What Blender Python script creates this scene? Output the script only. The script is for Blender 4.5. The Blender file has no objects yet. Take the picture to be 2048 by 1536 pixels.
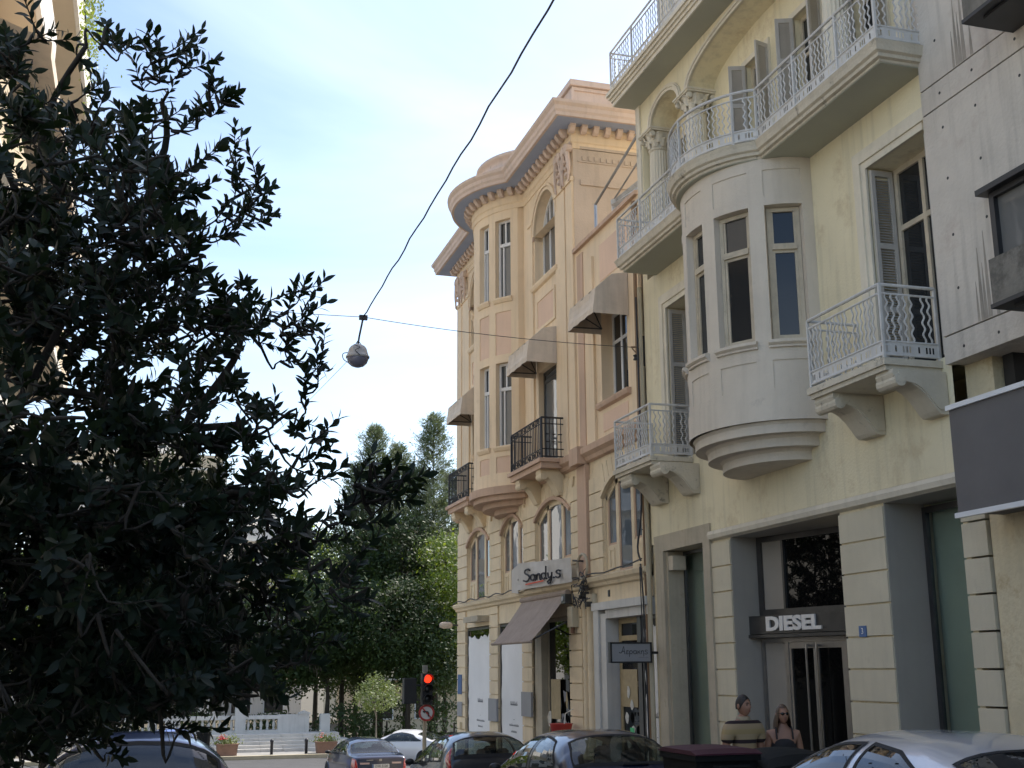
import bpy, math, random
from mathutils import Vector, Matrix
R = math.radians
scene = bpy.context.scene
C = scene.collection

# ---------------------------------------------------------------- camera, sky, sun, exposure
CAM_H = 1.6
cam = bpy.data.cameras.new('camera')
cam.sensor_width = 36.0
cam.lens = 36.0 * 2400 / 2048
cam.clip_start = 0.05
cam.clip_end = 2000
cam_o = bpy.data.objects.new('camera', cam)
C.objects.link(cam_o)
rt = Vector((0.95738968, -0.28871234, -0.00708412))
dn = Vector((0.05973554, 0.22196702, -0.97322264))
fw = Vector((0.28255383, 0.93133014, 0.22975532))
cam_o.matrix_world = Matrix(((rt.x, -dn.x, -fw.x, 0), (rt.y, -dn.y, -fw.y, 0), (rt.z, -dn.z, -fw.z, CAM_H), (0, 0, 0, 1)))
scene.camera = cam_o

SUN_AZ, SUN_EL = R(58), R(50)          # azimuth from the street's axis towards the right, elevation
world = bpy.data.worlds.new('World')
scene.world = world
world.use_nodes = True
wn, wl = world.node_tree.nodes, world.node_tree.links
wn.clear()
sky = wn.new('ShaderNodeTexSky')
sky.sky_type = 'NISHITA'
sky.sun_disc = False
sky.sun_elevation = SUN_EL
sky.sun_rotation = SUN_AZ
sky.altitude = 100
sky.air_density = 1.0
sky.dust_density = 1.25
sky.ozone_density = 1.0
tc = wn.new('ShaderNodeTexCoord')
mp = wn.new('ShaderNodeMapping')
mp.inputs['Scale'].default_value = (1.0, 2.2, 3.2)
mp.inputs['Rotation'].default_value = (0.2, 0.3, 0.5)
nz = wn.new('ShaderNodeTexNoise')
nz.inputs['Scale'].default_value = 1.3
nz.inputs['Detail'].default_value = 6
nz.inputs['Roughness'].default_value = 0.55
nz.inputs['Distortion'].default_value = 0.6
cr = wn.new('ShaderNodeMapRange')
cr.inputs['From Min'].default_value = 0.42
cr.inputs['From Max'].default_value = 0.75
cr.inputs['To Min'].default_value = 0.0
cr.inputs['To Max'].default_value = 0.35
mix = wn.new('ShaderNodeMix')
mix.data_type = 'RGBA'
mix.inputs['B'].default_value = (7.0, 7.6, 8.2, 1)
bg = wn.new('ShaderNodeBackground')
bg.inputs['Strength'].default_value = 0.122
wo = wn.new('ShaderNodeOutputWorld')
wl.new(tc.outputs['Generated'], mp.inputs['Vector'])
wl.new(mp.outputs['Vector'], nz.inputs['Vector'])
wl.new(nz.outputs['Fac'], cr.inputs['Value'])
wl.new(cr.outputs['Result'], mix.inputs['Factor'])
wl.new(sky.outputs['Color'], mix.inputs['A'])
wl.new(mix.outputs['Result'], bg.inputs['Color'])
wl.new(bg.outputs['Background'], wo.inputs['Surface'])

sl = bpy.data.lights.new('sun', 'SUN')
sl.energy = 3.6
sl.angle = R(0.5)
sl.color = (1.0, 0.93, 0.82)
so = bpy.data.objects.new('sun', sl)
C.objects.link(so)
sd = Vector((math.sin(SUN_AZ) * math.cos(SUN_EL), math.cos(SUN_AZ) * math.cos(SUN_EL), math.sin(SUN_EL)))
so.location = (40, 30, 60)
so.rotation_euler = sd.to_track_quat('Z', 'Y').to_euler()

scene.view_settings.view_transform = 'Standard'
scene.view_settings.look = 'None'
scene.view_settings.exposure = 1.12
scene.view_settings.gamma = 1.0
scene.view_settings.use_curve_mapping = False
scene.cycles.max_bounces = 8
scene.cycles.transparent_max_bounces = 12
scene.cycles.use_denoising = True

# ---------------------------------------------------------------- materials
MATS = {}
def _nodes(name):
    m = bpy.data.materials.new(name)
    m.use_nodes = True
    t = m.node_tree
    b = t.nodes['Principled BSDF']
    return m, t, b
def lin(c, k):
    return tuple(min(1.0, max(0.0, x * k)) for x in c) + (1.0,)
def mat(name, col, rough=0.8, var=0.12, scale=1.5, bump=0.0, bscale=40.0, streak=0.0, dirt=None, metal=0.0, spec=0.5, coat=0.0, local=False, trans=0.0, fine=0.0):
    """procedural surface: base colour broken up by large noise, vertical run-off streaks, dirt patches and a fine bump"""
    m, t, b = _nodes(name)
    N, L = t.nodes, t.links
    if local:
        src = N.new('ShaderNodeTexCoord').outputs['Object']
    else:
        src = N.new('ShaderNodeNewGeometry').outputs['Position']
    n1 = N.new('ShaderNodeTexNoise')
    n1.inputs['Scale'].default_value = scale
    n1.inputs['Detail'].default_value = 6
    n1.inputs['Roughness'].default_value = 0.6
    L.new(src, n1.inputs['Vector'])
    rp = N.new('ShaderNodeMapRange')
    rp.inputs['From Min'].default_value = 0.3
    rp.inputs['From Max'].default_value = 0.7
    L.new(n1.outputs['Fac'], rp.inputs['Value'])
    mx = N.new('ShaderNodeMix'); mx.data_type = 'RGBA'
    mx.inputs['A'].default_value = lin(col, 1 - var)
    mx.inputs['B'].default_value = lin(col, 1 + var)
    L.new(rp.outputs['Result'], mx.inputs['Factor'])
    out = mx.outputs['Result']
    if streak > 0:
        mpn = N.new('ShaderNodeMapping')
        mpn.inputs['Scale'].default_value = (5.0, 5.0, 0.35)
        L.new(src, mpn.inputs['Vector'])
        n2 = N.new('ShaderNodeTexNoise')
        n2.inputs['Scale'].default_value = 1.6
        n2.inputs['Detail'].default_value = 5
        L.new(mpn.outputs['Vector'], n2.inputs['Vector'])
        r2 = N.new('ShaderNodeMapRange')
        r2.inputs['From Min'].default_value = 0.5
        r2.inputs['From Max'].default_value = 0.78
        r2.inputs['To Max'].default_value = streak
        L.new(n2.outputs['Fac'], r2.inputs['Value'])
        m2 = N.new('ShaderNodeMix'); m2.data_type = 'RGBA'
        m2.inputs['B'].default_value = lin(col, 0.38)
        L.new(r2.outputs['Result'], m2.inputs['Factor'])
        L.new(out, m2.inputs['A'])
        out = m2.outputs['Result']
    if dirt:
        n3 = N.new('ShaderNodeTexNoise')
        n3.inputs['Scale'].default_value = dirt[2]
        n3.inputs['Detail'].default_value = 9
        n3.inputs['Roughness'].default_value = 0.72
        L.new(src, n3.inputs['Vector'])
        r3 = N.new('ShaderNodeMapRange')
        r3.inputs['From Min'].default_value = dirt[3] if len(dirt) > 3 else 0.56
        r3.inputs['From Max'].default_value = (dirt[3] if len(dirt) > 3 else 0.56) + 0.12
        r3.inputs['To Max'].default_value = dirt[1]
        L.new(n3.outputs['Fac'], r3.inputs['Value'])
        m3 = N.new('ShaderNodeMix'); m3.data_type = 'RGBA'
        m3.inputs['B'].default_value = tuple(dirt[0]) + (1,)
        L.new(r3.outputs['Result'], m3.inputs['Factor'])
        L.new(out, m3.inputs['A'])
        out = m3.outputs['Result']
    L.new(out, b.inputs['Base Color'])
    b.inputs['Roughness'].default_value = rough
    b.inputs['Metallic'].default_value = metal
    b.inputs['Specular IOR Level'].default_value = spec
    if coat:
        b.inputs['Coat Weight'].default_value = coat
        b.inputs['Coat Roughness'].default_value = 0.04
    if bump > 0:
        n4 = N.new('ShaderNodeTexNoise')
        n4.inputs['Scale'].default_value = bscale
        n4.inputs['Detail'].default_value = 5
        L.new(src, n4.inputs['Vector'])
        bp = N.new('ShaderNodeBump')
        bp.inputs['Strength'].default_value = bump
        bp.inputs['Distance'].default_value = 0.02
        L.new(n4.outputs['Fac'], bp.inputs['Height'])
        L.new(bp.outputs['Normal'], b.inputs['Normal'])
    MATS[name] = m
    return m
def leafmat(name, col, col2, rough=0.45, trans=0.35, back=(0.25, 0.35, 0.04), scale=3.0):
    m, t, b = _nodes(name)
    N, L = t.nodes, t.links
    g = N.new('ShaderNodeNewGeometry')
    n1 = N.new('ShaderNodeTexNoise'); n1.inputs['Scale'].default_value = scale; n1.inputs['Detail'].default_value = 3
    L.new(g.outputs['Position'], n1.inputs['Vector'])
    rp = N.new('ShaderNodeMapRange'); rp.inputs['From Min'].default_value = 0.35; rp.inputs['From Max'].default_value = 0.65
    L.new(n1.outputs['Fac'], rp.inputs['Value'])
    mx = N.new('ShaderNodeMix'); mx.data_type = 'RGBA'
    mx.inputs['A'].default_value = tuple(col) + (1,); mx.inputs['B'].default_value = tuple(col2) + (1,)
    L.new(rp.outputs['Result'], mx.inputs['Factor'])
    L.new(mx.outputs['Result'], b.inputs['Base Color'])
    b.inputs['Roughness'].default_value = rough
    b.inputs['Specular IOR Level'].default_value = 0.28
    tr = N.new('ShaderNodeBsdfTranslucent'); tr.inputs['Color'].default_value = tuple(back) + (1,)
    ms = N.new('ShaderNodeMixShader'); ms.inputs['Fac'].default_value = trans
    L.new(b.outputs['BSDF'], ms.inputs[1]); L.new(tr.outputs['BSDF'], ms.inputs[2])
    L.new(ms.outputs['Shader'], t.nodes['Material Output'].inputs['Surface'])
    MATS[name] = m
    return m
def glassmat(name, tint=(0.05, 0.055, 0.06), refl=1.55, opacity=1.0, rough=0.02, tcol=(0.7, 0.75, 0.75), wave=0.0):
    """window glass: dark room behind (opaque part) or see-through tint, with a Fresnel reflection on top"""
    m, t, b = _nodes(name)
    N, L = t.nodes, t.links
    b.inputs['Base Color'].default_value = tuple(tint) + (1,)
    b.inputs['Roughness'].default_value = 0.5
    b.inputs['Specular IOR Level'].default_value = 0.0
    gl = N.new('ShaderNodeBsdfGlossy'); gl.inputs['Roughness'].default_value = rough
    gl.inputs['Color'].default_value = (0.95, 0.97, 1.0, 1)
    fr = N.new('ShaderNodeFresnel')
    gb = N.new('ShaderNodeNewGeometry'); mi = N.new('ShaderNodeMapRange')   # same reflection from both sides of a thin pane
    mi.inputs['To Min'].default_value = refl; mi.inputs['To Max'].default_value = 1.0 / refl
    L.new(gb.outputs['Backfacing'], mi.inputs['Value']); L.new(mi.outputs['Result'], fr.inputs['IOR'])
    base = b.outputs['BSDF']
    if opacity < 1:
        tp = N.new('ShaderNodeBsdfTransparent'); tp.inputs['Color'].default_value = tuple(tcol) + (1,)
        m0 = N.new('ShaderNodeMixShader'); m0.inputs['Fac'].default_value = opacity
        L.new(tp.outputs['BSDF'], m0.inputs[1]); L.new(b.outputs['BSDF'], m0.inputs[2])
        base = m0.outputs['Shader']
    ms = N.new('ShaderNodeMixShader')
    L.new(fr.outputs['Fac'], ms.inputs['Fac']); L.new(base, ms.inputs[1]); L.new(gl.outputs['BSDF'], ms.inputs[2])
    L.new(ms.outputs['Shader'], t.nodes['Material Output'].inputs['Surface'])
    if wave > 0:
        g = N.new('ShaderNodeNewGeometry')
        nn = N.new('ShaderNodeTexNoise'); nn.inputs['Scale'].default_value = 1.8
        L.new(g.outputs['Position'], nn.inputs['Vector'])
        bp = N.new('ShaderNodeBump'); bp.inputs['Strength'].default_value = wave; bp.inputs['Distance'].default_value = 0.05
        L.new(nn.outputs['Fac'], bp.inputs['Height'])
        L.new(bp.outputs['Normal'], gl.inputs['Normal'])
    MATS[name] = m
    return m
def emitmat(name, col, k):
    m, t, b = _nodes(name)
    b.inputs['Base Color'].default_value = tuple(col) + (1,)
    b.inputs['Emission Color'].default_value = tuple(col) + (1,)
    b.inputs['Emission Strength'].default_value = k
    MATS[name] = m
    return m

SOOT = (0.10, 0.09, 0.075)
mat('yellow', (0.77, 0.69, 0.485), 0.9, 0.09, 0.6, 0.35, 30, 0.32, ((0.56, 0.45, 0.28), 0.7, 1.3, 0.55))
mat('yellow_low', (0.68, 0.59, 0.40), 0.92, 0.12, 1.1, 0.6, 18, 0.16, ((0.48, 0.37, 0.21), 0.75, 2.2, 0.52))
mat('yellow_block', (0.62, 0.56, 0.42), 0.85, 0.07, 1.5, 0.15, 60, 0.14, ((0.45, 0.40, 0.30), 0.4, 3.5, 0.6))
mat('trim', (0.70, 0.64, 0.52), 0.85, 0.08, 2.0, 0.2, 40, 0.22, (SOOT, 0.45, 3.0, 0.62))
mat('baystone', (0.64, 0.57, 0.475), 0.9, 0.08, 1.2, 0.3, 35, 0.20, ((0.36, 0.32, 0.28), 0.5, 2.5, 0.6))
mat('slab', (0.60, 0.54, 0.43), 0.9, 0.08, 2.0, 0.5, 25, 0.20, (SOOT, 0.75, 5.0, 0.58))
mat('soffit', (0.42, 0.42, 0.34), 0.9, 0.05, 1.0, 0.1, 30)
mat('whiterail', (0.57, 0.555, 0.53), 0.5, 0.12, 6.0, 0, 1, 0, ((0.26, 0.17, 0.10), 0.7, 9.0, 0.60))
mat('oldwood', (0.52, 0.45, 0.34), 0.7, 0.15, 5.0, 0.2, 60, 0.3, ((0.25, 0.18, 0.10), 0.5, 9.0, 0.6))
mat('shutter', (0.47, 0.44, 0.40), 0.7, 0.08, 4.0, 0.1, 60, 0.2)
mat('cream', (0.80, 0.63, 0.435), 0.9, 0.08, 0.8, 0.2, 30, 0.22, ((0.42, 0.30, 0.19), 0.4, 2.0, 0.62))
mat('creamstone', (0.74, 0.61, 0.42), 0.9, 0.11, 1.4, 0.35, 25, 0.24, ((0.38, 0.29, 0.18), 0.45, 2.6, 0.6))
mat('peach', (0.74, 0.53, 0.39), 0.9, 0.07, 0.9, 0.2, 30, 0.12)
mat('terra', (0.56, 0.39, 0.28), 0.88, 0.10, 1.2, 0.2, 30, 0.25, (SOOT, 0.4, 3.0, 0.64))
mat('sidewall', (0.58, 0.47, 0.37), 0.92, 0.10, 0.9, 0.25, 30, 0.25, (SOOT, 0.4, 2.0, 0.64))
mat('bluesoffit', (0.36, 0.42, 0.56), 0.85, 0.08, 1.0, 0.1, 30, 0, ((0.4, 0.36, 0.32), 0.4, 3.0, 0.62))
mat('corniceface', (0.66, 0.52, 0.43), 0.85, 0.08, 1.2, 0.2, 30, 0.25, (SOOT, 0.5, 3.0, 0.62))
mat('iron', (0.018, 0.018, 0.022), 0.5, 0.2, 6.0)
mat('awning', (0.66, 0.56, 0.45), 0.85, 0.10, 2.5, 0.25, 12, 0.30, ((0.36, 0.29, 0.23), 0.5, 2.5, 0.58))
mat('awning_dark', (0.33, 0.265, 0.22), 0.9, 0.12, 3.0, 0.3, 14, 0.25)
mat('concrete', (0.60, 0.54, 0.465), 0.92, 0.10, 1.3, 0.45, 22, 0.45, ((0.46, 0.37, 0.31), 0.6, 1.0, 0.53))
mat('concrete_stain', (0.20, 0.18, 0.15), 0.92, 0.3, 2.5, 0.4, 22, 0.75, (SOOT, 0.8, 3.5, 0.5))
mat('stainrun', (0.33, 0.29, 0.24), 0.92, 0.25, 2.5, 0.4, 22, 0.6)
mat('blackmetal', (0.02, 0.02, 0.022), 0.45, 0.2, 4.0)
mat('signgrey', (0.135, 0.125, 0.12), 0.75, 0.08, 2.0, 0.1, 120)
mat('whiteplastic', (0.72, 0.72, 0.72), 0.4, 0.05, 3.0)
mat('shopgrey', (0.34, 0.315, 0.275), 0.7, 0.06, 1.5, 0.08, 60, 0.08, ((0.12, 0.12, 0.12), 0.5, 6.0, 0.68))
mat('steel', (0.36, 0.35, 0.34), 0.32, 0.12, 4.0, 0, 1, 0.2, metal=0.9)
mat('darksteel', (0.10, 0.10, 0.10), 0.35, 0.15, 4.0, metal=0.7)
mat('letterwhite', (0.78, 0.76, 0.73), 0.45, 0.03)
mat('stonejamb', (0.46, 0.40, 0.30), 0.85, 0.12, 2.5, 0.2, 40, 0.25, ((0.28, 0.22, 0.14), 0.5, 5.0, 0.58))
mat('marble', (0.58, 0.56, 0.52), 0.6, 0.08, 2.5, 0.1, 30, 0.3, ((0.35, 0.32, 0.27), 0.5, 4.0, 0.6))
mat('whitewall', (0.70, 0.67, 0.62), 0.9, 0.06, 0.7, 0.15, 30, 0.25)
mat('beigewall', (0.58, 0.48, 0.34), 0.9, 0.06, 0.7, 0.15, 30, 0.15)
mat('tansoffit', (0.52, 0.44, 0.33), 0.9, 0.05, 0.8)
mat('orangeclad', (0.50, 0.33, 0.19), 0.85, 0.08, 0.8, 0.1, 30, 0.15)
mat('posterwhite', (0.80, 0.79, 0.78), 0.6, 0.05, 1.2, 0.08, 6)
mat('ink', (0.03, 0.03, 0.035), 0.7, 0.1)
mat('inkgrey', (0.22, 0.22, 0.24), 0.7, 0.1)
mat('redprint', (0.62, 0.10, 0.05), 0.7, 0.1)
mat('bannerwhite', (0.52, 0.49, 0.45), 0.7, 0.08, 2.0, 0.4, 5, 0.1)
mat('greysign', (0.30, 0.30, 0.31), 0.5, 0.05, 3.0)
mat('plateblue', (0.06, 0.13, 0.30), 0.45, 0.08, 8)
mat('paper', (0.62, 0.60, 0.54), 0.8, 0.2, 12.0)
mat('papertan', (0.42, 0.33, 0.19), 0.8, 0.12, 8.0)
mat('greenpaper', (0.10, 0.55, 0.22), 0.7, 0.1)
mat('rubber', (0.015, 0.015, 0.016), 0.8, 0.2, 5.0)
mat('cable', (0.03, 0.03, 0.035), 0.6, 0.2)
mat('pipe', (0.50, 0.44, 0.32), 0.7, 0.1, 3.0, 0, 1, 0.2)
mat('pipebrown', (0.26, 0.16, 0.09), 0.7, 0.15, 3.0, 0, 1, 0.2)
mat('asphalt', (0.055, 0.055, 0.058), 0.9, 0.2, 1.5, 0.4, 60)
mat('pave', (0.26, 0.25, 0.235), 0.85, 0.12, 1.2, 0.2, 30, 0, ((0.14, 0.13, 0.12), 0.5, 3.0, 0.6))
mat('kerb', (0.42, 0.36, 0.24), 0.85, 0.12, 2.0, 0.2, 30, 0, (SOOT, 0.4, 4.0, 0.6))
mat('soil', (0.09, 0.075, 0.05), 0.95, 0.2, 0.8, 0.5, 8)
mat('stepstone', (0.55, 0.52, 0.47), 0.8, 0.10, 1.5, 0.2, 25, 0.1, ((0.28, 0.25, 0.2), 0.6, 3.5, 0.58))
mat('balstone', (0.50, 0.50, 0.48), 0.85, 0.08, 2.0, 0.15, 25, 0.3)
mat('bark', (0.045, 0.038, 0.03), 0.95, 0.3, 4.0, 0.7, 18)
mat('barkpale', (0.20, 0.17, 0.13), 0.95, 0.3, 4.0, 0.7, 18)
mat('terracotta', (0.26, 0.15, 0.10), 0.9, 0.15, 5.0, 0.2, 40)
mat('redflower', (0.60, 0.04, 0.05), 0.6, 0.2)
mat('lens_dark', (0.012, 0.012, 0.012), 0.3, 0.1)
mat('signwhite', (0.70, 0.68, 0.66), 0.5, 0.05)
mat('signred', (0.50, 0.05, 0.04), 0.5, 0.05)
mat('lampgrey', (0.40, 0.40, 0.41), 0.5, 0.1, 8.0)
mat('lampglass', (0.16, 0.17, 0.24), 0.15, 0.1, 8.0)
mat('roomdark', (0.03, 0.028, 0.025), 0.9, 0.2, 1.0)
mat('roomgreen', (0.36, 0.43, 0.34), 0.9, 0.12, 0.7)
mat('curtain', (0.55, 0.52, 0.46), 0.9, 0.1, 3.0)
glassmat('glass', (0.022, 0.024, 0.026), 1.5, 1.0, 0.012, wave=0.03)
glassmat('glass_blue', (0.10, 0.115, 0.13), 2.0, 1.0, 0.012, wave=0.03)
glassmat('glass_curtain', (0.16, 0.155, 0.145), 1.45, 1.0, 0.02, wave=0.03)
glassmat('glass_shop', (0.02, 0.02, 0.02), 1.4, 0.05, 0.01, (0.94, 0.96, 0.95))
glassmat('glass_dark', (0.006, 0.006, 0.006), 1.42, 1.0, 0.012)
glassmat('carglass', (0.01, 0.012, 0.012), 1.6, 0.35, 0.01, (0.62, 0.70, 0.66))
glassmat('carglass_dark', (0.008, 0.010, 0.012), 1.75, 0.8, 0.01, (0.4, 0.45, 0.45))
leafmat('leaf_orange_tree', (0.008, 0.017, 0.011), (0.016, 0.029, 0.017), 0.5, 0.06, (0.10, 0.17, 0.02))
leafmat('leaf_pine', (0.07, 0.105, 0.06), (0.12, 0.15, 0.085), 0.6, 0.40, (0.26, 0.32, 0.12), 0.6)
leafmat('leaf_green', (0.05, 0.095, 0.02), (0.10, 0.15, 0.03), 0.5, 0.45, (0.42, 0.52, 0.05), 0.8)
leafmat('leaf_dark', (0.018, 0.035, 0.014), (0.040, 0.065, 0.022), 0.55, 0.25, (0.16, 0.24, 0.04), 0.8)
leafmat('leaf_small', (0.07, 0.11, 0.04), (0.13, 0.16, 0.06), 0.5, 0.40, (0.35, 0.42, 0.08), 2.0)
emitmat('redlight', (1.0, 0.035, 0.01), 1.1)

# ---------------------------------------------------------------- mesh helpers
class MB:
    def __init__(s):
        s.v, s.f = [], []
    def quad(s, *p):
        k = len(s.v); s.v += [tuple(a) for a in p]; s.f.append(tuple(range(k, k + len(p)))); return s
    def box(s, x0, x1, y0, y1, z0, z1):
        if x0 > x1: x0, x1 = x1, x0
        if y0 > y1: y0, y1 = y1, y0
        if z0 > z1: z0, z1 = z1, z0
        k = len(s.v)
        s.v += [(x0, y0, z0), (x1, y0, z0), (x1, y1, z0), (x0, y1, z0), (x0, y0, z1), (x1, y0, z1), (x1, y1, z1), (x0, y1, z1)]
        s.f += [tuple(k + i for i in q) for q in ((3, 2, 1, 0), (4, 5, 6, 7), (0, 1, 5, 4), (1, 2, 6, 5), (2, 3, 7, 6), (3, 0, 4, 7))]
        return s
    def loft(s, rings, closed=True, caps=True):
        k = len(s.v); n = len(rings[0])
        for r in rings: s.v += [tuple(p) for p in r]
        for i in range(len(rings) - 1):
            for j in range(n if closed else n - 1):
                a = k + i * n + j; b = k + i * n + (j + 1) % n
                s.f.append((a, b, b + n, a + n))
        if caps and closed:
            s.f.append(tuple(k + j for j in reversed(range(n))))
            s.f.append(tuple(k + (len(rings) - 1) * n + j for j in range(n)))
        return s
    def prism(s, pts, axis, a, b):
        if axis == 'x': g = lambda p, t: (t, p[0], p[1])
        elif axis == 'y': g = lambda p, t: (p[0], t, p[1])
        else: g = lambda p, t: (p[0], p[1], t)
        return s.loft([[g(p, a) for p in pts], [g(p, b) for p in pts]])
    def tube(s, path, r, n=6, flat=1.0):
        P = [Vector(p) for p in path]
        rr = r if isinstance(r, (list, tuple)) else [r] * len(P)
        rings = []; up = None
        for i, p in enumerate(P):
            d = (P[min(i + 1, len(P) - 1)] - P[max(i - 1, 0)])
            if d.length < 1e-7: d = Vector((0, 0, 1))
            d.normalize()
            if up is None or abs(up.dot(d)) > 0.999:
                up = Vector((0, 0, 1)) if abs(d.z) < 0.9 else Vector((1, 0, 0))
            a = d.cross(up).normalized(); bb = a.cross(d).normalized(); up = bb
            rings.append([p + a * math.cos(2 * math.pi * j / n) * rr[i] + bb * math.sin(2 * math.pi * j / n) * rr[i] * flat for j in range(n)])
        return s.loft(rings)
    def lathe(s, prof, c=(0, 0, 0), n=16, a0=0.0, a1=2 * math.pi, axis='z'):
        full = abs(a1 - a0 - 2 * math.pi) < 1e-6
        m = n if full else n + 1
        def P(r, z, a):
            if axis == 'z': return (c[0] + r * math.cos(a), c[1] + r * math.sin(a), c[2] + z)
            if axis == 'x': return (c[0] + z, c[1] + r * math.cos(a), c[2] + r * math.sin(a))
            return (c[0] + r * math.cos(a), c[1] + z, c[2] + r * math.sin(a))
        return s.loft([[P(max(r, 1e-4), z, a0 + (a1 - a0) * j / n) for j in range(m)] for r, z in prof], full, full)
    def xf(s, M, k0=0):
        s.v[k0:] = [tuple(M @ Vector(p)) for p in s.v[k0:]]; return s
_wm = {}
def reg(o, M):
    _wm[o.name] = M.copy(); return o
def WM(o):
    return _wm.get(o.name, Matrix())
def mesh_of(name, mb, material, smooth=False):
    me = bpy.data.meshes.new(name)
    me.from_pydata(mb.v, [], mb.f)
    if material is not None: me.materials.append(MATS[material] if isinstance(material, str) else material)
    if smooth: me.polygons.foreach_set('use_smooth', [True] * len(me.polygons))
    me.update()
    return me
def mk(name, mb, material, parent=None, smooth=False):
    """one mesh object from world coordinates (or local ones when the parent is a LOCAL thing)"""
    o = bpy.data.objects.new(name, mesh_of(name, mb, material, smooth))
    C.objects.link(o)
    if parent is not None:
        o.parent = parent
        if not parent.get('loc_space'): o.matrix_parent_inverse = WM(parent).inverted()
        else: o['loc_space'] = 1
    return o
_cubes = {}
def bx(name, material, parent, x0, x1, y0, y1, z0, z1):
    """one box piece as an object of its own; alike pieces share the mesh"""
    me = _cubes.get(material)
    if me is None:
        me = mesh_of('box_' + material, MB().box(-0.5, 0.5, -0.5, 0.5, -0.5, 0.5), material); _cubes[material] = me
    o = bpy.data.objects.new(name, me); C.objects.link(o)
    M = Matrix.Translation(((x0 + x1) / 2, (y0 + y1) / 2, (z0 + z1) / 2)) @ Matrix.Diagonal((abs(x1 - x0), abs(y1 - y0), abs(z1 - z0), 1))
    if parent is not None:
        o.parent = parent
        if not parent.get('loc_space'): o.matrix_parent_inverse = WM(parent).inverted()
    o.location = M.translation; o.scale = (abs(x1 - x0), abs(y1 - y0), abs(z1 - z0))
    reg(o, M)
    return o
def inst(name, me, parent, loc, rz=0.0, scale=(1, 1, 1), rot=None):
    o = bpy.data.objects.new(name, me); C.objects.link(o)
    if parent is not None:
        o.parent = parent
        if not parent.get('loc_space'): o.matrix_parent_inverse = WM(parent).inverted()
    o.location = loc
    o.rotation_euler = rot if rot is not None else (0, 0, rz)
    o.scale = scale
    return o
def thing(name, label, cat, loc=(0, 0, 0), rz=0.0, group=None, local=False, rot=None):
    o = bpy.data.objects.new(name, None); C.objects.link(o)
    o.empty_display_size = 0.2
    o.location = loc; o.rotation_euler = rot if rot else (0, 0, rz)
    o['label'] = label; o['category'] = cat
    if group: o['group'] = group
    if local: o['loc_space'] = 1
    reg(o, Matrix.LocRotScale(Vector(loc), o.rotation_euler, None))
    return o
def tag(o, label, cat, group=None):
    o['label'] = label; o['category'] = cat
    if group: o['group'] = group
    return o
def struct(o):
    o['kind'] = 'structure'; return o
def crom(pts, n=6):
    """Catmull-Rom through points"""
    P = [Vector(p) for p in pts]; out = []
    for i in range(len(P) - 1):
        a = P[max(i - 1, 0)]; b = P[i]; c = P[i + 1]; d = P[min(i + 2, len(P) - 1)]
        for j in range(n):
            t = j / n
            out.append(0.5 * ((2 * b) + (c - a) * t + (2 * a - 5 * b + 4 * c - d) * t * t + (3 * b - a - 3 * c + d) * t ** 3))
    out.append(P[-1])
    return out
def text_mesh(name, body, size, material, extrude=0.004, bold=0.0, align='CENTER'):
    cu = bpy.data.curves.new(name, 'FONT'); cu.body = body; cu.size = size; cu.extrude = extrude; cu.offset = bold
    cu.align_x = align; cu.align_y = 'CENTER'; cu.resolution_u = 3
    ob = bpy.data.objects.new(name, cu); C.objects.link(ob)
    dg = bpy.context.evaluated_depsgraph_get()
    me = bpy.data.meshes.new_from_object(ob.evaluated_get(dg))
    bpy.data.objects.remove(ob); bpy.data.curves.remove(cu)
    me.materials.clear(); me.materials.append(MATS[material])
    return me
# text in the plane of the facade (reads along -Y, faces -X) / facing -Y
ROT_FACADE = (R(90), 0, R(-90))
ROT_BLADE = (R(90), 0, 0)
def strokes(lines, origin, ux, uz, s, r, nrm):
    """handwritten letters: polylines in letter space laid in the plane (ux, uz) as thin raised strokes"""
    mb = MB(); o = Vector(origin); ux = Vector(ux); uz = Vector(uz)
    for ln in lines:
        pts = crom([(p[0], p[1], 0) for p in ln], 4)
        mb.tube([o + ux * (p.x * s) + uz * (p.y * s) for p in pts], r, 5)
    return mb
def g(Y):
    """height of the sloping street"""
    if Y <= 0: return 0.0
    if Y >= 36: return g(35.999)
    return -(0.032 * Y + 0.0006 * Y * Y)

# ---------------------------------------------------------------- ground, street, pavements
def sheet(name, x0, x1, y0, y1, dz, material, step=1.5):
    ys = []; y = y0
    while y < y1 - 1e-6:
        ys.append(y); y += step
    ys.append(y1)
    mb = MB()
    mb.loft([[(x0, y, g(y) + dz), (x1, y, g(y) + dz)] for y in ys], closed=False)
    return struct(mk(name, mb, material))
def strip_box(name, x0, x1, y0, y1, d0, d1, material, step=1.5):
    """a kerb or raised pavement that follows the slope, with its sides"""
    ys = []; y = y0
    while y < y1 - 1e-6:
        ys.append(y); y += step
    ys.append(y1)
    mb = MB().loft([[(x0, y, g(y) + d0), (x1, y, g(y) + d0), (x1, y, g(y) + d1), (x0, y, g(y) + d1)] for y in ys])
    return struct(mk(name, mb, material))
mb = MB()
ysg = [-80, -20] + [i * 2.0 for i in range(0, 19)] + [60, 100, 200, 600]
mb.loft([[(-400, y, g(y) - 0.05 - (0 if y < 36 else 2.2)), (400, y, g(y) - 0.05 - (0 if y < 36 else 2.2))] for y in ysg], closed=False)
struct(mk('ground', mb, 'soil'))
sheet('road', -1.1, 6.05, -12, 36, 0.0, 'asphalt')
def gx(X):
    return -0.075 * max(0.0, min(X, 30) - 8.4)
def xsheet(name, y0, y1, d0, d1, material):
    xs = (-60, 8.4, 30, 70)
    return struct(mk(name, MB().loft([[(x, y0, g(36) + gx(x) + d0), (x, y1, g(36) + gx(x) + d0), (x, y1, g(36) + gx(x) + d1), (x, y0, g(36) + gx(x) + d1)] for x in xs]), material))
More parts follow.
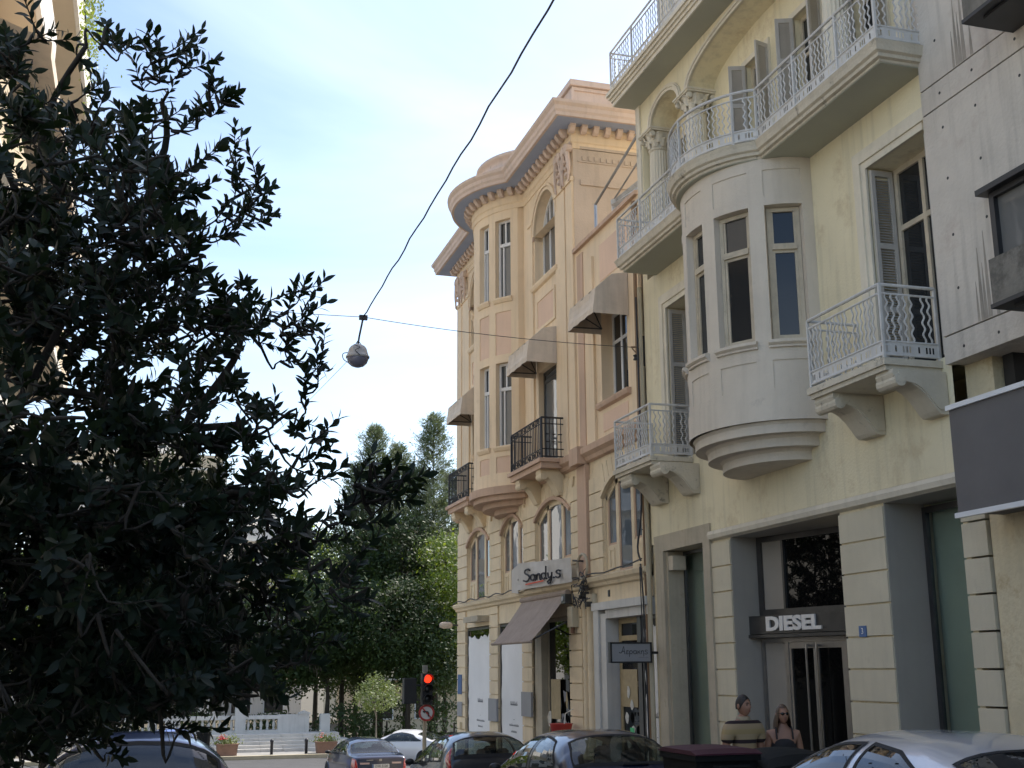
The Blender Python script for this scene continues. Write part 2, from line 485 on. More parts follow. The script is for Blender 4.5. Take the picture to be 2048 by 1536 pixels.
xsheet('cross_street', 36.004, 51.0, -0.3, 0.004, 'asphalt')
strip_box('pavement_right', 6.21, 8.6, -12, 34.0, -0.1, 0.10, 'pave')
strip_box('kerb_right', 6.05, 6.205, -12, 34.0, -0.1, 0.106, 'kerb')
strip_box('pavement_left', -3.2, -1.26, -12, 31.5, -0.1, 0.13, 'pave')
strip_box('kerb_left', -1.255, -1.1, -12, 31.5, -0.1, 0.136, 'kerb')
ZP = g(36)
xsheet('kerb_park', 51.002, 51.25, -0.3, 0.15, 'kerb')
xsheet('pavement_park', 51.252, 53.3, -0.3, 0.142, 'pave')
xsheet('park_ground', 53.302, 90, -0.3, 0.135, 'soil')

# ---------------------------------------------------------------- wall helpers (facades face -X)
def wall_x(mb, X, y0, y1, z0, z1, holes=(), depth=0.25):
    ys = sorted({y0, y1, *[h[0] for h in holes], *[h[1] for h in holes]})
    zs = sorted({z0, z1, *[h[2] for h in holes], *[h[3] for h in holes]})
    for a, b in zip(ys, ys[1:]):
        for c, d in zip(zs, zs[1:]):
            my, mz = (a + b) / 2, (c + d) / 2
            if any(h[0] < my < h[1] and h[2] < mz < h[3] for h in holes): continue
            mb.quad((X, a, c), (X, a, d), (X, b, d), (X, b, c))
    for (a, b, c, d) in holes:
        e = X + depth
        mb.quad((X, a, c), (e, a, c), (e, a, d), (X, a, d))
        mb.quad((X, b, c), (X, b, d), (e, b, d), (e, b, c))
        mb.quad((X, a, d), (e, a, d), (e, b, d), (X, b, d))
        mb.quad((X, a, c), (X, b, c), (e, b, c), (e, a, c))
    return mb
def arch_pts(ya, yb, zs, rise, n=18):
    """half ellipse / segment from ya to yb"""
    c, h = (ya + yb) / 2, (yb - ya) / 2
    return [(c - h * math.cos(math.pi * i / n), zs + rise * math.sin(math.pi * i / n)) for i in range(n + 1)]
def seg_pts(ya, yb, zs, rise, n=14):
    h = (yb - ya) / 2; Rr = (h * h + rise * rise) / (2 * rise); cz = zs + rise - Rr
    a = math.asin(h / Rr)
    return [((ya + yb) / 2 + Rr * math.sin(-a + 2 * a * i / n), cz + Rr * math.cos(-a + 2 * a * i / n)) for i in range(n + 1)]
def arch_top(mb, X, pts, ztop, depth):
    for (ya, za), (yb, zb) in zip(pts, pts[1:]):
        mb.quad((X, ya, za), (X, ya, ztop), (X, yb, ztop), (X, yb, zb))
        mb.quad((X, ya, za), (X, yb, zb), (X + depth, yb, zb), (X + depth, ya, za))
    return mb
def band_along(mb, pts, X, w0, w1, out):
    """moulding that follows an arch: offset strip between w0 and w1 from the curve, standing proud by out"""
    P = [Vector((0, p[0], p[1])) for p in pts]; rings = []
    for i, p in enumerate(P):
        d = (P[min(i + 1, len(P) - 1)] - P[max(i - 1, 0)]).normalized()
        nn = Vector((0, -d.z, d.y))
        if nn.z < 0 and abs(nn.z) > 0.2: nn = -nn
        a, b = p + nn * w0, p + nn * w1
        rings.append([(X - out, a.y, a.z), (X - out, b.y, b.z), (X + 0.02, b.y, b.z), (X + 0.02, a.y, a.z)])
    return mb.loft(rings)
def window(parent, X, y0, y1, z0, z1, cols=(), rows=(), fw=0.05, frame='oldwood', glass='glass', th=0.05, name='window'):
    """a framed window in a facade plane: the frame is one part, every pane its own sub-part"""
    mb = MB()
    mb.box(X, X + th, y0, y0 + fw, z0, z1).box(X, X + th, y1 - fw, y1, z0, z1)
    mb.box(X + 0.001, X + th - 0.001, y0 + fw, y1 - fw, z0, z0 + fw).box(X + 0.001, X + th - 0.001, y0 + fw, y1 - fw, z1 - fw, z1)
    ys = [y0 + fw] + list(cols) + [y1 - fw]
    zs = [z0 + fw] + list(rows) + [z1 - fw]
    for c in cols: mb.box(X + 0.002, X + th - 0.002, c - fw * 0.45, c + fw * 0.45, z0 + fw, z1 - fw)
    for r in rows: mb.box(X + 0.003, X + th - 0.003, y0 + fw, y1 - fw, r - fw * 0.45, r + fw * 0.45)
    o = mk(name, mb, frame, parent)
    for i in range(len(ys) - 1):
        for j in range(len(zs) - 1):
            a = ys[i] + (fw * 0.45 if i > 0 else 0); b = ys[i + 1] - (fw * 0.45 if i < len(cols) else 0)
            c = zs[j] + (fw * 0.45 if j > 0 else 0); d = zs[j + 1] - (fw * 0.45 if j < len(rows) else 0)
            bx('pane', glass, o, X + th * 0.45, X + th * 0.65, a, b, c, d)
    return o
def mould(mb, prof, y0, y1, ends=True):
    """horizontal moulding along Y with an X-z profile"""
    return mb.prism(prof, 'y', y0, y1)

# ---------------------------------------------------------------- the yellow building
YB = thing('yellow_building', 'pale yellow old townhouse with grey curved bay window and white wavy balcony railings', 'building', (8.2, 14.8, g(14.8)))
X0 = 8.2
YA, YZ = 10.66, 18.92
# body behind the facade
mk('wall', MB().box(9.05, 17, YA, YZ, -1.4, 11.9).box(9.25, 17, YA, YZ - 0.1, 11.9, 15.6), 'yellow', YB)
# ground floor: openings between rusticated pilasters
gw = MB()
gw.box(X0 + 0.025, 9.05, 16.07, 16.67, -1.4, 3.47)
gw.box(X0 + 0.025, 9.6, 12.15, 13.10, -1.4, 3.47)
gw.box(X0 + 0.025, 9.05, YA, 10.75, -1.4, 3.47)
gw.box(X0 + 0.025, 9.05, 18.72, YZ, -1.4, 3.47)
gw.box(X0 + 0.025, 9.05, YA, YZ, 3.47, 3.62)
mk('ground_wall', gw, 'yellow_low', YB)
for (a, b) in ((16.07, 16.67), (12.15, 13.10), (10.36, 10.75)):
    zz = 0.80 - 0.374 * 4
    while zz < 3.3:
        t = min(zz + 0.374, 3.455)
        bx('stone_block', 'yellow_block', YB, X0, X0 + 0.30, a, b, zz + 0.011, t - 0.011)
        zz += 0.374
# left shop window with its stone surround
sj = MB()
sj.box(X0 - 0.03, X0 + 0.32, 18.40, 18.72, -1.4, 3.45).box(X0 - 0.03, X0 + 0.32, 16.67, 16.90, -1.4, 3.45).box(X0 - 0.032, X0 + 0.32, 16.64, 18.75, 3.45, 3.72)
mk('window_surround', sj, 'stonejamb', YB)
mk('window_jamb', MB().box(X0 + 0.02, X0 + 0.30, 18.33, 18.398, -1.4, 3.44), 'stonejamb', YB)
mk('shutter_box', MB().box(X0 + 0.03, X0 + 0.26, 18.15, 18.325, 3.13, 3.36), 'oldwood', YB)
sw = window(YB, X0 + 0.30, 16.90, 18.33, -0.4, 3.44, (), (), 0.05, 'darksteel', 'glass_shop', name='shop_window')
mk('display_wall', MB().box(8.70, 8.74, 16.6, 18.7, -1.0, 3.5), 'roomgreen', YB)
for i, (yy, zz, w, h) in enumerate(((17.62, 2.15, 0.10, 0.12), (17.55, 1.72, 0.10, 0.2), (17.55, 1.45, 0.5, 0.02), (17.45, 1.0, 0.22, 0.34), (17.4, 0.35, 0.24, 0.5), (17.45, -0.1, 0.3, 0.18))):
    bx('display_item', 'paper', YB, 8.62, 8.66, yy - w / 2, yy + w / 2, zz, zz + h)
# jambs of the two recesses (grey panels facing down the street)
mk('jamb_panel', MB().box(X0 + 0.30, 8.66, 16.055, 16.069, -1.4, 3.46), 'shopgrey', YB)
jp = mk('jamb_panel', MB().box(X0 + 0.02, X0 + 0.56, 12.135, 12.149, -1.4, 3.46), 'shopgrey', YB)
mk('jamb_panel', MB().box(X0 + 0.02, X0 + 0.31, 16.05, 16.068, -1.4, 3.46), 'shopgrey', YB)
mk('recess_soffit', MB().box(X0 + 0.02, 9.6, 13.1, 16.05, 3.44, 3.468).box(X0 + 0.02, 9.3, 10.75, 12.13, 3.44, 3.468), 'shopgrey', YB)
# entrance of the shop: slightly splayed, built in its own frame (s along the front, t into the building)
aE = R(12)
ME = Matrix(((math.sin(aE), math.cos(aE), 0, 8.62), (-math.cos(aE), math.sin(aE), 0, 16.03), (0, 0, 1, 0), (0, 0, 0, 1)))
def ent(name, m, material, parent=YB): return mk(name, m.xf(ME), material, parent)
ent('transom_frame', MB().box(0.0, 0.09, 0.0, 0.08, 2.30, 3.44).box(0.09, 2.6, 0.0, 0.08, 3.36, 3.44).box(0.09, 2.6, -0.02, 0.10, 2.30, 2.385).box(0.53, 0.57, 0.0, 0.07, 2.385, 3.36), 'darksteel')
ent('side_panel', MB().box(0.09, 0.53, 0.035, 0.05, 2.385, 3.36), 'shopgrey')
ent('transom_glass', MB().box(0.57, 2.6, 0.04, 0.052, 2.385, 3.36), 'glass_dark')
sgn = ent('sign_box', MB().box(-0.10, 2.5, -0.16, 0.05, 2.04, 2.285).box(-0.12, 2.5, -0.18, 0.05, 1.985, 2.03).box(-0.10, 2.5, -0.165, 0.05, 2.285, 2.295), 'darksteel')
tm = text_mesh('lettering', 'DIESEL', 0.262, 'letterwhite', 0.012, 0.012)
xs = [v.co.x for v in tm.vertices]; zsx = 1.12 / (max(xs) - min(xs)); xm = (max(xs) + min(xs)) / 2
for v in tm.vertices:
    x, y, z = v.co
    p = ME @ Vector(((x - xm) * zsx + 0.90, -0.176 - z, y + 2.165))
    v.co = p
lt = bpy.data.objects.new('lettering', tm); C.objects.link(lt); lt.parent = sgn
lt['label'] = 'white raised capital letters on the steel sign box'
ent('door_frame', MB().box(0.0, 0.06, 0.0, 0.08, -1.0, 1.98).box(0.50, 0.57, 0.0, 0.08, -1.0, 1.98).box(1.66, 1.72, 0.0, 0.08, -1.0, 1.98).box(0.06, 1.72, 0.001, 0.079, 1.92, 1.98), 'steel')
ent('side_light', MB().box(0.06, 0.50, 0.03, 0.045, -1.0, 1.92), 'shopgrey')
for k, (a, b) in enumerate(((0.57, 1.115), (1.115, 1.66))):
    d = ent('door', MB().box(a + 0.003, a + 0.05, 0.01, 0.06, -0.7, 1.915).box(b - 0.05, b - 0.003, 0.01, 0.06, -0.7, 1.915).box(a + 0.05, b - 0.05, 0.011, 0.059, 1.83, 1.915).box(a + 0.05, b - 0.05, 0.011, 0.059, -0.7, -0.55), 'steel')
    ent('door_glass', MB().box(a + 0.05, b - 0.05, 0.03, 0.04, -0.55, 1.83), 'glass_dark', d)
    hx = b - 0.10 if k == 0 else a + 0.10
    ent('handle', MB().tube([(hx, 0.01, 1.86)] + [(hx, -0.07 * math.sin(t * math.pi / 8), 1.86 + 0.05 * (1 - math.cos(t * math.pi / 8)) * (1 - t / 8)) for t in range(1, 4)] + [(hx, -0.075, 1.80), (hx, -0.075, -0.4)], 0.016, 8), 'steel', d)
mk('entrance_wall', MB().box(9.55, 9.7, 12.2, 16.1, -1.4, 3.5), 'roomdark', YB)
# right display recess with green back wall
window(YB, X0 + 0.52, 10.70, 12.13, -0.05, 3.40, (), (), 0.07, 'darksteel', 'glass_shop', name='display_window')
mk('display_wall', MB().box(8.86, 8.885, 10.7, 12.13, -1.0, 3.5), 'roomgreen', YB)
mk('display_board', MB().box(8.82, 8.855, 11.02, 11.45, 1.02, 1.56), 'signgrey', YB)
mk('plinth', MB().box(X0 + 0.06, X0 + 0.50, 10.75, 12.13, -1.4, -0.05), 'shopgrey', YB)
# string course
mk('string_course', MB().prism([(X0 + 0.03, 3.44), (X0 - 0.05, 3.47), (X0 - 0.07, 3.53), (X0 - 0.05, 3.585), (X0 + 0.03, 3.60)], 'y', YA - 0.3, 16.66), 'trim', YB)
# house number plate
npl = mk('number_plate', MB().box(X0 - 0.012, X0 - 0.001, 12.65, 12.80, 1.92, 2.05), 'plateblue', YB)
n3 = text_mesh('numeral', '3', 0.10, 'letterwhite', 0.002)
for v in n3.vertices:
    x, y, z = v.co
    v.co = (X0 - 0.015 - z, 12.725 - x, 1.985 + y)
no = bpy.data.objects.new('numeral', n3); C.objects.link(no); no.parent = npl
# first floor wall with its two French windows
holes = [(10.75, 11.91, 4.86, 7.54), (16.85, 17.95, 4.86, 7.52)]
mk('first_floor_wall', wall_x(MB(), X0, YA, YZ, 3.60, 8.26, holes, 0.85), 'yellow', YB)
def french_window(y0, y1, zt):
    sur = MB()
    for (w0, w1, o) in ((0.0, 0.09, 0.03), (0.09, 0.17, 0.055), (0.17, 0.26, 0.035)):
        sur.box(X0 - o, X0 + 0.01, y1 + w0, y1 + w1, 4.86, zt + w1)
        if y0 - w1 > YA: sur.box(X0 - o, X0 + 0.01, y0 - w1, y0 - w0, 4.86, zt + w1)
        sur.box(X0 - o - 0.001, X0 + 0.01, max(y0 - w0, YA), y1 + w0, zt + w0, zt + w1)
    mk('window_surround', sur, 'trim', YB)
    w = window(YB, X0 + 0.34, y0, y1 - 0.03, 4.86, zt, ((y0 + y1) / 2,), (zt - 0.78,), 0.075, 'oldwood', 'glass', 0.07, 'french_window')
    for yy in (y1 - 0.05, y0 + 0.01):
        sh = MB(); sh.box(X0 + 0.02, X0 + 0.07, yy, yy + 0.04, 4.9, zt - 0.03).box(X0 + 0.27, X0 + 0.32, yy, yy + 0.04, 4.9, zt - 0.03)
        for zc in (4.9, 5.7, 6.5, zt - 0.10): sh.box(X0 + 0.07, X0 + 0.27, yy + 0.001, yy + 0.039, zc, zc + 0.07)
        z = 5.0
        while z < zt - 0.14:
            sh.quad((X0 + 0.07, yy + 0.006, z), (X0 + 0.27, yy + 0.006, z), (X0 + 0.27, yy + 0.034, z + 0.028), (X0 + 0.07, yy + 0.034, z + 0.028)); z += 0.034
        mk('shutter', sh, 'shutter', YB)
french_window(10.75, 11.91, 7.54)
french_window(16.85, 17.95, 7.52)

# ---- wavy baluster shared by every railing of this house
def wavy(h, amp=0.016, n=4, t=0.0095, seg=22):
    mb = MB(); rings = []
    for i in range(seg + 1):
        z = h * i / seg; x = amp * math.sin(2 * math.pi * n * i / seg)
        rings.append([(x - t, -t * 0.6, z), (x + t, -t * 0.6, z), (x + t, t * 0.6, z), (x - t, t * 0.6, z)])
    return mb.loft(rings)
ME_WAVE = mesh_of('baluster', wavy(0.42), 'whiterail')
def railing(parent, path, zb, zt, posts, mesh=None, material='whiterail', spacing=0.078, group=6, cap='whiterail'):
    """handrail, second rail, lower rails, a pierced skirting plate, posts, and every wavy bar as its own sub-part"""
    P = [Vector((p[0], p[1], 0)) for p in path]
    rl = MB()
    for zz, r in ((zt, 0.020), (zt - 0.10, 0.013), (zb + 0.20, 0.013), (zb + 0.05, 0.013)):
        rl.tube([(p.x, p.y, zz) for p in P], r, 6)
    # densify by arc length
    L = [0]
    for a, b in zip(P, P[1:]): L.append(L[-1] + (b - a).length)
    def at(s):
        for i in range(len(P) - 1):
            if s <= L[i + 1] or i == len(P) - 2:
                k = (s - L[i]) / max(1e-6, L[i + 1] - L[i]); return P[i].lerp(P[i + 1], k), (P[i + 1] - P[i]).normalized()
    for s in posts:
        p, d = at(min(max(s, 0), L[-1]))
        rl.box(p.x - 0.015, p.x + 0.015, p.y - 0.015, p.y + 0.015, zb, zt)
    # pierced plate: upright strips of different width leave slots between two bands
    s = 0.03; k = 0
    def strip(s0, s1, z0, z1):
        a, d = at(s0); b, _ = at(s1); n = Vector((d.y, -d.x, 0)) * 0.003
        rl.quad((a.x, a.y, z0), (b.x, b.y, z0), (b.x, b.y, z1), (a.x, a.y, z1))
    n = int(L[-1] / 0.12)
    for i in range(n):
        strip(L[-1] * i / n, L[-1] * (i + 1) / n, zb + 0.055, zb + 0.085); strip(L[-1] * i / n, L[-1] * (i + 1) / n, zb + 0.155, zb + 0.198)
    while s < L[-1] - 0.05:
        w = (0.075, 0.02, 0.02, 0.09)[k % 4]
        strip(s, min(s + w, L[-1]), zb + 0.085, zb + 0.155); s += w + 0.022; k += 1
    ro = mk('railing', rl, material, parent)
    i = 0; s = 0.05
    hh = (zt - 0.10) - (zb + 0.20)
    while s < L[-1] - 0.03:
        p, d = at(s)
        if all(abs(s - q) > 0.03 for q in posts):
            inst('baluster', mesh or ME_WAVE, ro_parent(parent), (p.x, p.y, zb + 0.20), math.atan2(d.y, d.x), (1, 1, hh / 0.42))
        i += 1; s += spacing * (1.9 if i % group == 0 else 1.0)
    return ro
def ro_parent(p): return p
def bracket_mesh(x_in, x_out, z1, z0, y0, y1):
    w = x_in - x_out; h = z1 - z0
    pf = [(1.0, 1.0), (0.02, 1.0), (0.0, 0.90), (0.03, 0.80), (0.10, 0.74), (0.20, 0.72), (0.33, 0.68), (0.46, 0.58), (0.58, 0.42), (0.68, 0.24), (0.76, 0.08), (0.82, 0.0), (1.0, 0.0)]
    pts = [(x_out + a * w, z0 + b * h) for a, b in pf]
    mb = MB().prism(pts, 'y', y0, y1)
    inner = [(x_out + (0.10 + a * 0.86) * w, z0 + (0.10 + b * 0.84) * h) for a, b in pf]
    mb.prism(inner, 'y', y0 - 0.015, y1 + 0.015)
    # volute
    mb.lathe([(0.001, -(y1 - y0) / 2 - 0.025), (0.085 * h / 0.55, -(y1 - y0) / 2 - 0.02), (0.085 * h / 0.55, (y1 - y0) / 2 + 0.02), (0.001, (y1 - y0) / 2 + 0.025)], (x_out + 0.085, (y0 + y1) / 2, z1 - 0.14 * h / 0.55), 12, axis='y')
    return mb
# ---- the two small balconies
for (a, b, br, lab) in ((10.80, 12.41, ((10.76, 11.08), (11.95, 12.35)), 'small balcony right of the bay'), (17.15, 18.75, ((16.95, 17.33), (18.14, 18.58)), 'small balcony left of the bay')):
    bal = mk('balcony', MB().box(7.46, X0 + 0.02, a, b, 4.745, 4.82).box(7.49, X0 + 0.02, a + 0.03, b - 0.03, 4.69, 4.745), 'slab', YB)
    bal['label'] = lab
    Y1 = YB
    for (c, d) in br: mk('bracket', bracket_mesh(X0 + 0.01, 7.52, 4.69, 4.22, c, d), 'slab', bal)
    railing(bal, [(X0, b - 0.05), (7.50, b - 0.05), (7.50, a + 0.05), (X0, a + 0.05)], 4.82, 5.66, (0.0, 0.7, 0.7 + (b - a) - 0.1, 1.35 + b - a))
# ---- curved bay window
BA, BB, BC = 1.35, 1.12, 14.53
def bayp(ang, off=0.0, z=0.0):
    t = R(ang)
    c, s_ = math.cos(t), math.sin(t)
    x, y = X0 - BB * c, BC + BA * s_
    nx, ny = -c / BB, s_ / BA
    l = math.hypot(nx, ny)
    return (x + nx / l * off, y + ny / l * off, z)
WIN = [(-82, -57), (-46.8, -21.8), (-11.2, 11.2), (21.8, 46.8), (57, 82)]
bw = MB()
angs = sorted(set([-90, 90] + [a for w in WIN for a in w] + [i * 3 for i in range(-29, 30)]))
zs_ = [4.65, 5.00, 5.07, 5.44, 5.69, 7.57, 7.70, 8.07, 8.26]
PAN = [(5.07, 5.44), (7.70, 8.07)]
def inw(a): return any(w[0] < a < w[1] for w in WIN)
for a, b in zip(angs, angs[1:]):
    m = (a + b) / 2
    for c, d in zip(zs_, zs_[1:]):
        if inw(m) and abs(c - 5.69) < 1e-6: continue
        off = -0.014 if (inw(m) and (c, d) in PAN) else (0.012 if d <= 5.0 else 0.0)
        bw.quad(bayp(a, off, c), bayp(b, off, c), bayp(b, off, d), bayp(a, off, d))
for (w0, w1) in WIN:
    for a in (w0, w1): bw.quad(bayp(a, 0, 5.69), bayp(a, -0.17, 5.69), bayp(a, -0.17, 7.57), bayp(a, 0, 7.57))
    n = 4
    for i in range(n):
        a, b = w0 + (w1 - w0) * i / n, w0 + (w1 - w0) * (i + 1) / n
        for z in (5.69, 7.57): bw.quad(bayp(a, 0, z), bayp(b, 0, z), bayp(b, -0.17, z), bayp(a, -0.17, z))
    for (z0, z1) in PAN:
        for a in (w0, w1): bw.quad(bayp(a, 0, z0), bayp(a, -0.014, z0), bayp(a, -0.014, z1), bayp(a, 0, z1))
        for i in range(n):
            a, b = w0 + (w1 - w0) * i / n, w0 + (w1 - w0) * (i + 1) / n
            for z in (z0, z1): bw.quad(bayp(a, 0, z), bayp(b, 0, z), bayp(b, -0.014, z), bayp(a, -0.014, z))
bay = mk('bay', bw, 'baystone', YB)
bay['label'] = 'curved grey stone bay with tall narrow windows'
# flutes between the windows: thin raised lines; sills under each window
for (w0, w1) in WIN:
    sm = MB(); n = 6; rings = []
    for i in range(n + 1):
        a = w0 - 1.5 + (w1 - w0 + 3) * i / n
        rings.append([bayp(a, 0.0, 5.60), bayp(a, 0.035, 5.605), bayp(a, 0.035, 5.63), bayp(a, 0.075, 5.66), bayp(a, 0.075, 5.70), bayp(a, 0.0, 5.71)])
    mk('sill', sm.loft(rings), 'baystone', bay)
    # timber casement set on the chord
    A, B = Vector(bayp(w0, -0.13)), Vector(bayp(w1, -0.13))
    dv = B - A; ln = dv.length; dv.normalize(); nv = Vector((dv.y, -dv.x, 0))
    if nv.x > 0: nv = -nv
    Mc = Matrix(((dv.x, -nv.x, 0, A.x), (dv.y, -nv.y, 0, A.y), (0, 0, 1, 0), (0, 0, 0, 1)))
    f = MB(); q = 0.055
    f.box(0, q, -0.03, 0.03, 5.70, 7.56).box(ln - q, ln, -0.03, 0.03, 5.70, 7.56).box(q, ln - q, -0.029, 0.029, 5.70, 5.70 + q).box(q, ln - q, -0.029, 0.029, 7.56 - q, 7.56).box(q, ln - q, -0.05, 0.03, 6.97, 7.05)
    f.box(q, q + 0.035, -0.015, 0.02, 5.755, 6.97).box(ln - q - 0.035, ln - q, -0.015, 0.02, 5.755, 6.97).box(q + 0.035, ln - q - 0.035, -0.014, 0.02, 5.755, 5.80).box(q + 0.035, ln - q - 0.035, -0.014, 0.02, 6.93, 6.97)
    f.box(q, q + 0.03, -0.015, 0.02, 7.05, 7.505).box(ln - q - 0.03, ln - q, -0.015, 0.02, 7.05, 7.505)
    fo = mk('window_frame', f.xf(Mc), 'oldwood', bay)
    mk('pane', MB().box(q + 0.035, ln - q - 0.035, 0.004, 0.012, 5.80, 6.93).xf(Mc), 'glass', bay)
    mk('pane', MB().box(q + 0.03, ln - q - 0.03, 0.004, 0.012, 7.05, 7.505).xf(Mc), 'glass', bay)
# stepped underside
for (a_, b_, z0, z1) in ((1.29, 1.05, 4.50, 4.65), (1.12, 0.88, 4.35, 4.50), (0.92, 0.68, 4.20, 4.35)):
    pts = [(X0 - b_ * math.cos(R(t)), BC + a_ * math.sin(R(t))) for t in range(-90, 91, 5)]
    top = [(X0 - (b_ + 0.03) * math.cos(R(t)), BC + (a_ + 0.03) * math.sin(R(t))) for t in range(-90, 91, 5)]
    st = MB().loft([[(p[0], p[1], z0) for p in pts], [(p[0], p[1], z1 - 0.04) for p in pts], [(p[0], p[1], z1) for p in top]])
    mk('step', st, 'baystone', bay)
# ---- long wavy balcony over the bay
def b3(off):
    xs, a_, b_ = 7.49 - off, 1.42 + off, 1.31 + off
    th = math.degrees(math.acos(min(1, (X0 - xs) / b_)))
    pts = [(X0 + 0.02, 18.44 + off), (xs, 18.44 + off)]
    t0 = th
    for i in range(25):
        t = t0 - 2 * t0 * i / 24
        pts.append((X0 - b_ * math.cos(R(t)), BC + a_ * math.sin(R(t))))
    pts += [(xs, 10.52 - off), (X0 + 0.02, 10.52 - off)]
    return pts
sl3 = MB()
lev = ((8.24, -0.10), (8.27, -0.10), (8.28, -0.055), (8.32, -0.05), (8.34, -0.015), (8.40, 0.0), (8.45, 0.02))
sl3.loft([[(p[0], p[1], z) for p in b3(o)] for z, o in lev])
bal3 = mk('balcony', sl3, 'slab', YB)
bal3['label'] = 'long white balcony that bulges out over the bay'
pth = b3(-0.04)
plen = [0]
for a, b in zip(pth, pth[1:]): plen.append(plen[-1] + math.hypot(b[0] - a[0], b[1] - a[1]))
railing(bal3, pth, 8.45, 9.22, [0, plen[1], plen[1] + 1.0, plen[2], plen[5], plen[14], plen[23], plen[26], plen[26] + 1.0, plen[26] + 2.0, plen[-2], plen[-1]])
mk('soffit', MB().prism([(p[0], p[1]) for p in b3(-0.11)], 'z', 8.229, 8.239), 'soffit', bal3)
# ---- arcaded loggia
lw = MB()
ars = [(seg, r) for seg, r in (((17.15, 18.30), 0.36), ((12.86, 16.74), 0.46), ((11.30, 12.45), 0.36))]
ZI = 11.0
wall_edges = [YA, 11.30, 12.45, 12.86, 16.74, 17.15, 18.30, YZ]
for (ya, yb), r in ars:
    arch_top(lw, X0, arch_pts(ya, yb, ZI, r, 26), 11.70, 0.46)
for a, b in ((12.45, 12.86), (16.74, 17.15), (18.30, YZ), (YA, 11.30)):
    lw.quad((X0, a, ZI), (X0, a, 11.7), (X0, b, 11.7), (X0, b, ZI)); lw.quad((X0, a, ZI), (X0, b, ZI), (X0 + 0.46, b, ZI), (X0 + 0.46, a, ZI))
lw.box(X0 + 0.003, X0 + 0.46, 18.72, YZ, 8.26, ZI)
mk('arcade', lw, 'yellow', YB)
for (ya, yb), r in ars:
    m = MB(); p = arch_pts(ya, yb, ZI, r, 26)
    band_along(m, p, X0, 0.0, 0.05, 0.03); band_along(m, p, X0, 0.055, 0.10, 0.045); band_along(m, p, X0, 0.105, 0.13, 0.025)
    mk('archivolt', m, 'trim', YB)
mk('pilaster', MB().box(X0 - 0.03, X0 + 0.10, 18.76, 18.94, 8.46, 11.66), 'trim', YB)
wh = [(14.9, 15.6, 8.47, 10.88), (13.4, 14.1, 8.47, 10.88), (17.35, 18.0, 8.47, 10.7), (11.9, 12.6, 8.47, 10.88)]
mk('loggia_wall', wall_x(MB(), X0 + 0.46, YA, YZ, 8.26, 11.7, wh, 0.2), 'yellow', YB)
def shutter_mesh(w, h):
    m = MB(); t = 0.035
    m.box(0, 0.05, 0, t, 0, h).box(w - 0.05, w, 0, t, 0, h)
    for zc in (0, h * 0.36, h * 0.7, h - 0.07): m.box(0.05, w - 0.05, 0.001, t - 0.001, zc, zc + 0.07)
    z = 0.08
    while z < h - 0.1:
        m.quad((0.05, 0.004, z), (w - 0.05, 0.004, z), (w - 0.05, t - 0.004, z + 0.028), (0.05, t - 0.004, z + 0.028)); z += 0.034
    return mesh_of('shutter', m, 'shutter')
SHU = shutter_mesh(0.26, 2.4)
for (a, b, c, d) in wh:
    w = window(YB, X0 + 0.56, a, b, c, d, ((a + b) / 2,) if b - a > 0.68 else (), (d - 0.62,), 0.06, 'oldwood', 'glass', 0.06, 'french_window')
    fr = MB().box(X0 + 0.43, X0 + 0.47, a - 0.09, a, c, d + 0.09).box(X0 + 0.43, X0 + 0.47, b, b + 0.09, c, d + 0.09).box(X0 + 0.429, X0 + 0.47, a, b, d, d + 0.09)
    mk('window_surround', fr, 'trim', YB)
    inst('shutter', SHU, YB, (X0 + 0.44, b + 0.01, c), R(160), (1, 1, (d - c) / 2.4))
    inst('shutter', SHU, YB, (X0 + 0.44, a - 0.01, c), R(196), (1, 1, (d - c) / 2.4))
